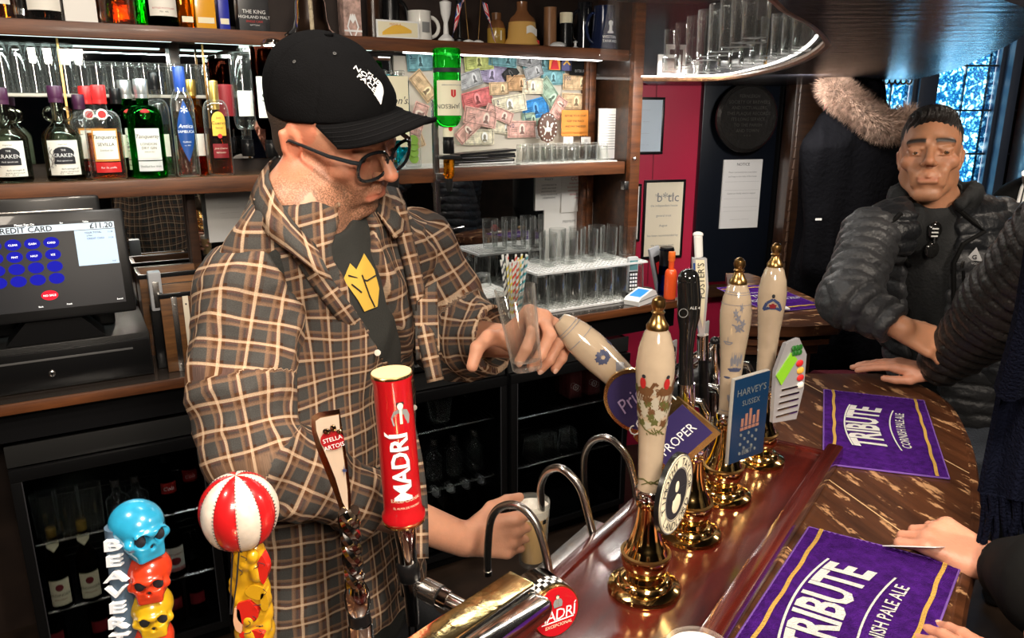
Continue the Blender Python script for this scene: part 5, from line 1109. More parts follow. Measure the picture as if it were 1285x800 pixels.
def pump(name, label, loc, art, a0, tilt=None, tip=None, hs=1):
    t = thing(name, label, 'hand pump', loc, RB)
    G().lathe([(.052, 0), (.0535, .003), (.052, .008), (.044, .012), (.040, .013), (.038, .018), (.034, .021), (.028, .022), (.026, .028), (.030, .034), (.034, .042), (.0355, .052), (.034, .062), (.029, .070), (.0285, .073), (.026, .076), (.022, .090), (.018, .105), (.0155, .120), (.0145, .135), (.018, .139), (.018, .143), (.014, .146)], 40).obj('brass_base', BRASS, t)
    G().lathe([(.0275, .060), (.0365, .060), (.0365, .063), (.0275, .066)], 36, cap=False).obj('collar_ring', BRASSD, t)
    G().box(-.010, .010, -.020, .016, .140, .162, .004).box(-.022, .022, -.007, .007, .150, .160, .003).obj('clevis', CHROME, t)
    hd = G().lathe(HP+[(.0118, .2405)], 36).obj('handle', CERC, t)
    hd.location = (0, 0, .160)
    if tip is not None:
        d = tip-(Vector(loc)+Vector((0, 0, .16))); m = Matrix.Rotation(-RB, 3, 'Z'); dl = m @ d; hd.rotation_euler = Vector(dl).to_track_quat('Z', 'X').to_euler()
    G().lathe([(.0175, -.010), (.0195, -.006), (.0195, .002), (.0172, .004)], 28).obj('lower_ferrule', CHROME, hd)
    if art != 'delft2': G().lathe([(.0125, .236), (.0150, .238), (.0150, .243), (.0115, .248), (.0085, .254), (.0075, .258), (.0095, .261), (.0070, .2635), (.0088, .267), (.0098, .272), (.0085, .278), (.004, .282), (.0005, .283)], 28).obj('brass_finial', BRASSD, hd)
    if art == 'hunt':
        for k in range(39):
            a = -1.3+2.6*(k % 13)/12; z = .118+.012*math.sin(k*2.7)+.014*(k // 13); blob(a*.024, z, .0068, .0056, a0, jag=.35, ph=k).obj('hound_print', [HGR, HBR, HGN, HGR][k % 4], hd)
        for x in (-.020, .010, .034):
            blob(x+.006, .157, .011, .0068, a0, .0011, jag=.1).obj('horse_print', HBR, hd); g = G(); stroke(g, [(x+.013, .160), (x+.018, .170)], .004, a0, .0012); stroke(g, [(x+.018, .170), (x+.022, .166)], .003, a0, .0012)
            for q in (-.002, .002, .010, .013): stroke(g, [(x+q, .154), (x+q-.003, .142)], .0015, a0, .0012)
            stroke(g, [(x-.003, .157), (x-.009, .150)], .0016, a0, .0012); g.obj('horse_legs_print', HBR, hd)
            blob(x+.003, .168, .0042, .0080, a0, .0014).obj('red_coat_print', HRED, hd); blob(x+.004, .1775, .0026, .0028, a0, .0014).obj('rider_head_print', INK, hd)
        g = G()
        for q in range(7): stroke(g, [(-.012+.004*q, .104-.003*abs(q-3)), (-.010+.005*q, .092+.002*(q % 3))], .0016, a0)
        stroke(g, [(-.03, .115), (-.015, .100), (.0, .094), (.018, .104), (.030, .118)], .0020, a0); g.obj('turf_print', HGN, hd)
        g = G(); stroke(g, [(-.03, .020), (-.015, .024), (0, .018), (.015, .023), (.03, .019)], .0022, a0); stroke(g, [(-.02, .014), (.0, .022), (.02, .015)], .0015, a0); g.obj('border_print', HGN, hd)
    if art in ('delft', 'delft2'):
        g = G()
        for z in (.226, .222, .205): stroke(g, [(-.05+.01*q, z) for q in range(11)], .0009, a0)
        if art == 'delft':
            for q in range(5): blob(-.004+.006*math.sin(q*1.7), .165+.009*q, .0050-.0006*q, .0065, a0, jag=.5, ph=q*2).obj('leaf_print', DGREY, hd)
            stroke(g, [(-.014, .172), (-.004, .168), (.006, .160)], .0025, a0)
            stroke(g, [(-.027, .140), (-.022, .136), (-.015, .136), (-.011, .140), (-.027, .140)], .002, a0); stroke(g, [(-.019, .140), (-.019, .149)], .001, a0)
            blob(-.002, .090, .015, .004, a0, jag=.15).obj('ship_hull_print', DBLUE, hd)
            for q in range(4): blob(-.010+.006*q, .105+.004*(q % 2), .0030, .009, a0, jag=.1).obj('sail_print', DGREY, hd)
            for q in range(6): stroke(g, [(-.012+.005*q, .092), (-.010+.004*q, .122)], .0007, a0)
            blob(-.018, .075, .008, .002, a0).obj('boat_print', DBLUE, hd); blob(.006, .035, .020, .016, a0, jag=.2).obj('rock_print', DGREY, hd); blob(.020, .055, .010, .014, a0, jag=.2).obj('rock_print', DGREY, hd)
            stroke(g, [(-.05+.01*q, .012) for q in range(11)], .0012, a0); stroke(g, [(-.05+.01*q, .006) for q in range(11)], .0008, a0)
        else:
            for q in range(7): blob(-.004+.007*math.cos(q*.9), .170+.006*math.sin(q*.9), .0042, .0035, a0, jag=.3, ph=q).obj('tree_print', DBLUE, hd)
            blob(.004, .145, .010, .008, a0, jag=.05, n=4).obj('house_print', DGREY, hd)
            for q in range(5): stroke(g, [(-.008, .128+.003*q), (.016, .131+.003*q)], .0009, a0)
            stroke(g, [(-.010, .10), (-.004, .096), (.004, .090), (.008, .080)], .0025, a0); blob(.026, .175, .006, .005, a0, jag=.3).obj('leaf_print', DBLUE, hd)
        g.obj('line_print', DGREY, hd)['kind'] = 'stuff'
    if art == 'plain':
        g = G(); stroke(g, [(-.016, .158), (-.010, .172), (0, .180), (.010, .172), (.016, .158), (.006, .163), (-.006, .163), (-.016, .158)], .0050, a0); g.obj('crown_emblem', INKB, hd)
        blob(0, .186, .0028, .0040, a0).obj('crown_top_print', INK, hd); blob(0, .167, .006, .005, a0, .0009, jag=.2).obj('crown_centre_print', LABM, hd)
    return t, hd
def disc(r, y0, y1, n=40, sx=1): return [(r*math.cos(2*PI*i/n)*sx, r*math.sin(2*PI*i/n)) for i in range(n)]
A, Ah = pump('hand_pump', 'foremost hand pump with a fox hunt painted handle', PZ(808, 738, DZ), 'hunt', -1.05)
# round clip of the foremost pump
cl = G().prism(disc(.053, 0, 0, 48), -.056, -.050, 'y').obj('pump_clip', BLACKP, A, loc=(-.012, .016, .173)); cl.scale = (1.08,)*3; cl['label'] = 'round pale pump clip with black centre'
G().prism(disc(.051, 0, 0, 48), -.0570, -.056, 'y').obj('pale_ring', LABC, cl); G().prism(disc(.033, 0, 0, 40), -.0575, -.057, 'y').obj('black_centre', INK, cl)
for r_ in (.0505, .0345): 
    G().add([((r_+q)*math.cos(2*PI*i/48), -.0578, (r_+q)*math.sin(2*PI*i/48)) for q in (-.0007, .0007) for i in range(48)], [(i, (i+1) % 48, 48+(i+1) % 48, 48+i) for i in range(48)]).obj('ring_line', INKG, cl)
G().ball((0, -.0578, .010), (.006, .0008, .008), 12).ball((0, -.0578, -.012), (.014, .0008, .014), 12).obj('landlord_figure', LABC, cl); G().box(-.026, .026, -.0582, -.0576, -.004, .004).obj('figure_band', INK, cl)
def arc_text(s, r, size, mid_a, par, mat_, y=-.0580, step=None, out=True):
    """letters set round a circle, each standing on it"""
    n = len(s); st = step or size*.72/r
    for i, ch in enumerate(s):
        if ch == ' ': continue
        a = mid_a-(i-(n-1)/2)*st*(1 if out else -1); c, d = math.cos(a), math.sin(a)
        u = (d, -c) if out else (-d, c); v = (c, d) if out else (-c, -d)
        G().text(ch, size, lambda x, z: (c*r+u[0]*x+v[0]*z, y, d*r+u[1]*x+v[1]*z)).obj('letter', mat_, par, ang=0)
arc_text('TIMOTHY TAYLOR', .0360, .0155, PI/2, cl, INK, step=.262); arc_text('LANDLORD', .0475, .0160, -PI/2, cl, INK, step=.27, out=False)
B, Bh = pump('hand_pump', 'hand pump pulled over by the barman, delft print handle', PZ(864, 670, DZ), 'delft2', .55, tip=PY(697, 396, 1.165))
Bh.scale = (1.08, 1.08, 1.24)
NVY = M('navy purple clip', (.035, .025, .11), .35)
cb = G().prism(disc(.045, 0, 0, 36), -.034, -.028, 'y').obj('pump_clip', NVY, Bh, loc=(0, 0, .10)); cb['label'] = 'gold rimmed navy pump clip'
G().add([((.045+q)*math.cos(2*PI*i/36), -.0345, (.045+q)*math.sin(2*PI*i/36)) for q in (-.004, .001) for i in range(36)]+[((.045+q)*math.cos(2*PI*i/36), -.026, (.045+q)*math.sin(2*PI*i/36)) for q in (-.004, .001) for i in range(36)], [(i, (i+1) % 36, 36+(i+1) % 36, 36+i) for i in range(36)]+[(36+i, 36+(i+1) % 36, 108+(i+1) % 36, 108+i) for i in range(36)]).obj('gold_rim', GOLD, cb)
G().prism([(-.05, -.10), (.05, -.10), (.045, -.03), (-.045, -.03)], -.034, -.026, 'y').obj('gold_shield', GOLD, cb); G().box(-.042, .042, -.0350, -.034, -.092, -.04).obj('navy_field', NVY, cb); G().text('CORNISH', .020, front(-.0358, 0, -.03)).text('PROPER', .018, front(-.0356, 0, -.075)).obj('lettering', WHITEINK, cb, ang=0); G().text('Pride', .026, front(-.0352, 0, .0), shear=.3).obj('lettering', M('lilac print', (.45, .35, .6), .5), cb, ang=0)
C_, Ch_ = pump('hand_pump', 'hand pump with a sailing ship printed handle behind blue clip', PZ(905, 622, DZ), 'delft', -.85)
cl = G().box(-.046, .046, -.062, -.054, .10, .255, .003).obj('pump_clip', M('clip edge', (.35, .33, .30), .4), C_, loc=(-.012, .010, 0), rz=-.36); cl['label'] = 'rectangular dark blue pump clip'
G().box(-.045, .045, -.0630, -.062, .102, .253, .0003).obj('blue_face', M('clip blue', (.006, .028, .075), .3), cl)
EMB = M('clip gold lettering', (.20, .22, .22), .4, .3)
G().text("HARVEY'S", .0175, front(-.0634, 0, .222)).text('SUSSEX', .014, front(-.0634, 0, .203)).text('BEST', .013, front(-.0634, 0, .112)).obj('lettering', EMB, cl, ang=0)
g = G()
for k in range(5): g.box(-.022+.010*k, -.016+.010*k, -.0638, -.063, .165, .180+.007*(k % 3)).box(-.023+.010*k, -.015+.010*k, -.0638, -.063, .158, .163)
g.obj('brewery_emblem', M('clip copper', (.30, .14, .10), .4), cl)
for r_ in range(5):
    for c in range(5): G().lathe([(.003, 0), (.003, .001)], 6, T=RT).obj('dot_print', EMB, cl, loc=(-.02+.01*c, -.063, .150-.0085*r_)) if (r_+c) % 2 == 0 else None
D_, Dh = pump('hand_pump', 'plain cream hand pump with small dark crown, furthest along the deck', PZ(950, 577, DZ), 'plain', -1.2)
cl = G().prism([(-.035, -.075), (.03, -.08), (.042, -.02), (.040, .05), (.015, .085), (-.02, .08), (-.04, .03)], -.060, -.052, 'y').obj('pump_clip', M('clip silver grey', (.45, .44, .46), .3, .3), D_, loc=(0, 0, .185), rz=-.45); cl['label'] = 'irregular silver, green and red clip'
G().prism([(-.04, .02), (-.005, .06), (.012, .045), (-.025, .0)], -.063, -.060, 'y').obj('green_leaf', M('lime green', (.25, .60, .03), .3), cl)
for k in range(6): G().ball((.0+.009*(k % 3), -.062, .058+.010*(k // 3)), (.006, .003, .006), 8).obj('hop', M('hop green', (.02, .14, .02), .4), cl)
for p, m_ in (((.022, .035), LABR), ((.026, .020), LABY), ((.028, .005), LABR), ((.030, -.01), LABW)): G().ball((p[0], -.061, p[1]), (.010, .003, .007), 10).obj('enamel_patch', m_, cl)
for k in range(5): G().box(-.03+.002*k, .028, -.0625, -.060, -.065+.013*k, -.061+.013*k, .001).obj('relief_band', CHROME, cl)
# swan necks
def swan(lab, pts, r=.0065):
    P = [PY(*p) for p in pts]; P = [Vector(q) for q in arc3(P)]
    t = thing('swan_neck_spout', lab, 'spout', P[0], 0, 'steel swan necks over the sink')
    G().tube([p-P[0] for p in P], r, 14).obj('tube', STEEL, t); G().tube([P[-1]-P[0], P[-1]-P[0]+(P[-1]-P[-2]).normalized()*.008], r*1.15, 14).obj('nozzle', CHROME, t)
    return t
def arc3(P, n=5):
    m = len(P); out = []
    for i in range(m-1):
        p0, p1, p2, p3 = [Vector(P[max(0, min(m-1, i+k))]) for k in (-1, 0, 1, 2)]
        for k in range(n): u = k/n; out.append(.5*((2*p1)+(-p0+p2)*u+(2*p0-5*p1+4*p2-p3)*u*u+(-p0+3*p1-3*p2+p3)*u**3))
    out.append(Vector(P[-1])); return out
swan('nearest steel swan neck in front of the lower hand', [(692, 732, 1.00), (684, 690, 1.005), (672, 655, 1.015), (652, 635, 1.03), (630, 635, 1.045), (616, 652, 1.055), (612, 690, 1.06), (612, 715, 1.062)], .0063)
swan('middle steel swan neck dipping into the half pint', [(746, 678, 1.13), (738, 645, 1.135), (727, 610, 1.145), (706, 588, 1.16), (688, 590, 1.185), (679, 608, 1.20), (679, 632, 1.205), (680, 650, 1.207)], .0068)
swan('far steel swan neck half hidden by the navy clip', [(800, 640, 1.24), (795, 600, 1.245), (785, 570, 1.25), (765, 550, 1.265), (745, 552, 1.285), (734, 570, 1.30), (733, 600, 1.305), (735, 625, 1.306)], .0066)
# yellow cloth
t = thing('yellow_cloth', 'yellow cloth hanging on the rear edge of the deck between pumps', 'cloth', PY(848, 515, 1.36), .5)
G().grid(lambda u, v: (-.012-.028*v+(.05+.012*v)*u, .004*math.sin(u*9+v*2), -.115*v), 10, 10, thick=(0, .002, 0)).obj('fabric', M('yellow cloth', (.72, .48, .01), .7), t)
# ================================================================ far font and taps
t = thing('far_beer_font', 'black and chrome beer font behind the hand pumps', 'beer font', (.43, 1.66, 1.0), RB)
G().box(-.22, .22, -.035, .035, .14, .19, .012).obj('crossbar', BLACKP, t)
for x in (-.14, .14): G().lathe([(.03, 0), (.028, .01), (.022, .02), (.022, .14)], 20).obj('column', CHROME, t, loc=(x, 0, 0))
for k, x in enumerate((-.17, -.07, .03, .13)): G().tube([(x, -.03, .17), (x, -.075, .17), (x, -.085, .15), (x, -.085, .11)], .011, 12).obj('tap_body', CHROME, t); G().box(x-.022, x+.022, .034, .04, .13, .26, .006).obj('rail_plate', M('clear plastic', (.5, .55, .55), .15, alpha=.6), t)
G().tube([(-.2, -.02, .24), (.2, -.02, .24)], .006, 8).tube([(-.2, -.02, .215), (.2, -.02, .215)], .006, 8).obj('chrome_rail', CHROME, t)
def P2(px, py, Y, q=None): return PY(px, py, Y)
t = thing('stout_tap', 'tall black tap handle with rounded top and harp-like ring', 'tap', PY(862, 560, 1.42)); b0 = PY(862, 560, 1.42)
def rel(px, py, Y, b=b0): return PY(px, py, Y)-b
G().tube([rel(864, 352, 1.42), rel(865, 375, 1.42), rel(864, 398, 1.42), rel(863, 415, 1.42), rel(861, 440, 1.42), rel(861, 480, 1.42)], [.021, .0225, .0215, .016, .014, .015], 20).obj('handle', M('gloss black', (.01, .01, .01), .1, coat=.7), t)
G().ball(tuple(rel(864, 350, 1.42)), .021, 16).obj('rounded_top', MATS['gloss black'], t)
G().tube([rel(861, 480, 1.42), rel(861, 500, 1.42), rel(862, 515, 1.42)], [.017, .019, .015], 20).obj('chrome_collar', CHROME, t); G().tube([rel(862, 515, 1.42), rel(862, 560, 1.42)], .011, 14).obj('shank', BLACKP, t)
g = G(); c_ = rel(857, 392, 1.40)
g.tube([c_+Vector((.0085*math.cos(a), -.004, .0085*math.sin(a))) for a in [2*PI*k/16 for k in range(17)]], .0008, 5); g.obj('ring_print', INKG, t)
G().text('ALE 4', .008, lambda x, z: tuple(rel(872, 388, 1.395)+Vector((x, 0, z)))).obj('lettering', LABG, t, ang=0)
b1 = PY(884, 430, 1.52)
t = thing('lager_tap', 'white and silver tapering tap handle lettered upwards, beside black tap', 'tap', b1)
def rq(px, py, Y=1.52): return PY(px, py, Y)-b1
g = G().tube([rq(876, 296), rq(877, 322)], [.011, .0105], 16, flat=.7); g.obj('white_grip', WHITEP, t); G().ball(tuple(rq(876, 294)), (.011, .008, .006), 14).obj('grip_top', WHITEP, t)
bl = [rq(870, 324), rq(887, 324), rq(889, 360), rq(884, 422), rq(878, 422), rq(870, 360)]
g = G(); g.add([p for p in bl]+[p+Vector((.0, .014, 0)) for p in bl], [(0, 5, 4, 3, 2, 1), (6, 7, 8, 9, 10, 11)]+[(i, (i+1) % 6, 6+(i+1) % 6, 6+i) for i in range(6)]); g.obj('blade', M('blade silver', (.72, .72, .74), .2, .3, coat=.5), t)
w1 = [rq(873, 326, 1.518), rq(884, 326, 1.518), rq(886, 360, 1.518), rq(882, 412, 1.518), rq(877, 390, 1.518), rq(872, 350, 1.518)]
G().add(w1, [tuple(range(6))]).obj('cream_panel', LABC, t); w2 = [rq(870, 330, 1.517), rq(872.5, 330, 1.517), rq(876, 418, 1.517), rq(872, 380, 1.517)]; G().add(w2, [(0, 1, 2, 3)]).obj('blue_edge', LABB, t)
o_ = rq(884.5, 374, 1.513); up_ = (rq(884, 330, 1.513)-rq(885, 372, 1.513)).normalized()
G().text("FOSTER'S", .0185, lambda x, z: tuple(o_+up_*x+Vector((-1, 0, 0))*z), align='LEFT').obj('lettering', INK, t, ang=0)
G().tube([rq(882, 420), rq(882, 450)], [.012, .012], 14).obj('collar', CHROME, t); G().tube([rq(882, 450), rq(884, 520)], [.010, .010], 14).obj('shank', BLACKP, t)
for px, y0, y1, lab in ((897, 430, 520, 'short chrome tap behind the ship-print handle'), (842, 440, 520, 'short chrome tap left of the black tap')):
    b = PY(px, y1, 1.6); t = thing('beer_tap', lab, 'tap', b); q = lambda x, y: PY(x, y, 1.6)-b
    G().tube([q(px, y0), q(px, y0+25), q(px+1, y0+45), q(px+1, y1)], [.010, .014, .011, .013], 14).obj('stem', CHROME, t); G().ball(tuple(q(px, y0-2)), .011, 12).obj('knob', BLACKP, t)
bottle('squash_bottle', 'orange squash bottle with orange cap behind the silver tap', L(2.185, 2.42, .981), .026, .205, M('orange plastic', (.85, .10, .02), .3, coat=.3), M('orange cap', (.85, .16, .02), .35), (), nk=.012, sh=.5, rz=0)
t = thing('brass_ball_lamp', 'small brass knobbed stand behind the two cream handles', 'stand', PZ(925, 372, 1.07)+Vector((0, 0, 0)), 0)
G().lathe([(.03, 0), (.03, .005), (.006, .012), (.006, .05), (.022, .058), (.024, .066), (.02, .072), (.001, .074)], 24).obj('stand', BRASSD, t)
# ================================================================ near font with badge and taps
BZ = 1.20
p0 = PZ(640, 715, BZ); p1 = PZ(510, 800, BZ); ax_ = math.atan2(p0.y-p1.y, p0.x-p1.x); LN = (p0-p1).length
t = thing('near_beer_font', 'polished brass and chrome beer font beam with round red badge', 'beer font', (p1.x, p1.y, BZ), ax_)
G().box(-.30, LN, -.040, 0, -.020, 0, .002).obj('brass_top_plate', M('gold top plate', (.95, .74, .34), .14, 1, bump=.12, bscale=25), t)
G().box(-.30, LN-.004, -.075, -.040, -.03, -.004, .010).box(-.30, LN-.002, -.042, -.039, -.03, -.002).obj('chrome_side', CHROME, t)
G().lathe([(.030, 0), (.032, .01), (.024, .02), (.024, .11)], 24).obj('column', CHROME, t, loc=(.0, -.04, -.130)); G().lathe([(.030, 0), (.032, .01), (.024, .02), (.024, .11)], 24).obj('column', CHROME, t, loc=(-.22, -.04, -.130))
# badge drum
bc = PY(697, 766, .80); nv = Vector((.46, -.84, .10)).normalized()
bt = thing('lager_badge', 'round red lager badge with checked rim on the brass font', 'badge', bc)
bt.rotation_euler = nv.to_track_quat('-Y', 'Z').to_euler()
RTn = Matrix.Rotation(PI/2, 3, 'X')
G().lathe([(.031, -.055), (.033, -.05), (.033, -.006), (.0335, -.004)], 40, T=RTn, cap=True).obj('drum', CHROME, bt)
BRD = M('badge red', (.48, .008, .015), .25, coat=.6)
G().prism(disc(.0325, 0, 0, 48), -.002, .003, 'y').obj('gold_rim', GOLD, bt); G().prism(disc(.0310, 0, 0, 48), -.0028, -.0018, 'y').obj('red_face', BRD, bt)
g1 = G(); g2 = G()
for j in range(3):
    for i in range(40):
        a, b = 2*PI*i/40, 2*PI*(i+1)/40; y0, y1 = .006+.006*j, .012+.006*j; r_ = .0338; (g1 if (i+j) % 2 else g2).add([(r_*math.cos(a), y0, r_*math.sin(a)), (r_*math.cos(b), y0, r_*math.sin(b)), (r_*math.cos(b), y1, r_*math.sin(b)), (r_*math.cos(a), y1, r_*math.sin(a))], [(0, 1, 2, 3)])
o1 = g1.obj('check_band', WHITEP, bt); o1['kind'] = 'stuff'; o2 = g2.obj('check_band', BLACKP, bt); o2['kind'] = 'stuff'
G().text('MADRÍ', .0200, front(-.0034, 0, -.010), spacing=.9, shear=.12).obj('lettering', WHITEINK, bt, ang=0); G().text('EXCEPCIONAL', .0058, front(-.0034, .002, -.019), shear=.1).obj('lettering', LABC, bt, ang=0)
G().box(-.022, .024, -.0032, -.0028, -.0125, -.0112).obj('underline', WHITEINK, bt)
def gent(par, x, z, s, f):
    G().add([f(x+a*s, z+b*s) for a, b in ((-.35, 0), (.35, 0), (.42, .35), (.30, .62), (.12, .70), (-.12, .70), (-.30, .62), (-.42, .35))], [tuple(range(8))]).obj('figure_coat', INKG, par, ang=0)
    G().add([f(x+.13*s*math.cos(a), z+.82*s+.16*s*math.sin(a)) for a in [2*PI*k/12 for k in range(12)]], [tuple(range(12))]).obj('figure_face', LABC, par, ang=0)
    G().add([f(x+a*s, z+b*s) for a, b in ((-.18, .88), (.18, .88), (.15, 1.0), (-.15, 1.0))], [tuple(range(4))]).obj('figure_cap', INK, par, ang=0)
    G().add([f(x+a*s, z+b*s) for a, b in ((-.06, .05), (.06, .05), (.05, .66), (-.05, .66))], [tuple(range(4))]).obj('figure_shirt', LABC, par, ang=0)
gent(bt, .002, .006, .016, front(-.0035))
# chrome pipe
t = thing('font_pipe', 'chrome threaded pipe joining red tap to the brass font', 'pipe', PY(520, 733, .95)); b = t.location.copy(); q = lambda x, y, Y: PY(x, y, Y)-b
G().tube([q(560, 752, .93), q(600, 772, .90)], .0115, 16).obj('pipe', CHROME, t); G().tube([q(532, 738, .95), q(552, 748, .935)], .0165, 18).obj('union_nut', STEEL, t); G().tube([q(552, 748, .935), q(562, 753, .93)], .014, 18).obj('ring', CHROME, t); G().tube([q(516, 733, .955), q(534, 739, .95)], .008, 12).obj('neck', CHROME, t)
G().tube([q(510, 722, .955), q(510, 745, .955)], .009, 12).obj('stem_joint', CHROME, t)
G().tube([q(512, 740, .955), q(514, 800, .955)], .0018, 6).tube([q(520, 740, .955), q(522, 800, .955)], .0018, 6).obj('thin_line', CHROME, t)
# red cylinder tap
a_ = PY(507, 650, .95); b_ = PY(491, 467, .95); t = thing('red_lager_tap', 'tall red cylindrical lager tap with cream top and white lettering', 'tap', a_)
dz = (b_-a_); HL = dz.length; t.rotation_euler = dz.to_track_quat('Z', 'Y').to_euler()
t.rotation_mode = 'QUATERNION'; t.rotation_quaternion = Vector((0, 0, 1)).rotation_difference(dz)
RDM = M('tap red', (.46, .005, .010), .28, coat=.5)
G().lathe([(.027, 0), (.0300, .004), (.0300, .010), (.0265, .016), (.0262, .03), (.0255, HL-.012), (.0275, HL-.006), (.0275, HL-.001), (.026, HL)], 44).obj('red_sleeve', RDM, t)
G().lathe([(.0265, HL-.001), (.0265, HL+.0015), (.002, HL+.002)], 40).obj('cream_top', M('cream top', (.78, .55, .28), .5), t); G().lathe([(.0278, HL-.0035), (.0278, HL-.001), (.0268, HL)], 40, cap=False).obj('gold_rim', GOLD, t); G().lathe([(.0290, -.003), (.0290, 0), (.027, .001)], 40).obj('gold_foot', GOLD, t)
A0 = .42
def up(z0, a0=A0, r=.0263): return lambda x, y: ((r+.0004)*math.sin(a0-y/r), -(r+.0004)*math.cos(a0-y/r), z0+x)
G().text('MADRÍ', .034, lambda x, y: up(.091, A0+.27)(x, y), spacing=.95, bold=.025, cut=.004).obj('lettering', WHITEINK, t, ang=0)
G().text('MADRÍ', .034, lambda x, y: up(.089, A0+.33, .0260)(x, y), spacing=.95, bold=.03, cut=.004).obj('lettering_shadow', M('shadow grey print', (.25, .02, .02), .5), t, ang=0)
G().text('EXCEPCIONAL', .0068, bend(.0264, .038, A0), spacing=1.0).obj('lettering', LABC, t, ang=0); G().text('EL ALMA DE MADRID', .0042, bend(.0264, .028, A0)).obj('lettering', LABC, t, ang=0)
gent(t, 0, .150, .032, bend(.0266, 0, A0+.05))
G().lathe([(.012, -.070), (.0135, -.066), (.0135, -.045), (.0155, -.030), (.0155, -.012), (.013, -.004), (.011, 0)], 28).obj('chrome_collar', CHROME, t)
G().lathe([(.0135, -.098), (.0160, -.094), (.0165, -.072), (.014, -.068)], 28).obj('black_collar', BLACKP, t); G().lathe([(.009, -.17), (.010, -.12), (.012, -.098)], 20).obj('shank', CHROME, t)
# cream blade tap
YT = .86
b = PY(452, 800, YT); t = thing('cream_blade_tap', 'cream blade lager tap with red cartouche and chrome stem', 'tap', b); q = lambda x, y, Y=YT: PY(x, y, Y)-b
ol = [(391, 522), (400, 517), (426, 513), (430, 540), (436, 580), (440, 615), (441, 650), (432, 655), (420, 620), (408, 590), (397, 562), (391, 540)]
def slab(ol, y0, y1, nm, mt, par=None, inset=None):
    f = [PY(x, y, YT+y0)-b for x, y in ol]; k = [PY(x, y, YT+y1)-b for x, y in ol]; n = len(ol)
    return G().add(f+k, [tuple(range(n)), tuple(reversed(range(n, 2*n)))]+[(i, (i+1) % n, n+(i+1) % n, n+i) for i in range(n)]).obj(nm, mt, par or t)
slab(ol, 0, .016, 'blade_rim', M('gunmetal gold', (.30, .20, .12), .18, 1)); cx_ = 416
inn = [(396, 528), (402, 524), (425, 520), (427, 545), (432, 580), (436, 615), (437, 642), (430, 630), (421, 600), (411, 575), (402, 555), (397, 540)]
fc = slab(inn, -.0015, .0, 'cream_face', M('cream enamel', (.55, .43, .33), .2, coat=.6))
e = [(q(417+15*math.cos(a), 552+12*math.sin(a)+.0, YT-.003)) for a in [2*PI*k/20 for k in range(20)]]
G().add(e, [tuple(range(20))]).obj('red_cartouche', M('stella red', (.35, .01, .015), .3), t)
def tf(px, py, s): o = q(px, py, YT-.0042); r_ = (q(px+10, py-3, YT-.0042)-o).normalized(); u_ = (q(px-3, py-10, YT-.0042)-o).normalized(); return lambda x, z: tuple(o+r_*x+u_*z)
G().text('STELLA', .0078, tf(418, 553, 1)).text('ARTOIS', .0078, tf(420, 562, 1)).obj('lettering', WHITEINK, t, ang=0)
st = [q(432+(6 if k % 2 else 1.6)*math.cos(k*PI/6)*.75, 590+(8 if k % 3 == 0 else 2)*math.sin(k*PI/6), YT-.003) for k in range(12)]; G().add(st, [tuple(range(12))]).obj('star_print', INKB, t)
g = G().ball(tuple(q(410, 541, YT-.004)), (.005, .002, .004), 10).ball(tuple(q(418, 537, YT-.004)), (.004, .002, .005), 10).ball(tuple(q(426, 541, YT-.004)), (.004, .002, .003), 10); g.obj('horn_crest', MATS['gunmetal gold'], t)
pt = []
for k in range(33): u = k/32; pt.append((q(437+9*u, 640+95*u), .0115-.001*u))
g = G()
for ph in (0, 2.1, 4.2): g.tube([p+Vector((.006*math.cos(ph+k*.38), .006*math.sin(ph+k*.38), 0)) for k, (p, r_) in enumerate(pt)], [r_*.72 for p, r_ in pt], 8)
g.obj('twisted_stem', M('stem chrome', (.42, .40, .38), .12, 1), t); G().tube([q(446, 732), q(447, 742), q(449, 758), q(450, 768)], [.012, .0165, .017, .013], 20).obj('chrome_collar', CHROME, t)
G().tube([q(450, 768), q(452, 780)], [.0145, .015], 20).obj('black_collar', BLACKP, t); G().tube([q(452, 780), q(455, 830)], [.0165, .0175], 20).obj('lower_chrome', CHROME, t)
# ---------------------------------------------------------------- balloon tap
YB = .75; b = PY(312, 800, YB); t = thing('balloon_tap', 'hot air balloon shaped tap with red and white gores', 'tap', b); q = lambda x, y, Y=YB: PY(x, y, Y)-b
c = q(300, 640); BR = M('balloon red', (.48, .010, .012), .25, coat=.6); BWh = M('balloon white', (.60, .52, .45), .4, var=.15, vscale=80); NGO = 10
def gore(u, v, k, off=0):
    an = 2*PI*(k+u)/NGO+.28; ph = PI*v; r_ = .0405*math.sin(ph)**.9*(1+.05*math.sin(PI*u)); z = .041*math.cos(ph)
    if v > .62: z = z-.004*(v-.62); r_ = r_*(1+.25*(v-.62))
    if v > .999: r_ = .012
    return (c.x+(r_+off)*math.sin(an), c.y-(r_+off)*math.cos(an), c.z+z*1.03)
for k in range(NGO): G().grid(lambda u, v: gore(u, v*.90, k), 8, 22).obj('gore', BR if k % 2 else BWh, t)
st_ = G()
for k in range(NGO):
    for s in (.03, .97):
        for j in range(26): p = Vector(gore(s, .06+.82*j/26, k, .0004)); st_.ball(tuple(p), (.0006, .0006, .0010), 4)
o = st_.obj('stitching', INK, t); o['kind'] = 'stuff'
YEL = M('tap yellow', (.58, .31, .01), .3, coat=.5); RD2 = M('tap glossy red', (.60, .02, .012), .25, coat=.6)
sd = SDF(); k_ = .006
for (x, y, r_) in ((312, 695, .019), (314, 715, .020), (316, 740, .021), (318, 765, .022), (320, 790, .023), (321, 815, .023)): sd.ell(tuple(q(x, y)), (r_, r_*.9, .022), k=.008)
rr = random.Random(3)
for i in range(16): a = rr.uniform(-PI, 0); h_ = 690+8*i; sd.ell(tuple(q(314+.1*i+20*math.cos(a), h_, YB+.018*math.sin(a))), (.007, .006, .008), k=.004)
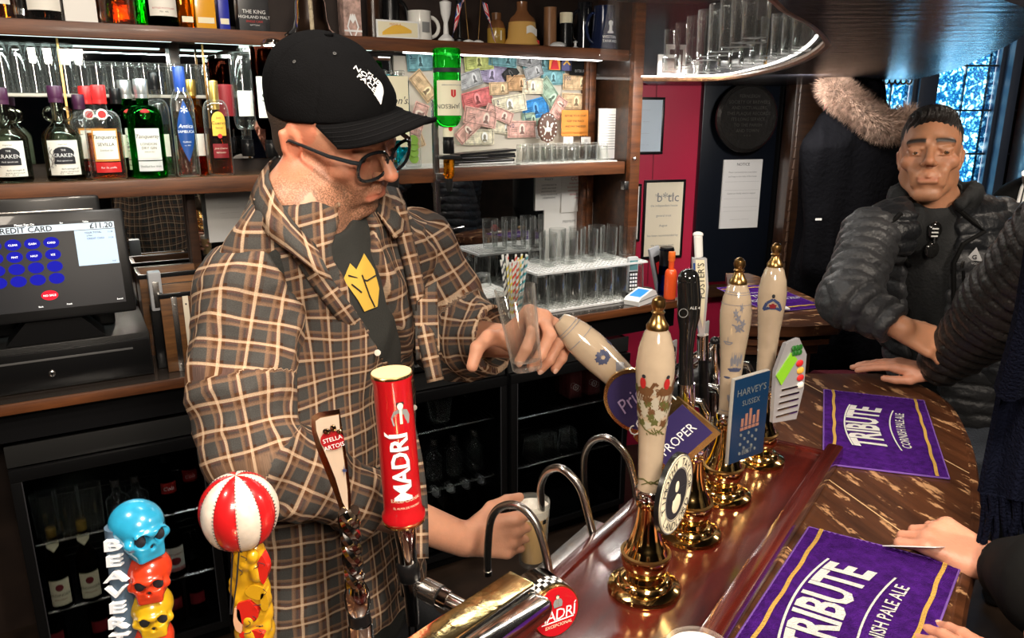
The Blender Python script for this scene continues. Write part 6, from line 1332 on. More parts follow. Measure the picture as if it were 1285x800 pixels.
P, Q = sd.mesh(.0016); npmesh('comic_sleeve', relax(P, Q, 1), Q, YEL, t)
for k, (x, y, rx, ry, mt) in enumerate(((303, 700, 8, 14, YEL), (331, 712, 7, 22, RD2), (311, 765, 16, 20, RD2), (333, 752, 6, 16, YEL), (300, 775, 6, 22, M('peach', (.75, .42, .25), .5)), (322, 740, 14, 12, YEL), (318, 795, 18, 10, RD2))):
    cc = q(x, y, YB-.017); s_ = .00076; pl = [(cc.x+rx*s_*math.cos(a)*(1+.12*math.sin(a*3+k)), cc.z+ry*s_*math.sin(a)*(1+.1*math.cos(a*4+k))) for a in [2*PI*i/18 for i in range(18)]]
    G().prism(pl, cc.y-.0045, cc.y+.008, 'y').obj('comic_panel', mt, t)
g = G()
for i in range(12): x = rr.uniform(296, 336); y = rr.uniform(700, 798); g.tube([q(x+a*6*math.cos(i)+3*math.sin(a*4), y+a*8*math.sin(i), YB-.0235) for a in (0, .25, .5, .75, 1)], .0004, 4)
g.tube([q(300, 690, YB-.022), q(297, 730, YB-.023), q(291, 770, YB-.020)], .0009, 5); g.tube([q(292, 690, YB-.020), q(290, 730, YB-.022), q(289, 770, YB-.018)], .0009, 5); o = g.obj('ink_lines', INK, t); o['kind'] = 'stuff'
# ---------------------------------------------------------------- skull stack tap
YS = .73; b = PY(185, 800, YS); t = thing('skull_tap', 'tap handle of stacked blue, red and yellow skulls with white letters', 'tap', b); q = lambda x, y, Y=YS: PY(x, y, Y)-b
def skull(px, py, s, mt, nm, yaw, eyes=2):
    c = np.array(q(px, py)); ca, sa = math.cos(yaw), math.sin(yaw); R_ = np.array([[ca, -sa, 0], [sa, ca, 0], [0, 0, 1]])
    T_ = lambda x, y, z: c+R_ @ (np.array((x, y, z))*s)
    d = SDF(); d.ell(T_(0, .0, .006), (.027*s, .030*s, .025*s), k=.004, M_=R_).ell(T_(0, -.010, -.012), (.021*s, .020*s, .016*s), k=.006, M_=R_).box(T_(0, -.013, -.023), (.015*s, .014*s, .007*s), .004*s, k=.004, M_=R_)
    for x in (-1, 1): d.ell(T_(x*.019, -.019, -.006), (.006*s,)*3, k=.004)
    d.ell(T_(0, -.028, .004), (.018*s, .006*s, .005*s), k=.004, M_=R_)
    for x in (-1, 1): d.ell(T_(x*.0105, -.031, -.003), (.0078*s, .012*s, .0090*s), k=.0016, op='-', M_=R_)
    d.ell(T_(0, -.032, -.013), (.0035*s, .008*s, .004*s), k=.001, op='-', M_=R_)
    for x in range(-2, 3): d.cap(T_(x*.0052, -.030, -.021), T_(x*.0052, -.030, -.032), .0009*s, k=.0008, op='-')
    P, Q = d.mesh(.0012); o = npmesh(nm, relax(P, Q, 1), Q, mt, t)
    for x in (-1, 1): p = T_(x*.0105, -.0215, -.003); G().ball(tuple(p), (.0075*s, .0040*s, .0082*s), 14).obj('eye_socket', INK, t)
    p = T_(0, -.024, -.013); G().ball(tuple(p), (.003*s,)*3, 8).obj('nose_hole', INK, t)
SB_ = M('skull blue', (.02, .28, .48), .25, coat=.6, var=.35, vscale=25); SR_ = M('skull red', (.55, .04, .012), .25, coat=.6, var=.3, vscale=30); SY_ = M('skull yellow', (.55, .33, .01), .25, coat=.6, var=.2, vscale=30)
skull(172, 662, 1.0, SB_, 'blue_skull', .95); skull(188, 718, .86, SR_, 'red_skull', .35); skull(191, 763, .84, SY_, 'yellow_skull', .45); skull(192, 803, .84, SR_, 'red_skull', .7); skull(192, 845, .84, SB_, 'blue_skull', .4)
for i, ch in enumerate('BEAVERTOWN'):
    py = 682+19.5*i; o = q(144+1.3*i, py, YS-.024); r_ = Vector((.78, -.25, .0)).normalized(); u_ = Vector((-.05, 0, 1)); n_ = Vector((-.2, -.9, 0)).normalized()
    dn = q(144+1.3*(i+1), py+19.5, YS-.024)-o; dn.normalize(); ac = Vector((.97, 0, .10)).normalized()
    vs, fs = textmesh(ch, 1, 0, .012); xs_ = [v[0] for v in vs]; x_c = (max(xs_)+min(xs_))/2; S1, S2 = .0215, .0295
    f1 = [o+ac*((v[0]-x_c)*.036)-dn*((v[1]-.36)*.0175) for v in vs]; f1 = [p+n_*.004 for p in f1]+[p-n_*.002 for p in f1]
    n = len(vs); edges = {}
    for f in fs:
        for a1, a2 in zip(f, f[1:]+f[:1]): edges[(a1, a2)] = edges.get((a1, a2), 0)+1
    bd_ = [e for e in edges if (e[1], e[0]) not in edges]
    G().add(f1, list(fs)+[tuple(k+n for k in reversed(f)) for f in fs]+[(a1, a2, a2+n, a1+n) for a1, a2 in bd_]).obj('letter', M('letter white', (.85, .90, .97), .35), t, ang=20)
g = G().tube([q(146, 660, YS-.012), q(156, 760, YS-.012), q(166, 880, YS-.012)], .012, 12); g.obj('letter_backing', M('backing grey', (.06, .10, .15), .5), t)
# ================================================================ things on the bar
PURP = M('purple terry', (.065, .010, .19), .95, spec=.1, bump=1, bscale=420, var=.35, vscale=70)
YLW = M('terry yellow', (.70, .42, .10), .95, spec=.1, bump=1, bscale=400); TWH = M('terry white', (.82, .80, .78), .95, spec=.1, bump=1, bscale=400)
def towel(lab, corners, z=1.0705, wav=.004, text=True, seed=0):
    """corners: bottom-left, bottom-right, top-right, top-left as the lettering reads"""
    A4 = [Vector((p[0], p[1], 0)) for p in corners]; o = sum(A4, Vector())/4
    t = thing('bar_towel', lab, 'bar towel', (o.x, o.y, z)); Wd = ((A4[1]-A4[0]).length+(A4[2]-A4[3]).length)/2; Hd = ((A4[3]-A4[0]).length+(A4[2]-A4[1]).length)/2
    def f(u, v, h=0): p = A4[0]*(1-u)*(1-v)+A4[1]*u*(1-v)+A4[2]*u*v+A4[3]*(1-u)*v-o; e = min(u, 1-u, v, 1-v); return (p.x, p.y, .0035+wav*(.5+.5*math.sin(u*9+v*5+seed))*min(1, e*8)*.6+h)
    n0 = 90; ph = lambda u, v: .0008*math.sin(u*300)*math.sin(v*170)
    g = G().grid(lambda u, v: f(u, v, ph(u, v)), n0, 50); g.grid(lambda u, v: (f(u, v)[0], f(u, v)[1], .0003), 6, 6); 
    w1 = [f(i/40, 0) for i in range(41)]+[f(1, i/20) for i in range(21)]+[f(1-i/40, 1) for i in range(41)]+[f(0, 1-i/20) for i in range(21)]
    g.obj('cloth', PURP, t); g = G().tube([(p[0], p[1], .0022) for p in w1], .0020, 6); g.obj('hem', M('purple hem', (.14, .06, .30), .9), t)
    fr = random.Random(seed)
    for u0 in (.09, .905): G().grid(lambda v, a: f(v, u0-.014+.028*a+.004*math.sin(v*31+u0*9), .0018), 60, 3).obj('stripe', YLW, t)
    def tx(s, size, cx, cy, cv=0, asp=1.0, vsp=1):
        w = lambda x, y: f(.5+(x*asp+cx)/Wd, .5+(y*vsp+cy+cv*(1-((x*asp)/(.14))**2))/Hd, .0020)
        vs, fs = textmesh(s, 1, 0)
        G().text(s, size, w, bold=.03 if size > .04 else .01, cut=.012).obj('lettering', TWH, t, ang=0)
    if text:
        tx('TRIBUTE', .072*Wd/.44, 0, -.016, .018, .88, 1.25)
        tx('CORNISH PALE ALE', .026, .0, -.064, .010, .92, 1)
        def arc(cy, h_, x0, x1, wd): G().grid(lambda a, v: f(.5+(x0+(x1-x0)*a)/Wd, .5+(cy+h_*(1-(2*a-1)**2)+wd*(v-.5))/Hd, .0020), 40, 1).obj('arc_line', TWH, t)
        arc(.056, .014, -.125, .125, .0035); arc(-.042, .012, -.125, -.02, .0030) if False else arc(-.038, .014, -.12, .12, .003)
    return t
tw = lambda px, py: tuple(PZ(px, py, 1.07))[:2]
towel('purple beer towel lying flat on bar nearest the standing man', [tw(1191, 602), tw(1159, 504), tw(1034, 490), tw(1033, 583)], seed=2)
towel('purple beer towel under the hand holding the card', [(.431, .698), tw(1205, 712), tw(1015, 663), (.2525, .802)], seed=5)
towel('purple beer towel on the far section of bar by the red ball', [tw(966, 393), tw(1034, 386), tw(965, 358), tw(900, 362)], wav=.002, seed=8)
b = PZ(973, 390, 1.07); t = thing('red_ball_ornament', 'small red ball on white card lying on far bar towel', 'ornament', (b.x, b.y, 1.078)); G().ball((0, 0, .028), .022, 18).obj('red_ball', M('ball red', (.75, .02, .02), .25, coat=.5), t); G().box(-.02, .045, -.02, .02, 0, .006, .002).obj('white_card', WHITEP, t)
# pint on the deck, only its rim in view
b = PZ(876, 812, 1.20); t = thing('pint_glass', 'pint of beer with white foam at the bottom edge of the deck', 'glass', (b.x, b.y, DZ+.001))
G().lathe([(.026, 0), (.028, .003), (.036, .122), (.0345, .124), (.0335, .120), (.026, .008), (.001, .006)], 40).obj('glass_body', CLEAR, t); G().lathe([(.0252, .010), (.0322, .108), (.001, .108)], 36).obj('beer', LIQA, t); G().lathe([(.0324, .108), (.0330, .118), (.020, .120), (.001, .119)], 36).obj('foam', M('beer foam', (.85, .80, .70), .7, bump=.5, bscale=200), t)
# stool
b = PZ(1062, 455, .78); t = thing('bar_stool', 'round bar stool with dark red velvet seat beyond the bar', 'stool', (b.x+.02, b.y+.12, 0))
G().lathe([(.12, .66), (.132, .675), (.135, .70), (.125, .725), (.06, .735), (.001, .737)], 40).obj('seat', M('dark red velvet', (.10, .004, .015), .9, sheen=.1, bump=.3), t)
G().lathe([(.12, .64), (.128, .645), (.128, .665), (.12, .67)], 40).obj('seat_ring', DARKW, t)
for a in range(4): c, d = math.cos(a*PI/2+.6), math.sin(a*PI/2+.6); G().tube([(.09*c, .09*d, .65), (.20*c, .20*d, 0)], .016, 10).obj('leg', DARKW, t)
G().tube([(.165*math.cos(2*PI*k/24), .165*math.sin(2*PI*k/24), .28) for k in range(25)], .009, 8).obj('foot_ring', BRASSD, t)
# ================================================================ people
def skin(name, col, red=.06, rough=.5):
    m, t, b = NT(name); N = t.nodes; K = t.links; tc = N.new('ShaderNodeTexCoord')
    n = N.new('ShaderNodeTexNoise'); n.inputs['Scale'].default_value = 22; n.inputs['Detail'].default_value = 5; K.new(tc.outputs['Object'], n.inputs['Vector'])
    r = ramp(t, [(.3, [c*.86 for c in col]), (.7, (min(1, col[0]*1.1+.02), col[1]*1.08, col[2]*1.06))]); K.new(n.outputs[0], r.inputs[0])
    out = r.outputs[0]
    for an, c2, mx_ in (('beard', (.11, .055, .028), .85), ('flush', (min(1, col[0]*1.02), col[1]*.62, col[2]*.55), .75), ('brow', (.018, .011, .008), 1.0), ('lip', (col[0]*.85, col[1]*.48, col[2]*.45), .8)):
        a = N.new('ShaderNodeAttribute'); a.attribute_name = an; mm = N.new('ShaderNodeMath'); mm.operation = 'MULTIPLY'; mm.inputs[1].default_value = mx_; K.new(a.outputs['Fac'], mm.inputs[0])
        f_ = mm.outputs[0]
        if an == 'beard':
            n2 = N.new('ShaderNodeTexNoise'); n2.inputs['Scale'].default_value = 420; K.new(tc.outputs['Object'], n2.inputs['Vector']); r2 = ramp(t, [(.38, (.35,)*3), (.6, (1, 1, 1))]); K.new(n2.outputs[0], r2.inputs[0])
            m2 = N.new('ShaderNodeMath'); m2.operation = 'MULTIPLY'; K.new(f_, m2.inputs[0]); K.new(r2.outputs[0], m2.inputs[1]); f_ = m2.outputs[0]
        mx = N.new('ShaderNodeMixRGB'); K.new(f_, mx.inputs[0]); K.new(out, mx.inputs[1]); mx.inputs[2].default_value = C4(c2); out = mx.outputs[0]
    K.new(out, b.inputs['Base Color']); b.inputs['Roughness'].default_value = rough; b.inputs['Subsurface Weight'].default_value = .12; b.inputs['Subsurface Radius'].default_value = (.012, .004, .002); b.inputs['Subsurface Scale'].default_value = .5
    bn = N.new('ShaderNodeTexNoise'); bn.inputs['Scale'].default_value = 260; bn.inputs['Detail'].default_value = 3; K.new(tc.outputs['Object'], bn.inputs['Vector'])
    bp = N.new('ShaderNodeBump'); bp.inputs['Strength'].default_value = .22; bp.inputs['Distance'].default_value = .002; K.new(bn.outputs[0], bp.inputs['Height']); K.new(bp.outputs[0], b.inputs['Normal'])
    return m
SK1 = skin('fair skin', (.58, .29, .185)); SK2 = skin('olive skin', (.42, .20, .11)); SK3 = skin('ruddy skin', (.54, .25, .16))
def frame(f, up=(0, 0, 1), roll=0):
    """columns: right-hand side of the person, forward, up"""
    f = Vector(f).normalized(); r = f.cross(Vector(up)).normalized(); u = r.cross(f).normalized()
    if roll: q = Matrix.Rotation(roll, 3, f); r = q @ r; u = q @ u
    return np.array([list(r), list(f), list(u)]).T
def head(d, c, R, s=1, nose=1, jaw=1, slim=1):
    c = np.array(c); T = lambda x, y, z: c+R @ (np.array((x, y, z))*s); E = lambda p, r, k=.008, op='+': d.ell(T(*p), tuple(q*s for q in r), k=k*s, op=op, M_=R)
    C2 = lambda a, b, ra, rb=None, k=.006, op='+': d.cap(T(*a), T(*b), ra*s, (rb or ra)*s, k=k*s, op=op)
    E((0, -.016, .035), (.076*slim, .094, .080)); E((0, .012, .020), (.070*slim, .078, .072), .02); E((0, .022, -.045), (.053*slim, .066, .064), .02)
    E((0, .060, -.098), (.026*jaw, .024, .019), .016)
    for x in (-1, 1):
        C2((x*.052*jaw, -.005, -.065), (x*.018, .062, -.100), .015, .014, .014); E((x*.040, .060, -.022), (.024, .022, .020), .016); C2((x*.030, .076, -.045), (x*.028, .070, -.072), .014, .012, .012)
        C2((x*.012, .086, .024), (x*.046, .070, .022), .0085, .0075, .010)
    E((0, .078, -.064), (.026, .016, .020), .010)
    for x in (-1, 1): E((x*.032, .094, .002), (.0185, .015, .0125), .006, '-')
    for x in (-1, 1): E((x*.032, .0745, .003), (.0148, .0135, .0130), .003)
    for x in (-1, 1): C2((x*.018, .0855, .0085), (x*.045, .0785, .0075), .0046, .0042, .003); C2((x*.020, .086, -.008), (x*.044, .079, -.007), .0020, .0018, .003)
    C2((0, .086, .014), (0, .108*nose, -.022), .0075, .0100, .007); E((0, .109*nose, -.026), (.0115, .0115, .0095), .005)
    for x in (-1, 1): E((x*.0115, .098, -.030), (.0075, .0095, .0070), .004); E((x*.0065, .105, -.0375), (.0034, .0045, .003), .0015, '-')
    E((0, .0900, -.052), (.011, .0045, .007), .006); C2((-.020, .088, -.0605), (.020, .088, -.0605), .0042, .0042, .003); C2((0, .0935, -.0600), (0, .0935, -.0602), .0052, .0052, .004); C2((-.016, .0885, -.0710), (.016, .0885, -.0710), .0058, .0058, .004)
    C2((-.022, .0945, -.0655), (.022, .0945, -.0655), .0012, .0012, .0022, '-'); E((0, .092, -.082), (.018, .006, .004), .006, '-')
    for x in (-1, 1):
        E((x*.054*slim, .002, -.036), (.018, .030, .036), .016); E((x*.078*slim, -.010, -.004), (.007, .018, .031), .004); C2((x*.084*slim, -.022, .010), (x*.082*slim, -.018, -.014), .006, .005, .004); E((x*.086*slim, -.004, -.004), (.006, .010, .017), .003, '-'); E((x*.076*slim, .002, -.028), (.006, .009, .008), .003)
def face_attrs(P, c, R, s=1, beard=1, brow=1):
    q = ((P-np.array(c)) @ R)/s; x, y, z = q.T; x = abs(x); sm = lambda v, a, b: np.clip((v-a)/(b-a), 0, 1)
    infront = sm(y, -.02, .0)*(z > -.16)*(z < .1)*(np.abs(q[:, 0]) < .1)*(y < .14)
    bd = infront*sm(-z, .018+.0, .048)*sm(x, .0, .0001)*(1-sm(-z, .112, .130))*sm(y, .0, .02); bd *= 1-np.exp(-((x/.024)**2+((z+.0655)/.0085)**2)*.8)*(y > .07)
    bd = np.maximum(bd*(1-np.exp(-((x-.030)**2/.016**2+(z+.030)**2/.02**2)*1.0)*.8), 0); side = sm(y, -.02, .0)*(y < .05)*sm(x, .050, .062)*sm(-z, -.02, .03)*(1-sm(-z, .10, .13))*.8; bd = np.maximum(bd, side)
    bd *= 1-sm(-z, .060, .085)*(1-sm(y, .02, .05)); bd = np.where((y > .098) & (z > -.05), 0, bd)
    br = infront*np.exp(-(((z-.0265+((x-.03)/.03)**2*.004))/.0056)**2)*(x > .010)*(x < .052)*(y > .05)
    lip = infront*np.exp(-((z+.0655)/.0070)**2)*(x < .023)*(y > .078)
    fl = infront*(np.exp(-((x-.045)**2/.02**2+(z+.018)**2/.018**2))*.7+np.exp(-(x**2/.014**2+(z+.026)**2/.012**2))*(y > .09)*.9)+(x > .072)*(np.abs(y+.01) < .04)*(np.abs(z) < .04)*.9
    # the attributes are masks of hair, brows and lips, none follows the light
    return dict(beard=bd*beard, brow=np.clip(br*1.4, 0, 1)*brow, lip=lip, flush=np.clip(fl, 0, 1))
def hand(d, W, F, N, T, s=1, flex=((20, 30, 20),)*4, spread=(6, 0, -5, -11), thumb=None, palm=1):
    """W wrist, F to the knuckles, N out of the back of the hand, T to the thumb; all unit, right-angled"""
    W = np.array(W, float); F = np.array(F, float)/np.linalg.norm(F); N = np.array(N, float); N -= F*N.dot(F); N /= np.linalg.norm(N); sg = np.sign(np.cross(F, N).dot(np.array(T, float))) or 1; T = np.cross(F, N)*sg
    K = [(.031, .084), (.010, .088), (-.011, .083), (-.030, .075)]; LN_ = [(.042, .026, .020), (.046, .030, .021), (.043, .028, .020), (.034, .021, .018)]; RD_ = [.0090, .0092, .0087, .0077]
    tips = []
    for i in range(4):
        k = W+s*(T*K[i][0]+F*K[i][1]); d.cap(W+s*(T*K[i][0]*.55+F*.008), k, .0135*s, .0108*s, k=.012*s, flat=(N, .85)); d.cap(W+s*(T*K[i][0]*.6+F*.02-N*.008), k-N*.006*s, .012*s, .009*s, k=.012*s)
    d.ell(W+s*(T*.024+F*.035-N*.010), (.016*s, .022*s, .012*s), k=.012*s, M_=np.array([T, F, N]).T)
    for i in range(4):
        a = math.radians(spread[i]); f = F*math.cos(a)+T*math.sin(a); p = W+s*(T*K[i][0]+F*K[i][1]); ang = 0; r = RD_[i]*s
        for j in range(3):
            ang += math.radians(flex[i][j]); dd = f*math.cos(ang)-N*math.sin(ang); q = p+dd*LN_[i][j]*s
            d.cap(p, q, r*(1.06 if j == 0 else 1), r*.93, k=.0035*s if j else .007*s); p = q; r *= .93
        tips.append((p, dd, N*math.cos(ang)+f*math.sin(ang), r))
    b = W+s*(T*.020+F*.018-N*.006)
    dirs = thumb or [(.75, .60, -.25), (.35, .90, -.2), (.2, .95, -.15)]
    r = .0135*s
    for j, (ln, dv) in enumerate(zip((.040, .032, .027), dirs)):
        dv = T*dv[0]+F*dv[1]+N*dv[2]; dv /= np.linalg.norm(dv); q = b+dv*ln*s; d.cap(b, q, r, r*.84, k=.008*s if j == 0 else .004*s); b = q; r *= .86
    tips.append((b, dv, None, r)); return tips
def nails(tips, par, mat, which=(0, 1, 2, 3)):
    for i in which:
        p, dd, n, r = tips[i]
        if n is None: n = np.cross(dd, (0, 0, 1.)); n = np.cross(n, dd)
        n = n/np.linalg.norm(n); w_ = np.cross(dd, n); c = p+n*r*.72+dd*r*.15
        M3 = Matrix((Vector(w_), Vector(dd), Vector(n))).transposed(); g = G(); g.ball((0, 0, 0), (r*.62, r*.85, r*.34), 10)
        g.v = [tuple(Vector(c)+M3 @ Vector(v)) for v in g.v]; g.obj('nail', mat, par)
NAIL = M('nail', (.74, .45, .34), .25, coat=.3)
def V(*a): return np.array(PY(*a))
def ub(P, pts):
    """distance along a limb polyline and the angle around it"""
    best = None; out = np.zeros((len(P), 3)); bd = np.full(len(P), 9.); acc = 0; ref = None
    for a, b in zip(pts[:-1], pts[1:]):
        ab = b-a; L_ = np.linalg.norm(ab); t = ((P-a) @ ab)/L_**2; tc_ = np.clip(t, -.3 if acc == 0 else 0, 1.4 if b is pts[-1] else 1); q = P-(a+tc_[:, None]*ab); dd = np.linalg.norm(q, axis=1)
        n = ab/L_; e1 = np.array((0, -1, 0))-n*n[1]*-1; e1 = np.array((0., -1., 0.)); e1 = e1-n*e1.dot(n); e1 /= np.linalg.norm(e1); e2 = np.cross(n, e1)
        an = np.arctan2(q @ e2, q @ e1); m = dd < bd
        out[m, 0] = an[m]; out[m, 1] = (acc+tc_*L_)[m]; bd = np.minimum(dd, bd); acc += L_
    return out
def eyes(par, c, R, s=1, iris=(.10, .05, .02), look=(0, 0)):
    ew = M('eye white', (.72, .68, .64), .15, coat=.5); im = M('iris brown', iris, .15, coat=.8)
    for x in (-1, 1):
        T = lambda a, b, z: Vector(np.array(c)+R @ (np.array((a, b, z))*s)); p = T(x*.032, .0744, .0008); g = G().ball((0, 0, 0), .0127*s, 20); g.v = [tuple(p+Vector(v)) for v in g.v]; e = g.obj('eyeball', ew, par)
        dv = Vector(R @ np.array((look[0], 1, look[1]))).normalized()
        for r_, o_, m_ in ((.0062, .0112, im), (.0026, .0124, INK)):
            g = G().lathe([(r_*s, 0), (r_*.8*s, .0012*s), (.0002, .0016*s)], 16); q = Vector((0, 0, 1)).rotation_difference(dv).to_matrix(); g.v = [tuple(p+dv*o_*s+q @ Vector(v)) for v in g.v]; g.obj('iris' if m_ is im else 'pupil', m_, e)
# ---------------------------------------------------------------- plaid cloth
def plaid():
    m, t, b = NT('brushed plaid flannel'); N = t.nodes; K = t.links
    a = N.new('ShaderNodeAttribute'); a.attribute_name = 'cloth'; sp = N.new('ShaderNodeSeparateXYZ'); K.new(a.outputs['Vector'], sp.inputs[0])
    def band(src, per):
        d = N.new('ShaderNodeMath'); d.operation = 'DIVIDE'; K.new(src, d.inputs[0]); d.inputs[1].default_value = per
        f = N.new('ShaderNodeMath'); f.operation = 'FRACT'; K.new(d.outputs[0], f.inputs[0])
        G0 = (.055, .053, .050); BR_ = (.050, .020, .010); CRM = (.62, .46, .32); DK = (.028, .026, .026)
        r = ramp(t, [(0, G0), (.14, G0), (.17, (.045, .018, .008)), (.27, (.05, .022, .012)), (.30, (.50, .34, .22)), (.39, (.54, .40, .28)), (.41, (.13, .05, .02)), (.53, (.06, .028, .014)), (.64, (.20, .115, .07)), (.70, (.20, .12, .075)), (.73, G0)])
        r.color_ramp.interpolation = 'LINEAR'; K.new(f.outputs[0], r.inputs[0]); return r.outputs[0]
    A_ = band(sp.outputs[0], .034); B_ = band(sp.outputs[1], .037)
    # threads show one set of stripes, then the other
    wv = N.new('ShaderNodeTexChecker'); wv.inputs['Scale'].default_value = 1; vm = N.new('ShaderNodeVectorMath'); vm.operation = 'SCALE'; vm.inputs['Scale'].default_value = 900; K.new(a.outputs['Vector'], vm.inputs[0]); K.new(vm.outputs[0], wv.inputs['Vector'])
    mx = N.new('ShaderNodeMixRGB'); mx.inputs[0].default_value = .5; K.new(A_, mx.inputs[1]); K.new(B_, mx.inputs[2])
    sc_ = N.new('ShaderNodeMixRGB'); sc_.blend_type = 'LIGHTEN'; sc_.inputs[0].default_value = .45; K.new(mx.outputs[0], sc_.inputs[1])
    m3 = N.new('ShaderNodeMixRGB'); m3.blend_type = 'LIGHTEN'; m3.inputs[0].default_value = 1; K.new(A_, m3.inputs[1]); K.new(B_, m3.inputs[2]); K.new(m3.outputs[0], sc_.inputs[2])
    nz_ = N.new('ShaderNodeTexNoise'); nz_.inputs['Scale'].default_value = 700; K.new(a.outputs['Vector'], nz_.inputs['Vector']); r2 = ramp(t, [(.3, (.72,)*3), (.7, (1.15,)*3)]); K.new(nz_.outputs[0], r2.inputs[0])
    mu = N.new('ShaderNodeMixRGB'); mu.blend_type = 'MULTIPLY'; mu.inputs[0].default_value = 1; K.new(sc_.outputs[0], mu.inputs[1]); K.new(r2.outputs[0], mu.inputs[2])
    K.new(mu.outputs[0], b.inputs['Base Color']); b.inputs['Roughness'].default_value = .9; b.inputs['Specular IOR Level'].default_value = .2
    bp = N.new('ShaderNodeBump'); bp.inputs['Strength'].default_value = .25; bp.inputs['Distance'].default_value = .001; K.new(nz_.outputs[0], bp.inputs['Height']); K.new(bp.outputs[0], b.inputs['Normal'])
    return m
PLAID = plaid()
def wrinkle(P, Q, amp=.006, sc=14, seed=1, dirs=None, n=2):
    """folds: ridged noise, drawn out along a direction"""
    for k in range(n):
        N_ = normals(P, Q); X = P.copy()
        if dirs is not None: dv = np.array(dirs, float); dv /= np.linalg.norm(dv); X = X-np.outer(X @ dv, dv)*.72
        r = 1-np.abs(vnoise(X, sc*(1+.8*k), seed+k))*2; P = P+N_*(amp/(1+k)*(r-.5))[:, None]
    return P
# ================================================================ the barman
bm_ = thing('person', 'barman in black cap, glasses and open plaid shirt, pulling a pump', 'person', (-.15, 1.27, 0))
OB = Vector((-.15, 1.27, 0)); ob = np.array(OB)
al = math.radians(63); pit = math.radians(20)
hf = (math.cos(pit)*math.sin(al), -math.cos(pit)*math.cos(al), -math.sin(pit)); HR = frame(hf, roll=math.radians(13)); HS = 1.04
HC = V(363, 178, 1.16)-HR @ np.array((.080, -.012, 0))*HS
fT = np.array((math.sin(math.radians(52)), -math.cos(math.radians(52)), 0.)); rT = np.array((-fT[1]*-1, -fT[0], 0.)); rT = np.cross(fT, (0, 0, 1.))
neck = V(372, 262, 1.19); Rs = V(318, 372, 1.13); Ls = V(520, 318, 1.42); Re = V(322, 575, 1.02); Rw = V(580, 676, 1.16); Le = V(560, 420, 1.43); Lw = V(652, 430, 1.29)
chest = V(415, 400, 1.27); belly = V(415, 570, 1.27); hip = V(425, 745, 1.25)
d = SDF(); head(d, HC, HR, HS, nose=1.03, jaw=1.0)
nb = HC+HR @ np.array((0, -.022, -.05))*HS
d.cap(nb, neck+fT*.01, .054, .058, k=.02); d.cap(neck+fT*.012, chest, .062, .085, k=.03); d.cap(Rs*.92+Ls*.08-np.array((0, 0, .01)), Ls*.92+Rs*.08-np.array((0, 0, .01)), .045, .045, k=.03); d.cap(chest, belly, .10, .09, k=.03)
d.cap(Rs, Re, .045, .040, k=.02); d.cap(Re, Rw, .043, .029, k=.015); d.cap(Ls, Le, .045, .040, k=.02); d.cap(Le, Lw, .041, .028, k=.015)
Lw = V(641, 436, 1.255); kn = V(722, 377, 1.165); F1 = kn-Lw; N1 = np.array((.05, .82, .57)); T1 = np.array((-.7, -.1, .7))
tipsL = hand(d, Lw+F1/np.linalg.norm(F1)*.004, F1, N1, T1, 1.15, flex=((74, 46, 22), (66, 62, 30), (66, 64, 30), (62, 50, 24)), spread=(3, 0, -4, -10), thumb=[(.92, .10, -.45), (.55, .05, -.85), (-.1, -.45, -.85)])
F2 = V(650, 672, 1.185)-Rw; tipsR = hand(d, Rw+F2/np.linalg.norm(F2)*.006, F2, (0.15, -1, .05), (0, 0, 1), 1.02, flex=((22, 50, 46), (24, 54, 46), (26, 56, 46), (30, 56, 44)), spread=(4, 1, -3, -7), thumb=[(.62, .70, -.35), (.25, .95, -.30), (.02, .95, -.35)])
P, Q = d.mesh(.0026); P = relax(P, Q, 1, .4); at = face_attrs(P, HC, HR, HS, beard=1, brow=.5)
body = npmesh('body', P-ob, Q, SK1, bm_, attr=at)
nails(tipsL, bm_, NAIL, (0, 1, 2, 3)); nails(tipsR, bm_, NAIL, (0, 1, 2))
for o in [c for c in bm_.children if c.name.startswith('nail')]: o.location = -OB
eyes(bm_, HC-ob, HR, HS, look=(0, -.5))
def rel_(g, nm, mt, par=None, ang=35, flip=True):
    o = g.obj(nm, mt, par or bm_, ang=ang, flip=flip); 
    if par is None or par is bm_: o.location = -OB
    return o
HT = lambda x, y, z, s=HS: Vector(HC+HR @ (np.array((x, y, z))*s))
# hair under the cap, shaved short
hs = SDF(); hs.ell(HC+HR @ np.array((0, -.020, .030))*HS, tuple(np.array((.0775, .094, .079))*HS), k=.004, M_=HR).ell(HC+HR @ np.array((0, -.040, -.030))*HS, tuple(np.array((.060, .060, .045))*HS), k=.02, M_=HR)
hs.box(HC+HR @ np.array((0, .12, -.0))*HS, (.2, .10, .2), k=.006, op='-', M_=HR)
for x in (-1, 1): hs.ell(HC+HR @ np.array((x*.083, -.002, -.016))*HS, tuple(np.array((.02, .022, .036))*HS), k=.004, op='-', M_=HR)
hs.box(HC+HR @ np.array((0, 0, -.13))*HS, (.2, .2, .068), k=.01, op='-', M_=HR)
P, Q = hs.mesh(.003); npmesh('cropped_hair', P-ob, Q, M('cropped brown hair', (.075, .045, .028), .85, bump=1, bscale=500), bm_)
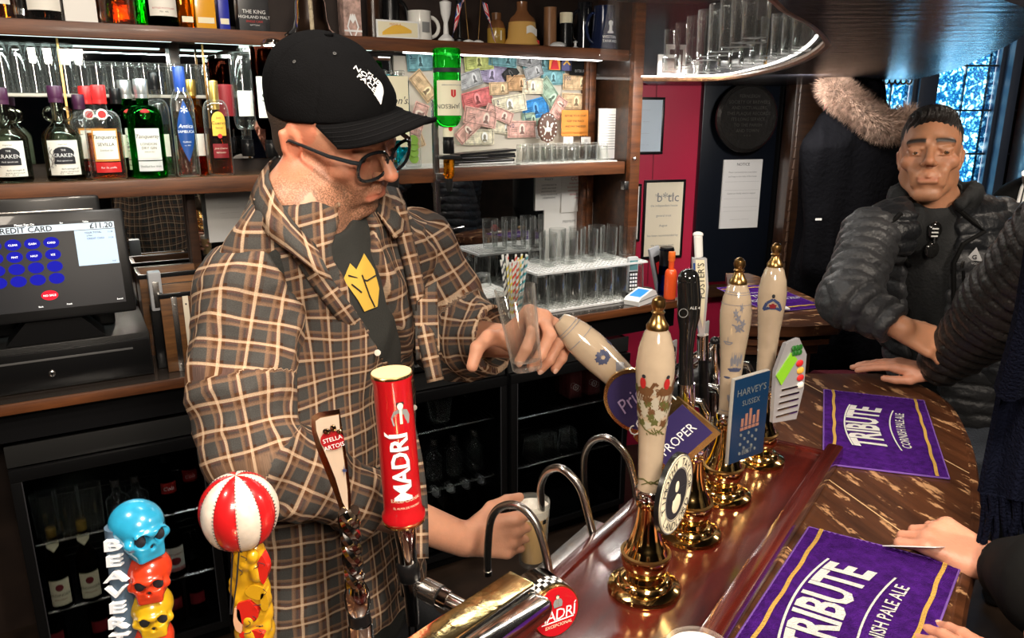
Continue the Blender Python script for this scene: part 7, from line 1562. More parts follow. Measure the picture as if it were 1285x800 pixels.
# cap
CAPM = M('black cotton twill', (.0045, .0045, .005), .95, spec=.06, bump=.25, bscale=420); cs = SDF()
CR = HR; K_ = lambda x, y, z: HC+HR @ (np.array((x, y, z))*HS)
cs.ell(K_(0, -.014, .044), tuple(np.array((.084, .101, .080))*HS), k=.006, M_=HR).ell(K_(0, -.024, .078), tuple(np.array((.068, .082, .058))*HS), k=.03, M_=HR).ell(K_(0, .050, .062), tuple(np.array((.050, .030, .036))*HS), k=.03, M_=HR)
cs.box(K_(0, 0, -.060), (.3, .3, .090*HS), k=.006, op='-', M_=frame(HR[:, 1]*math.cos(.25)+HR[:, 2]*math.sin(.25)*1, HR[:, 2]))
P, Q = cs.mesh(.003); P = relax(P, Q, 2); q = ((P-HC) @ HR)/HS; an = np.arctan2(q[:, 0], q[:, 1]+.014)
Nn = normals(P, Q); seam = np.abs(((an/(PI/3)+.0) % 1)-.5); P = P-Nn*(.0022*np.exp(-((seam-.5)/.018)**2)*(q[:, 2] > .04))[:, None]+Nn*(.0012*vnoise(P, 45, 3))[:, None]
cap = npmesh('cap_crown', P-ob, Q, CAPM, bm_)
def brim(u, v, off=0):
    a = (u-.5)*2*1.15; x = .079*math.sin(a)/math.sin(1.15); y = -.014+.102*math.cos(a*.93)+v*.078*max(0, math.cos(a*1.05))**.7; z = .062-.018*(x/.08)**2+.020*v-.040*(x/.08)**2*v
    return HT(x*(1-.05*v), y, z+off)-OB
g = G().grid(lambda u, v: brim(u, v), 36, 16); n_ = len(g.v); g2 = G().grid(lambda u, v: brim(u, v, -.0035), 36, 16); g.add(g2.v, [tuple(reversed(f)) for f in g2.f])
Wd_ = 37; rimi = [16*Wd_+i for i in range(Wd_)]; g.f += [(rimi[i], rimi[i+1], rimi[i+1]+n_, rimi[i]+n_) for i in range(36)]; g.f += [(j*Wd_, (j+1)*Wd_, (j+1)*Wd_+n_, j*Wd_+n_) for j in range(16)]+[(j*Wd_+36, (j+1)*Wd_+36, (j+1)*Wd_+36+n_, j*Wd_+36+n_) for j in range(16)]
g.obj('cap_brim', CAPM, bm_)
g = G().tube([brim(u/40, 1, -.0016) for u in range(41)], .0030, 8); g.obj('brim_edge', CAPM, bm_)
for k in range(4): G().tube([brim(u/40, .2+.2*k, .0006) for u in range(41)], .0007, 5).obj('brim_stitching', M('stitch', (.010, .010, .011), .8, spec=.1), bm_)
def surf_pt(P, Q, px, py, rad=5, off=0.0):
    """point of a surface seen at a pixel: nearest vertex on that line of sight, with its normal"""
    c, s_ = math.cos(TILT), math.sin(TILT); z = P[:, 2]-CH; dep = P[:, 1]*c-z*s_; x = 642.5+FPX*P[:, 0]/dep; y = 400-FPX*(z*c+P[:, 1]*s_)/dep
    m = np.hypot(x-px, y-py) < rad
    if not m.any(): m = np.hypot(x-px, y-py) < rad*5
    i = np.where(m)[0]; i = i[np.argmin(dep[i])]; return P[i]+0, i
NC_ = normals(P, Q)
def surf(PQ, px, py, rad=5, off=.001):
    P_, Q_, N__ = PQ; p, i = surf_pt(P_, Q_, px, py, rad); n = N__[i]
    r = ray(px, py); r = np.array(r)/np.linalg.norm(r); o = np.array((0, 0, CH)); den = r.dot(n); t_ = (p-o).dot(n)/den if abs(den) > .15 else (p-o).dot(r)
    return Vector(o+r*t_+n*off), Vector(n)
capPQ = (P, Q, NC_)
# cap embroidery: words and quarter arc, laid on the crown
def on_surf(PQ, cx, cy, ang, sc, off=.0012):
    """maps flat x, y (in photograph pixels about a centre) to the surface"""
    ca, sa = math.cos(ang), math.sin(ang)
    return lambda x, y: surf(PQ, cx+(x*ca+y*sa)*sc, cy-(-x*sa+y*ca)*sc if False else cy-(y*ca-x*sa)*sc, 4, off)[0]-OB
p0_, n0_ = surf(capPQ, 466, 101, 4, 0)
nn = n0_.normalized(); ux = Vector(HR[:, 1]); ux = (ux-nn*ux.dot(nn)).normalized(); ux = ux.lerp(Vector(PY(480, 104, 1.1)-PY(465, 100, 1.1)).normalized(), .6); ux = (ux-nn*ux.dot(nn)).normalized(); uy = nn.cross(ux); uy = uy if uy.z > 0 else -uy
from mathutils.bvhtree import BVHTree
bvh = BVHTree.FromPolygons([tuple(p) for p in P], [tuple(int(a) for a in f) for f in Q])
def onto(bv, p, n, ux, uy, off=.0011):
    def f(x, y):
        s0 = p+ux*x+uy*y+n*.03; h = bv.ray_cast(s0, -n, .08)
        return (h[0]+h[1]*off if h[0] else p+ux*x+uy*y)-OB
    return f
fo = onto(bvh, p0_, nn, ux, uy)
for k, (s, dx) in enumerate((('THE', .0035), ('NORTH', -.001), ('FACE', .0015))): G().text(s, .0105, lambda x, y: fo(x*1.35+dx-.004, y+.0045-.0085*k), bold=.012, cut=.003).obj('cap_embroidery', WHITEINK, bm_, ang=0)
g = G().grid(lambda u, v: fo(.014+.017*u-.004*v*(1-u), -.014+.026*(1-(.95*u)**2.2)*(v)), 10, 10); g.obj('cap_embroidery', WHITEINK, bm_, ang=0)
for k, (x, y) in enumerate(((420, 68), (370, 78))): p, n = surf(capPQ, x, y, 4, .001); M3 = Vector((0, 0, 1)).rotation_difference(n).to_matrix(); g = G().lathe([(.0022, 0), (.0026, .001), (.0012, .0012), (.001, 0)], 14); g.v = [tuple(p-OB+M3 @ Vector(v)) for v in g.v]; g.obj('cap_eyelet', M('eyelet', (.05, .05, .05), .6), bm_)
g = G().ball(tuple(HT(0, -.020, .139)-OB), (.007, .007, .0045), 12); g.obj('cap_button', CAPM, bm_)
# glasses
gl_ = M('glossy spectacle frame', (.012, .014, .016), .12, coat=.7); SH = [(np.sign(math.cos(a))*abs(math.cos(a))**.8*.0275, np.sign(math.sin(a))*abs(math.sin(a))**.8*.0215) for a in [2*PI*k/32 for k in range(33)]]
sp_ = bpy.data.objects.new('spectacles', None); COL.objects.link(sp_); sp_.parent = bm_
for x in (-1, 1):
    ct = (x*.0315, .108, -.006)
    G().tube([HT(ct[0]+a*(1+.0), ct[1]-abs(ct[0]+a)*.16-.0, ct[2]+b)-OB for a, b in SH], .0027, 8).obj('rim', gl_, sp_)
    G().add([HT(ct[0]+a*.96, ct[1]-abs(ct[0]+a)*.16-.0003, ct[2]+b*.96)-OB for a, b in SH[:-1]], [tuple(range(32))]).obj('lens', glassmat('lens', (.97, .98, .98), 0, 1.02), sp_)
    G().tube([HT(x*.0555, .0995, .004)-OB, HT(x*.066, .092, .006)-OB, HT(x*.078, .060, .006)-OB, HT(x*.083, .015, .006)-OB, HT(x*.083, -.010, .004)-OB, HT(x*.080, -.026, -.012)-OB], [.0036, .0040, .0034, .0030, .0028, .0022], 8, flat=.7).obj('temple', gl_, sp_)
G().tube([HT(-.0085, .1075, -.001)-OB, HT(0, .1085, .002)-OB, HT(.0085, .1075, -.001)-OB], .0022, 8).obj('bridge', gl_, sp_)
# t-shirt and shirt torso
def torso(grow):
    d = SDF(); d.cap(chest+np.array((0, 0, .05)), belly, .158+grow, .160+grow, k=.03, flat=(fT, .66)); d.cap(belly, hip, .160+grow, .170+grow, k=.04, flat=(fT, .70))
    d.cap(Rs+(Ls-Rs)*.10, Ls-(Ls-Rs)*.10, .060+grow, .060+grow, k=.05); d.cap(neck-np.array((0, 0, .030))-fT*.01, (Rs*.6+neck*.4), .050+grow, .052+grow, k=.04); d.cap(neck-np.array((0, 0, .030))-fT*.01, (Ls*.6+neck*.4), .050+grow, .052+grow, k=.04)
    d.cap(neck+np.array((0, 0, -.05))+fT*.02, chest+fT*.03, .07+grow, .09+grow, k=.05)
    return d
d = torso(.002); d.ell(neck+fT*.040+np.array((0, 0, .030)), (.088, .088, .066), k=.01, op='-'); P, Q = d.mesh(.0055); P = wrinkle(relax(P, Q, 1), Q, .004, 12, 5, (0, 0, 1)); npmesh('t_shirt', P-ob, Q, M('charcoal jersey', (.022, .023, .021), .85, bump=.2, bscale=300), bm_)
tb = BVHTree.FromPolygons([tuple(p) for p in P], [tuple(int(a) for a in f) for f in Q])
def cast(bv, px, py, off=.002):
    r = ray(px, py).normalized(); h = bv.ray_cast(Vector((0, 0, CH)), r); return (h[0]+h[1]*off) if h[0] else Vector((0, 0, CH))+r*1.25
# yellow print on the t-shirt
YP = M('yellow tee print', (.62, .40, .06), .8)
pl = [(438, 330), (446, 338), (455, 318), (468, 338), (474, 362), (472, 384), (456, 390), (446, 372), (430, 350)]
g = G(); cpt = (454, 358); vs = [cast(tb, *cpt, .003)-OB]; R_ = 5
dd_ = []
for a, b in zip(pl, pl[1:]+pl[:1]): dd_ += [(a[0]+(b[0]-a[0])*k/4, a[1]+(b[1]-a[1])*k/4) for k in range(4)]
for k in range(1, R_+1): vs += [cast(tb, cpt[0]+(x-cpt[0])*k/R_, cpt[1]+(y-cpt[1])*k/R_, .003)-OB for x, y in dd_]
m_ = len(dd_); fs = [(0, 1+i, 1+(i+1) % m_) for i in range(m_)]+[(1+(k-1)*m_+i, 1+k*m_+i, 1+k*m_+(i+1) % m_, 1+(k-1)*m_+(i+1) % m_) for k in range(1, R_) for i in range(m_)]
g.add(vs, fs).obj('yellow_print', YP, bm_, flip=False)
for ln in (((436, 345), (458, 352), (470, 345)), ((452, 345), (462, 372), (468, 384)), ((440, 356), (452, 366))): G().tube([cast(tb, *p, .0042)-OB for p in ln], .0013, 6).obj('print_line', INK, bm_)
# shirt body with the open front cut out
d = torso(.016); 
op_ = [(424, 268, .060), (442, 310, .058), (460, 360, .050), (484, 420, .036), (510, 480, .022), (532, 540, .010)]
cen = [np.array(cast(tb, x, y, .012)) for x, y, r_ in op_]
for (a, b, (_, _, ra), (_, _, rb_)) in zip(cen[:-1], cen[1:], op_[:-1], op_[1:]): d.cap(a, b, ra*.86, rb_*.86, k=.004, op='-')
d.ell(neck+fT*.02+np.array((0, 0, .062)), (.078, .078, .075), k=.006, op='-'); d.box(hip-np.array((0, 0, .10)), (.4, .4, .085), k=.01, op='-')
P, Q = d.mesh(.0045); P = relax(P, Q, 1); P = wrinkle(P, Q, .010, 7, 11, (.25, -.3, 1)); P = wrinkle(P, Q, .0035, 22, 15, (.5, 0, 1))
q = P-chest; an = np.arctan2(q @ rT, q @ fT)
uv = np.stack([an*.165, P[:, 2]+.05*(q @ rT)+.012*vnoise(P, 9, 4), np.zeros(len(P))], 1)
shirt = npmesh('shirt', P-ob, Q, PLAID, bm_, uv=uv); sb_ = BVHTree.FromPolygons([tuple(p) for p in P], [tuple(int(a) for a in f) for f in Q])
def sleeve(pts, rad, cuff, nm, seed, lat):
    d = SDF()
    for a, b, ra, rb_ in zip(pts[:-1], pts[1:], rad[:-1], rad[1:]): d.cap(a, b, ra, rb_, k=.03)
    e = pts[-1]; dv = e-pts[-2]; dv /= np.linalg.norm(dv)
    d.cap(e-dv*.046, e-dv*.004, cuff, cuff*1.02, k=.004); d.cap(e+dv*.002, e+dv*.09, cuff*.93, cuff*.93, k=.003, op='-'); d.box(e+dv*.062, (.09, .09, .062), k=.003, op='-', M_=np.array(frame(np.cross(dv, lat), dv)))
    P, Q = d.mesh(.0042); P = relax(P, Q, 1); P = wrinkle(P, Q, .012, 9, seed, np.cross(dv, (0, -1, .3))); P = wrinkle(P, Q, .004, 24, seed+5, np.cross(dv, (0, -1, -.5)))
    c = ub(P, pts); uv = np.stack([c[:, 0]*.062, c[:, 1]+.006*vnoise(P, 14, seed), np.zeros(len(P))], 1)
    return npmesh(nm, P-ob, Q, PLAID, shirt, uv=uv)
dR = (Rw-Re)/np.linalg.norm(Rw-Re); dL = (Lw-Le)/np.linalg.norm(Lw-Le)
sleeve([Rs+np.array((0, 0, .0)), (Rs+Re)/2+np.array((-.018, -.008, 0)), Re, Re+dR*.07, V(470, 634, 1.095)], [.086, .076, .072, .062, .052], .054, 'sleeve', 21, (0, 0, 1))
sleeve([Ls, (Ls+Le)/2+np.array((.01, 0, .0)), Le+np.array((0, 0, .005)), Le+dL*.06, V(622, 424, 1.335)], [.080, .078, .078, .070, .060], .060, 'sleeve', 31, (0, 0, 1))
# collar leaves, placket edges, buttons, pocket
def strip(bv, px, wd, off=.004, nm='placket', mat_=PLAID, side=1, lift=.006):
    pts = [cast(bv, x, y, off) for x, y in px]; pts = arc3(pts, 5); vs = []; uvs = []; acc = 0
    for i, p in enumerate(pts):
        t_ = (pts[min(i+1, len(pts)-1)]-pts[max(0, i-1)]).normalized(); v_ = Vector((0, 0, CH))-p; v_.normalize(); s_ = t_.cross(v_).normalized()*side
        if i: acc += (p-pts[i-1]).length
        for k in range(5): u = k/4; vs.append(p+s_*wd*u+v_*lift*math.sin(u*PI)-OB); uvs.append((u*wd, acc, 0))
    n = len(pts); m = 5; fs = [(i*m+k, i*m+k+1, (i+1)*m+k+1, (i+1)*m+k) for i in range(n-1) for k in range(m-1)]
    g = G().add(vs, fs); me = g.mesh(nm, 60, False); a = me.attributes.new('cloth', 'FLOAT_VECTOR', 'POINT'); a.data.foreach_set('vector', np.array(uvs, np.float32).ravel()); me.materials.append(mat_); o = bpy.data.objects.new(nm, me); COL.objects.link(o); o.parent = shirt
    md = o.modifiers.new('thickness', 'SOLIDIFY'); md.thickness = .0022; return o
strip(sb_, [(385, 300), (410, 340), (440, 385), (470, 430), (500, 480), (524, 545), (536, 620), (538, 700)], .030, side=1, nm='placket')
strip(sb_, [(488, 262), (496, 300), (508, 350), (524, 420), (537, 480)], .026, side=-1, nm='placket')
for x, y in ((390, 318), (470, 440), (515, 510)): p = cast(sb_, x, y, .009)-OB; g = G().lathe([(.0048, 0), (.0052, .0015), (.003, .002)], 14, T=Matrix.Rotation(1.3, 3, 'X')); g.obj('button', M('bone button', (.62, .56, .48), .3), shirt, loc=p)
def collar(pts3, nm):
    g = G(); n = len(pts3); vs = []; uvs = []
    for i, (a, b) in enumerate(pts3):
        for k in range(4): u = k/3; vs.append(Vector(a).lerp(Vector(b), u)+Vector((0, -.006, .004))*math.sin(u*PI)-OB); uvs.append((u*.05, i*.018, 0))
    fs = [(i*4+k, i*4+k+1, (i+1)*4+k+1, (i+1)*4+k) for i in range(n-1) for k in range(3)]; g.add(vs, fs); me = g.mesh(nm, 60, False); at_ = me.attributes.new('cloth', 'FLOAT_VECTOR', 'POINT'); at_.data.foreach_set('vector', np.array(uvs, np.float32).ravel()); me.materials.append(PLAID)
    o = bpy.data.objects.new(nm, me); COL.objects.link(o); o.parent = shirt; md = o.modifiers.new('thickness', 'SOLIDIFY'); md.thickness = .003
CL = [((345, 196, 1.26), (322, 238, 1.27)), ((336, 204, 1.20), (312, 250, 1.19)), ((336, 222, 1.145), (318, 272, 1.115)), ((346, 246, 1.11), (340, 300, 1.075)), ((364, 272, 1.09), (372, 322, 1.055)), ((384, 296, 1.08), (402, 346, 1.05)), ((396, 306, 1.08), (418, 352, 1.055))]
collar([(V(*a), V(*b)) for a, b in CL], 'collar')
CLr = [((470, 236, 1.33), (500, 238, 1.35)), ((474, 248, 1.29), (510, 262, 1.30)), ((472, 262, 1.25), (506, 292, 1.245)), ((474, 270, 1.235), (494, 300, 1.23))]
collar([(V(*a), V(*b)) for a, b in CLr], 'collar')
pk = [(520, 372), (548, 352), (552, 440), (522, 452)]; n = 8
g = G(); W_ = [cast(sb_, pk[0][0]*(1-u)*(1-v)+pk[1][0]*u*(1-v)+pk[2][0]*u*v+pk[3][0]*(1-u)*v, pk[0][1]*(1-u)*(1-v)+pk[1][1]*u*(1-v)+pk[2][1]*u*v+pk[3][1]*(1-u)*v, .006)-OB for v in [j/n for j in range(n+1)] for u in [i/n for i in range(n+1)]]
g.add(W_, [(j*(n+1)+i, j*(n+1)+i+1, (j+1)*(n+1)+i+1, (j+1)*(n+1)+i) for j in range(n) for i in range(n)]); me = g.mesh('pocket', 60, False); at_ = me.attributes.new('cloth', 'FLOAT_VECTOR', 'POINT'); at_.data.foreach_set('vector', np.array([(p.x*1.2+.01, p.z, 0) for p in W_], np.float32).ravel()); me.materials.append(PLAID); o = bpy.data.objects.new('pocket', me); COL.objects.link(o); o.parent = shirt; md = o.modifiers.new('thickness', 'SOLIDIFY'); md.thickness = .002
# trousers and shoes
d = SDF(); kneeR = np.array((-.18, 1.22, .50)); kneeL = np.array((-.02, 1.36, .50)); fR = np.array((-.19, 1.24, .10)); fL = np.array((-.03, 1.40, .10)); hR = hip+rT*.085-np.array((0, 0, .10)); hL = hip-rT*.085-np.array((0, 0, .10))
d.cap(hip-np.array((0, 0, .02)), hip-np.array((0, 0, .10)), .150, .155, k=.04, flat=(fT, .7)); d.cap(hR, kneeR, .088, .066, k=.03); d.cap(kneeR, fR, .066, .055, k=.02); d.cap(hL, kneeL, .088, .066, k=.03); d.cap(kneeL, fL, .066, .055, k=.02)
P, Q = d.mesh(.008); P = wrinkle(P, Q, .006, 12, 41); npmesh('trousers', P-ob, Q, M('black denim', (.012, .012, .014), .8, bump=.3, bscale=300), bm_)
for f_ in (fR, fL): d = SDF(); d.cap(f_-np.array((0, 0, .045))-fT*.03, f_-np.array((0, 0, .055))+fT*.16, .048, .042, k=.02, flat=((0, 0, 1), .8)); d.box(np.array((f_[0], f_[1], -.10)), (.5, .5, .10), k=.003, op='-'); P, Q = d.mesh(.006); npmesh('shoe', P-ob, Q, BLACKP, bm_)
# the two glasses he holds
gp = PY(662, 463, 1.12); t = tumbler('half_pint_tumbler', 'empty clear tumbler held in the barman raised hand', gp, .0235, .0320, .132, wall=.0016, base=.014); t.rotation_euler = (math.radians(-4), math.radians(-9), 0)
gp = PY(668, 706, 1.222); t = thing('half_pint_glass', 'half pint being filled with pale foamy beer in the barman lower hand', 'glass', gp); 
G().lathe([(.022, 0), (.024, .003), (.031, .125), (.0308, .127), (.0300, .124), (.0225, .010), (.001, .008)], 36).obj('glass_body', CLEAR, t)
G().lathe([(.0220, .011), (.0285, .100), (.001, .100)], 30).obj('beer', M('cloudy beer', (.72, .46, .20), .35, coat=.3), t); G().lathe([(.0286, .100), (.0296, .116), (.018, .120), (.001, .118)], 30).obj('foam', M('beer foam', (.85, .80, .70), .7), t)
G().text('CE 0.5 PINT', .0045, bend(.0312, .112, .2)).obj('mark_lettering', WHITEINK, t, ang=0)
# ================================================================ the standing customer
def puffmat(name, stops):
    m, t, b = NT(name); N = t.nodes; K = t.links; a = N.new('ShaderNodeAttribute'); a.attribute_name = 'cloth'; sp = N.new('ShaderNodeSeparateXYZ'); K.new(a.outputs['Vector'], sp.inputs[0])
    r = ramp(t, stops); K.new(sp.outputs[2], r.inputs[0]); K.new(r.outputs[0], b.inputs['Base Color']); b.inputs['Roughness'].default_value = .42; b.inputs['Sheen Weight'].default_value = .02; b.inputs['Specular IOR Level'].default_value = .35
    n = N.new('ShaderNodeTexNoise'); n.inputs['Scale'].default_value = 60; n.inputs['Detail'].default_value = 4; tc = N.new('ShaderNodeTexCoord'); K.new(tc.outputs['Object'], n.inputs['Vector'])
    bp = N.new('ShaderNodeBump'); bp.inputs['Strength'].default_value = .45; bp.inputs['Distance'].default_value = .01; K.new(n.outputs[0], bp.inputs['Height']); K.new(bp.outputs[0], b.inputs['Normal']); return m
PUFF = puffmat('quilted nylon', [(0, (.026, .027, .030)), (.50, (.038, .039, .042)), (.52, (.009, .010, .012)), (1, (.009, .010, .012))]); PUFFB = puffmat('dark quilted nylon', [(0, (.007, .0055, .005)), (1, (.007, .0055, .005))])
def quilt(P, Q, c, per, amp, seed=0, cross=0):
    """c: coordinate along the garment; bands bulge between stitched lines"""
    N_ = normals(P, Q); k = (c+.006*vnoise(P, 12, seed))/per; f = np.abs(np.sin(PI*k))**.35; P = P+N_*(amp*(f-.6))[:, None]
    return P+N_*(amp*.32*(vnoise(P*np.array((1, 1, 1.6)), 34, seed+2)))[:, None]
def sleeve2(par, org, pts, rad, per, amp, mat, nm='sleeve', seed=1, z=.3, cuffcut=True, h=.006):
    d = SDF()
    for a, b, ra, rb_ in zip(pts[:-1], pts[1:], rad[:-1], rad[1:]): d.cap(a, b, ra, rb_, k=.03)
    e = pts[-1]; dv = (e-pts[-2])/np.linalg.norm(e-pts[-2]); 
    if cuffcut: d.box(e+dv*.08, (.10, .10, .08), k=.004, op='-', M_=frame(np.cross(dv, (.1, .2, 1)), dv))
    P, Q = d.mesh(h); P = relax(P, Q, 1); c = ub(P, pts); P = quilt(P, Q, c[:, 1]+.012*np.cos(c[:, 0]), per, amp, seed); return npmesh(nm, P-org, Q, mat, par, uv=np.stack([c[:, 0], c[:, 1], np.full(len(P), z)], 1))
OC = np.array((1.18, 2.12, 0)); cu = thing('person', 'standing man with short black hair in a dark and grey quilted jacket', 'person', tuple(OC)); FRR = frame((math.sin(math.radians(-29))*math.cos(-.16), -math.cos(math.radians(-29))*math.cos(.16), .16), roll=math.radians(3)); 
HS2 = 1.10; HC2 = V(1214, 195, 2.08)-FRR @ np.array((-.080, -.012, 0))*HS2
fc_ = np.array((-.55, -.83, 0)); fc_ /= np.linalg.norm(fc_); rc = np.cross(fc_, (0, 0, 1.))
nk2 = V(1172, 250, 2.13); S1 = V(1092, 296, 2.03); S2 = V(1252, 282, 2.18); E1 = V(1070, 380, 1.90); W1 = V(1132, 412, 1.80); H1 = V(1178, 432, 1.775); ch2 = V(1172, 345, 2.14); hp2 = V(1200, 520, 2.14)
d = SDF(); head(d, HC2, FRR, HS2, jaw=.84, slim=.84); d.cap(HC2+FRR @ np.array((0, -.02, -.06))*HS2, nk2, .047, .054, k=.02); d.cap(nk2, ch2, .06, .08, k=.03); d.cap(S1, E1, .045, .040, k=.02); d.cap(E1, W1, .042, .030, k=.015); d.cap(S1*.9+S2*.1, S2*.9+S1*.1, .045, k=.03)
for s_ in (1, -1): d.cap(nk2+rc*s_*.018+fc_*.045-np.array((0, 0, .01)), HC2+FRR @ np.array((s_*.055, -.01, -.05))*HS2, .010, .012, k=.014)
F_ = H1-W1; tp = hand(d, W1, F_, (-.1, -.75, .6), (-.1, .2, 1), 1.0, flex=((20, 30, 20),)*4, thumb=[(.5, .8, -.3), (.3, .9, -.3), (.1, .95, -.3)])
P, Q = d.mesh(.0029); P = relax(P, Q, 1, .4); at = face_attrs(P, HC2, FRR, HS2, beard=.2, brow=1); at['flush'] = at['flush']*.4; at['lip'] = at['lip']*.7; npmesh('body', P-OC, Q, SK2, cu, attr=at); eyes(cu, HC2-OC, FRR, HS2, look=(-.25, -.25))
hs = SDF(); T2 = lambda x, y, z: HC2+FRR @ (np.array((x, y, z))*HS2)
hs.ell(T2(0, -.020, .042), tuple(np.array((.068, .098, .084))*HS2), k=.004, M_=FRR).ell(T2(0, .035, .088), tuple(np.array((.050, .050, .026))*HS2), k=.02, M_=FRR).ell(T2(0, -.050, -.010), tuple(np.array((.056, .060, .060))*HS2), k=.02, M_=FRR)
hs.ell(T2(0, .112, .018), tuple(np.array((.062, .075, .062))*HS2), k=.008, op='-', M_=FRR)
for x in (-1, 1): hs.ell(T2(x*.073, .004, -.014), tuple(np.array((.024, .026, .036))*HS2), k=.004, op='-', M_=FRR); hs.ell(T2(x*.048, .090, -.012), tuple(np.array((.040, .070, .048))*HS2), k=.006, op='-', M_=FRR)
hs.box(T2(0, 0, -.15), (.3, .3, .085), k=.01, op='-', M_=FRR)
P, Q = hs.mesh(.0035); q = (P-HC2) @ FRR; P = P+normals(P, Q)*(.0022*np.sin(q[:, 0]*520+12*vnoise(P, 20, 3)))[:, None]; npmesh('short_black_hair', P-OC, Q, M('black hair', (.014, .011, .010), .4, bump=.8, bscale=300, stretch=(1, 1, .2)), cu)
def tor(gr, k2=.05):
    d = SDF(); d.cap(ch2+np.array((0, 0, .04)), hp2+np.array((0, 0, .12)), .175+gr, .185+gr, k=.04, flat=(fc_, .68)); d.cap(S1*.88+S2*.12, S2*.88+S1*.12, .062+gr, .062+gr, k=k2)
    d.cap(nk2-np.array((0, 0, .06)), S1*.6+nk2*.4, .055+gr, .05+gr, k=.04); d.cap(nk2-np.array((0, 0, .06)), S2*.6+nk2*.4, .055+gr, .05+gr, k=.04); return d
d = tor(-.002); d.cap(nk2-np.array((0, 0, .02)), nk2+np.array((0, 0, .015)), .074, .070, k=.02); d.ell(nk2+fc_*.03+np.array((0, 0, .06)), (.074, .074, .085), k=.008, op='-'); P, Q = d.mesh(.007); P = wrinkle(P, Q, .007, 11, 51, (0, 0, 1)); npmesh('black_top', P-OC, Q, M('black hoodie', (.008, .009, .010), .8, bump=.3, bscale=120), cu)
tb2 = BVHTree.FromPolygons([tuple(p) for p in P], [tuple(int(a) for a in f) for f in Q])
d = tor(.012); cc = [np.array(cast(tb2, x, y, .01)) for x, y in ((1168, 270), (1166, 310), (1163, 350), (1160, 400), (1160, 450), (1160, 490))]
for a, b, r_ in zip(cc[:-1], cc[1:], (.070, .062, .056, .050, .045)): d.cap(a, b, r_, r_*.93, k=.006, op='-')
d.ell(nk2+np.array((0, 0, .05)), (.085, .085, .080), k=.01, op='-'); P, Q = d.mesh(.006); P = relax(P, Q, 1); q = P-ch2; an = np.arctan2(q @ rc, q @ fc_)
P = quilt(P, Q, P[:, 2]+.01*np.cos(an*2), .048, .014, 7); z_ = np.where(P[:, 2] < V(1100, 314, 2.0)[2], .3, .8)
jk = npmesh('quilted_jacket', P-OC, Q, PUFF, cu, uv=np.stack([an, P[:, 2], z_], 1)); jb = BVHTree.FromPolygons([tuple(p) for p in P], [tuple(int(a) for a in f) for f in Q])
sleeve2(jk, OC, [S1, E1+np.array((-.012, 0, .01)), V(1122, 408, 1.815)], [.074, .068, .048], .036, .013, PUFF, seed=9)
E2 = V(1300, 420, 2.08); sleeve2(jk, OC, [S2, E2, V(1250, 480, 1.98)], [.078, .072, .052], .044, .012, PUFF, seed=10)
# collar flap and hood round the neck
d = SDF()
for k in range(12): a0 = PI*(.10+.80*k/11)+PI/2*0; a = -PI*.12+PI*1.24*k/11; p = nk2+(-fc_*math.sin(a)+rc*math.cos(a))*.088+np.array((0, 0, .010+.018*math.sin(a))); p2 = nk2+(-fc_*math.sin(a+.28)+rc*math.cos(a+.28))*.088+np.array((0, 0, .010+.018*math.sin(a+.28))); d.cap(p, p2, .028, k=.02)
P, Q = d.mesh(.005); P = wrinkle(P, Q, .012, 20, 61, (.3, .1, 1)); npmesh('hood', P-OC, Q, M('black hoodie', (.008, .009, .010), .8), cu)
G().tube([cast(jb, *p, .004)-Vector(OC) for p in ((1202, 262), (1222, 280), (1234, 290), (1208, 306), (1198, 330), (1196, 370), (1200, 420))], .0065, 8).obj('lapel_edge', BLACKM, jk); G().tube([cast(jb, *p, .004)-Vector(OC) for p in ((1130, 268), (1105, 292), (1125, 310), (1140, 335), (1143, 380), (1138, 420))], .0065, 8).obj('lapel_edge', BLACKM, jk)
p = cast(jb, 1222, 322, .006)-Vector(OC); r_ = Vector(rc)*-1 if rc[0] < 0 else Vector(rc); lg = lambda x, z: tuple(p+r_*x+Vector((0, 0, 1))*z)
G().add([lg(-.020, -.012), lg(.020, -.012), lg(.001, .024)], [(0, 1, 2)]).obj('triangle_logo', M('logo grey', (.45, .45, .46), .5), jk, ang=0); p = p+Vector(fc_)*.0015; G().text('G', .016, lambda x, y: lg(x, y-.008), bold=.03).obj('logo_letter', INK, jk, ang=0); G().text('CRAIGDHU', .0075, lambda x, y: lg(x+.002, y-.022)).obj('lettering', M('logo grey', (.45, .45, .46), .5), jk, ang=0)
G().tube([cast(jb, 1208, 338, .006)-Vector(OC), cast(jb, 1213, 395, .006)-Vector(OC)], .004, 8).obj('pocket_zip', BLACKP, jk); pz = cast(jb, 1207, 330, .010)-Vector(OC); G().box(-.004, .004, -.002, .002, -.012, .006, .001).obj('zip_pull', STEEL, jk, loc=pz)
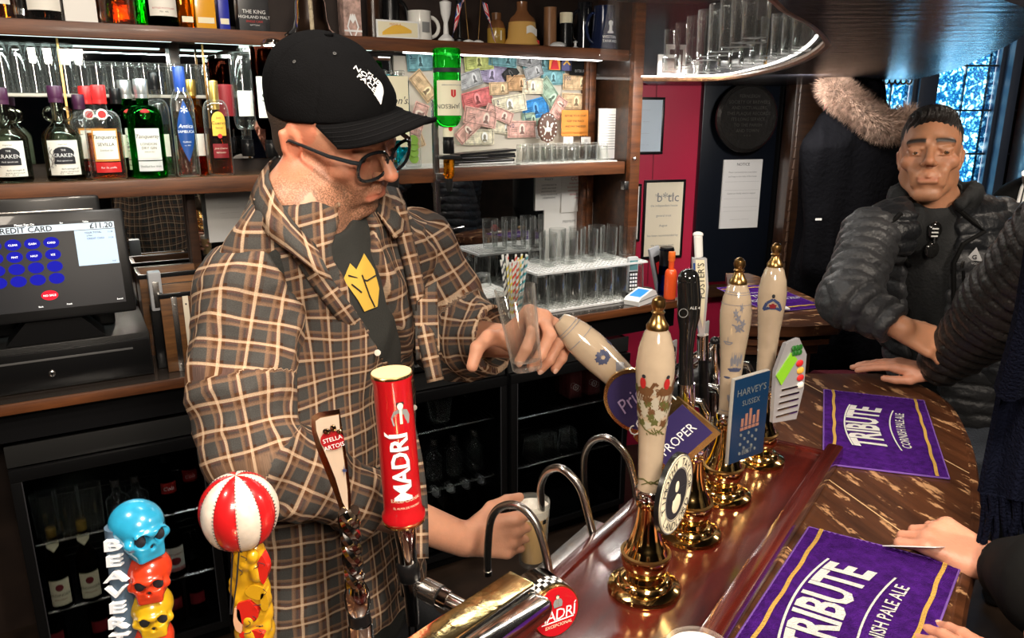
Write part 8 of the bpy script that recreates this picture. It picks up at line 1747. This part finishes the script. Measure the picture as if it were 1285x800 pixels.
# sunglasses hung on his neckline
sg_ = thing('sunglasses', 'black sunglasses hooked on the neckline of the standing man', 'sunglasses', cast(tb2, 1166, 300, .012))
for z in (.026, -.026): G().ball((0, 0, z), (.020, .008, .024), 16).obj('lens', M('gloss black', (.01, .01, .01), .1), sg_)
G().tube([(0, -.004, .008), (0, -.006, -.008)], .004, 8).obj('bridge', BLACKP, sg_); G().tube([(.008, .004, .045), (.014, .01, 0), (.010, .01, -.05)], .003, 8).obj('temple', BLACKP, sg_)
for k in range(3): G().box(-.012, .006, -.0095, -.0075, .010+.010*k, .014+.010*k, .001).obj('lens_print', LABG, sg_)
def legs(par, org, hp, f_, r_, mat, feet, st=.9):
    d = SDF(); d.cap(hp+np.array((0, 0, .06)), hp-np.array((0, 0, .06)), .155, .165, k=.04, flat=(f_, .72))
    for s_, ft in zip((1, -1), feet): k_ = np.array((hp[0]*.5+ft[0]*.5, hp[1]*.5+ft[1]*.5, .50)); h_ = hp+r_*s_*.09-np.array((0, 0, .10)); ft = np.array(ft); d.cap(h_, k_, .090, .064, k=.03); d.cap(k_, ft+np.array((0, 0, .10)), .062, .058, k=.02)
    P, Q = d.mesh(.009); P = wrinkle(P, Q, .010, 11, 71, (1, 0, .2)); npmesh('jeans', P-org, Q, mat, par)
    for ft in feet: ft = np.array(ft); d = SDF(); d.cap(ft+np.array((0, 0, .05))-f_*.04, ft+np.array((0, 0, .045))+f_*.17, .050, .042, k=.02); d.box((ft[0], ft[1], -.10), (.5, .5, .10), k=.003, op='-'); P, Q = d.mesh(.008); npmesh('shoe', P-org, Q, BLACKP, par)
DEN = M('blue denim', (.055, .065, .085), .8, bump=.5, bscale=250, var=.3, vscale=6)
legs(cu, OC, hp2, fc_, rc, DEN, ((1.16, 2.16, 0), (1.36, 2.05, 0)))
# ================================================================ customer at the right whose hand rests on the bar
O3 = np.array((1.62, 1.55, 0)); c3 = thing('person', 'customer in brown-black quilted jacket at right edge, hand flat on bar', 'person', tuple(O3))
Sh3 = V(1345, 300, 1.50); W3 = V(1172, 466, 1.845); El3 = V(1262, 385, 1.66); ch3 = np.array((1.42, 1.36, 1.32)); hp3 = np.array((1.46, 1.36, .98)); nk3 = np.array((1.43, 1.38, 1.52)); f3 = np.array((-.8, .6, 0.)); r3 = np.cross(f3, (0, 0, 1.))
d = SDF(); HR3 = frame((-.8, .6, -.05)); HC3 = nk3+np.array((-.02, .02, .17)); head(d, HC3, HR3, 1.0); d.cap(HC3-np.array((0, 0, .06)), nk3, .054, .06, k=.02); d.cap(nk3, ch3, .06, .09, k=.03); d.cap(Sh3, El3, .046, .040, k=.02); d.cap(El3, W3, .040, .029, k=.015)
tp = hand(d, W3, V(1130, 462, 1.88)-W3+np.array((0, 0, .010)), (0, 0, 1), (.35, -1, 0), 1.05, flex=((14, 6, 4), (14, 6, 4), (14, 6, 4), (14, 6, 4)), spread=(3, 0, -3, -7), thumb=[(.60, .80, -.40), (.25, .95, -.15), (.10, .98, -.05)])
P, Q = d.mesh(.0042); npmesh('body', relax(P, Q, 1, .4)-O3, Q, SK3, c3); eyes(c3, HC3-O3, HR3, 1.0)
d = SDF(); d.ell(HC3+HR3 @ np.array((0, -.02, .045)), (.082, .098, .084), k=.004, M_=HR3).ell(HC3+HR3 @ np.array((0, .105, .0)), (.065, .07, .075), k=.006, op='-', M_=HR3); P, Q = d.mesh(.006); npmesh('dark_hair', P-O3, Q, MATS['black hair'], c3)
d = SDF(); d.cap(ch3, hp3, .19, .19, k=.04, flat=(f3, .75)); d.cap(Sh3, nk3-(Sh3-nk3)*.9-np.array((0, 0, .16)), .085, .085, k=.05); d.cap(nk3-np.array((0, 0, .06)), nk3-np.array((0, 0, .03)), .085, .075, k=.03); P, Q = d.mesh(.010); P = quilt(P, Q, P[:, 2], .05, .014, 3); j3 = npmesh('quilted_jacket', P-O3, Q, PUFFB, c3, uv=np.stack([P[:, 0]*0, P[:, 2], P[:, 2]*0], 1))
dv3 = (W3-El3)/np.linalg.norm(W3-El3); sleeve2(j3, O3, [Sh3, El3, W3-dv3*.012], [.112, .092, .052], .032, .010, PUFFB, seed=14, h=.0055); S3b = nk3-(Sh3-nk3)*.9-np.array((0, 0, .16)); sleeve2(j3, O3, [S3b, S3b+np.array((.03, -.03, -.28)), S3b+np.array((-.04, .12, -.48))], [.09, .08, .06], .04, .01, PUFFB, seed=15, h=.011, cuffcut=False)
legs(c3, O3, hp3-np.array((0, 0, .05)), f3, r3, M('black denim', (.012, .012, .014), .8), ((1.38, 1.30, 0), (1.54, 1.42, 0)))
# ================================================================ customer with scarf and card
O4 = np.array((1.15, .85, 0)); c4 = thing('person', 'customer at lower right in grey coat and fringed scarf, both hands on towel', 'person', tuple(O4))
nk4 = np.array((1.02, .70, 1.50)); ch4 = np.array((1.02, .70, 1.28)); f4 = np.array((-.85, .50, 0.)); f4 /= np.linalg.norm(f4); r4 = np.cross(f4, (0, 0, 1.)); W4 = V(1246, 706, 1.03); K4 = V(1172, 668, 1.085); E4 = V(1330, 740, .90); S4 = nk4+r4*.18-np.array((0, 0, .10)); W5 = np.array(PZ(1280, 866, 1.112)); K5 = np.array(PZ(1222, 826, 1.100)); E5 = np.array((.98, .58, 1.05)); S5 = nk4-r4*.18-np.array((0, 0, .10))
d = SDF(); HR4 = frame((-.85, .5, -.2)); HC4 = nk4+np.array((-.02, .015, .16)); head(d, HC4, HR4, .98); d.cap(HC4-np.array((0, 0, .06)), nk4, .052, .058, k=.02); d.cap(nk4, ch4, .06, .09, k=.03); d.cap(S4, E4, .046, .040, k=.02); d.cap(E4, W4, .040, .030, k=.015); d.cap(S5, E5, .046, .040, k=.02); d.cap(E5, W5, .040, .030, k=.015)
tp4 = hand(d, W4, K4-W4, (.10, -.55, .85), (-.25, -.7, -.45), 1.02, flex=((30, 62, 30), (42, 70, 36), (46, 72, 38), (50, 72, 38)), spread=(3, 0, -3, -6), thumb=[(.35, .85, -.45), (.05, .98, -.30), (-.05, .98, -.05)])
tp5 = hand(d, W5, K5-W5, (.0, -.35, 1), (.3, .9, .2), 1.0, flex=((4, 8, 6), (6, 10, 6), (8, 12, 6), (10, 12, 6)), spread=(2, 0, -3, -6), thumb=[(.85, .55, .25), (.75, .65, .15), (.60, .80, .05)])
P, Q = d.mesh(.0036); npmesh('body', relax(P, Q, 1, .4)-O4, Q, SK3, c4); eyes(c4, HC4-O4, HR4, .98); nails(tp4, c4, NAIL, (0, 1)); nails(tp5, c4, NAIL, (0, 1, 2))
for o in [c for c in c4.children if c.name.startswith('nail')]: o.location = tuple(-O4)
d = SDF(); d.ell(HC4+HR4 @ np.array((0, -.02, .045)), (.084, .10, .086), k=.004, M_=HR4).ell(HC4+HR4 @ np.array((0, .105, .0)), (.065, .07, .075), k=.006, op='-', M_=HR4); P, Q = d.mesh(.006); npmesh('dark_hair', P-O4, Q, MATS['black hair'], c4)
GC = M('grey wool coat', (.10, .095, .088), .95, bump=.6, bscale=300); hp4 = np.array((1.03, .70, .95)); d = SDF(); d.cap(ch4, hp4, .18, .20, k=.04, flat=(f4, .72)); d.cap(hp4, hp4-np.array((0, 0, .35)), .20, .23, k=.04, flat=(f4, .75)); d.cap(S4, S5, .075, .075, k=.05); P, Q = d.mesh(.010); P = wrinkle(P, Q, .008, 8, 81, (0, 0, 1)); ct = npmesh('grey_coat', P-O4, Q, GC, c4)
d4 = (W4-E4)/np.linalg.norm(W4-E4); d5 = (W5-E5)/np.linalg.norm(W5-E5); sleeve2(ct, O4, [S4, E4, W4-d4*.03], [.080, .070, .048], .06, .003, BLACKM, seed=16, h=.008); sleeve2(ct, O4, [S5, E5, W5-d5*.03], [.080, .070, .048], .06, .003, GC, seed=17, h=.008)
legs(c4, O4, hp4-np.array((0, 0, .12)), f4, r4, M('black denim', (.012, .012, .014), .8), ((1.0, .64, 0), (1.10, .78, 0)))
NS = M('navy knitted scarf', (.004, .005, .012), .95, spec=.05, bump=.6, bscale=220)
sf = thing('scarf', 'dark navy fringed scarf hanging down the front of the grey coat', 'scarf', tuple(PY(1262, 590, 1.03))); so_ = Vector(sf.location)
g = G().grid(lambda u, v: PY(1232+(1-v)*30+u*75, 470+150*v+14*u*v, 1.05-.06*u+.01*math.sin(u*9))-so_, 12, 14, thick=(0, .012, 0)); g.obj('scarf_end', NS, sf)
for i in range(16): u = i/15; x0, y0 = 1233+u*74, 618+12*u; rr_ = random.Random(i); G().tube([PY(x0+rr_.uniform(-3, 3)*k, y0+(62+20*u)*k/3, 1.05-.06*u+.004*math.sin(i*2+k))-so_ for k in range(4)], [.0036, .0042, .0036, .0046], 6).obj('fringe_tassel', NS, sf)
G().tube(arc3([V(1320, 250, .98), V(1300, 400, 1.0), V(1275, 470, 1.03)], 4) and [Vector(p)-so_ for p in arc3([V(1330, 200, .92), V(1300, 380, .98), V(1272, 480, 1.03)], 4)], .045, 12, flat=.5).obj('scarf_length', NS, sf)
# the bank card between thumb and finger
p = Vector(V(1148, 685, 1.068)); t = thing('bank_card', 'silver bank card pinched in the hand above the towel', 'card', tuple(p)); rx = (Vector(V(1182, 686, 1.035))-Vector(V(1118, 684, 1.085))).normalized(); t.rotation_euler = Matrix((rx, Vector((0, .5, .86)).cross(rx).normalized()*-1, rx.cross(Vector((0, .5, .86)).cross(rx).normalized()*-1))).transposed().to_euler()
G().box(-.040, .040, -.025, .025, -.0006, .0006, .0004).obj('card_body', M('silver card', (.70, .70, .72), .3), t); G().box(-.038, .038, -.020, -.013, .0006, .0010).obj('dark_stripe', INK, t); G().prism([(-.008, .004), (.008, .004), (0, .014)], .0006, .0011).obj('triangle_mark', WHITEINK, t)
# ---------------------------------------------------------------- man behind in striped top, coats
O5 = np.array((1.75, 2.55, 0)); c5 = thing('person', 'man in black top with white shoulder stripes behind quilted jackets', 'person', tuple(O5)); nk5 = V(1325, 215, 2.45); ch5 = nk5-np.array((0, 0, .22)); d = SDF(); HR5 = frame((-.7, -.7, 0)); HC5 = nk5+np.array((-.01, -.01, .16)); head(d, HC5, HR5, 1.0); d.cap(HC5-np.array((0, 0, .06)), nk5, .055, .06, k=.02); d.cap(nk5, ch5, .06, .09, k=.03); P, Q = d.mesh(.006); npmesh('body', P-O5, Q, SK2, c5)
d = SDF(); S5a = V(1283, 262, 2.45); S5b = nk5*2-S5a-np.array((0, 0, .22)); d.cap(S5a, S5b, .085, .085, k=.06); d.cap(ch5, ch5-np.array((0, 0, .45)), .18, .18, k=.04, flat=((-.7, -.7, 0), .7)); d.cap(nk5-np.array((0, 0, .06)), S5a, .07, .08, k=.05); d.cap(S5a, S5a-np.array((.02, .02, .30)), .07, .06, k=.03); d.cap(S5b, S5b-np.array((-.02, .0, .30)), .07, .06, k=.03); P, Q = d.mesh(.011); tp_ = npmesh('black_top', P-O5, Q, BLACKM, c5); b5 = BVHTree.FromPolygons([tuple(p) for p in P], [tuple(int(a) for a in f) for f in Q])
for k in range(2): G().tube([cast(b5, 1276+6*k+u*2.2, 262-u*9, .003)-Vector(O5) for u in range(6)], .005, 6).obj('white_stripe', WHITEP, tp_)
legs(c5, O5, ch5-np.array((0, 0, .48)), np.array((-.7, -.7, 0)), np.array((-.7, .7, 0)), BLACKM, ((1.9, 2.55, 0), (2.05, 2.4, 0)))
PK = M('black parka cloth', (.003, .003, .004), .85, spec=.05, bump=.5, bscale=60)
def coat(label, pts, seed, mat_=PK):
    o = thing('hanging_coat', label, 'coat', tuple(pts[0][0]), 0); oo = np.array(pts[0][0]); d = SDF()
    for a, b, ra, rb_ in pts: d.cap(a, b, ra, rb_, k=.05, flat=((0, 1, 0), .6))
    P, Q = d.mesh(.011); P = wrinkle(P, Q, .022, 7, seed, (0, 0, 1)); npmesh('coat_body', P-oo, Q, mat_, o)
    G().tube([(0, .02, .05), (0, .08, .10), (0, .16, .09)], .006, 8).obj('hook', BRASSD, o); return o, oo
Yc = 3.05; o, oo = coat('black parka with fur trimmed hood hanging beside the window', [(V(1062, 175, Yc), V(1058, 330, Yc), .13, .17), (V(1058, 330, Yc), V(1060, 440, Yc), .17, .18), (V(1036, 190, Yc-.05), V(1030, 330, Yc-.08), .085, .07), (V(1080, 130, Yc+.05), V(1095, 190, Yc+.02), .09, .11), (V(1092, 200, Yc), V(1100, 330, Yc), .11, .12)], 91)
G().box(-.03, .03, -.002, 0, -.008, .008).obj('small_tag', LABG, o, loc=Vector(V(1027, 275, Yc-.145))-Vector(oo)).scale = (.4, 1, .5)
# fur
rf = np.random.RandomState(5); path = arc3([V(1044, 104, Yc-.02), V(1050, 116, Yc-.06), V(1066, 128, Yc-.09), V(1084, 142, Yc-.11), V(1104, 156, Yc-.11), V(1124, 160, Yc-.08), V(1138, 148, Yc-.03)], 8); path = [Vector(p) for p in path]
g = G().tube([p-Vector(oo) for p in path], .040, 12); g.obj('fur_base', M('fur base', (.12, .075, .055), .95, bump=1, bscale=200), o)
vs = []; fs = []
for i in range(9000):
    s_ = rf.rand()*(len(path)-1.01); k = int(s_); c = path[k].lerp(path[k+1], s_-k); tg = (path[k+1]-path[k]).normalized(); u_ = Vector((0, -1, 0)); u_ = (u_-tg*u_.dot(tg)).normalized(); v_ = tg.cross(u_); a = rf.uniform(-2.2, 2.2); n = u_*math.cos(a)+v_*math.sin(a)
    b_ = c+n*.036; tip_ = b_+(n+tg*rf.uniform(-.5, .9)+Vector((0, 0, rf.uniform(-.7, .3)))).normalized()*rf.uniform(.022, .048); w_ = n.cross(tg)*.0012; q = [b_-w_-Vector(oo), b_+w_-Vector(oo), tip_-Vector(oo), (b_+tg*.0012)-Vector(oo)]; j = len(vs); vs += q; fs += [(j, j+1, j+2), (j+1, j+3, j+2), (j+3, j, j+2)]
fu = G(); fu.v = [tuple(p) for p in vs]; fu.f = fs; fm = M('brown fur', (.27, .175, .13), .8, var=.75, vscale=60); fo_ = fu.obj('fur_hairs', fm, o, ang=0, flip=False); fo_['kind'] = 'stuff'
coat('plain black coat hanging right behind the fur hood', [(V(1092, 118, Yc+.18), V(1098, 240, Yc+.18), .08, .11), (V(1098, 240, Yc+.18), V(1100, 420, Yc+.18), .12, .15)], 95)
coat('dark long coat hanging left of the parka by the cane post', [(V(1030, 200, Yc+.22), V(1022, 420, Yc+.22), .10, .14)], 97)
rk = thing('coat_rack', 'black iron coat rack rail with curled hooks by the window', 'coat rack', tuple(V(1100, 92, Yc+.22))); ro = Vector(rk.location)
G().tube([V(1000, 96, Yc+.22)-np.array(ro), V(1140, 96, Yc+.22)-np.array(ro)], .009, 8).obj('rail', BLACKP, rk)
for k in range(7): c = Vector(V(1096+7*k, 100, Yc+.20))-ro; G().tube([c+Vector((.012*math.cos(a), -.02, .018*math.sin(a))) for a in [PI*j/8-PI for j in range(9)]], .004, 6).obj('hook', STEEL, rk)
# floor length mirror guests are left to the mirror itself
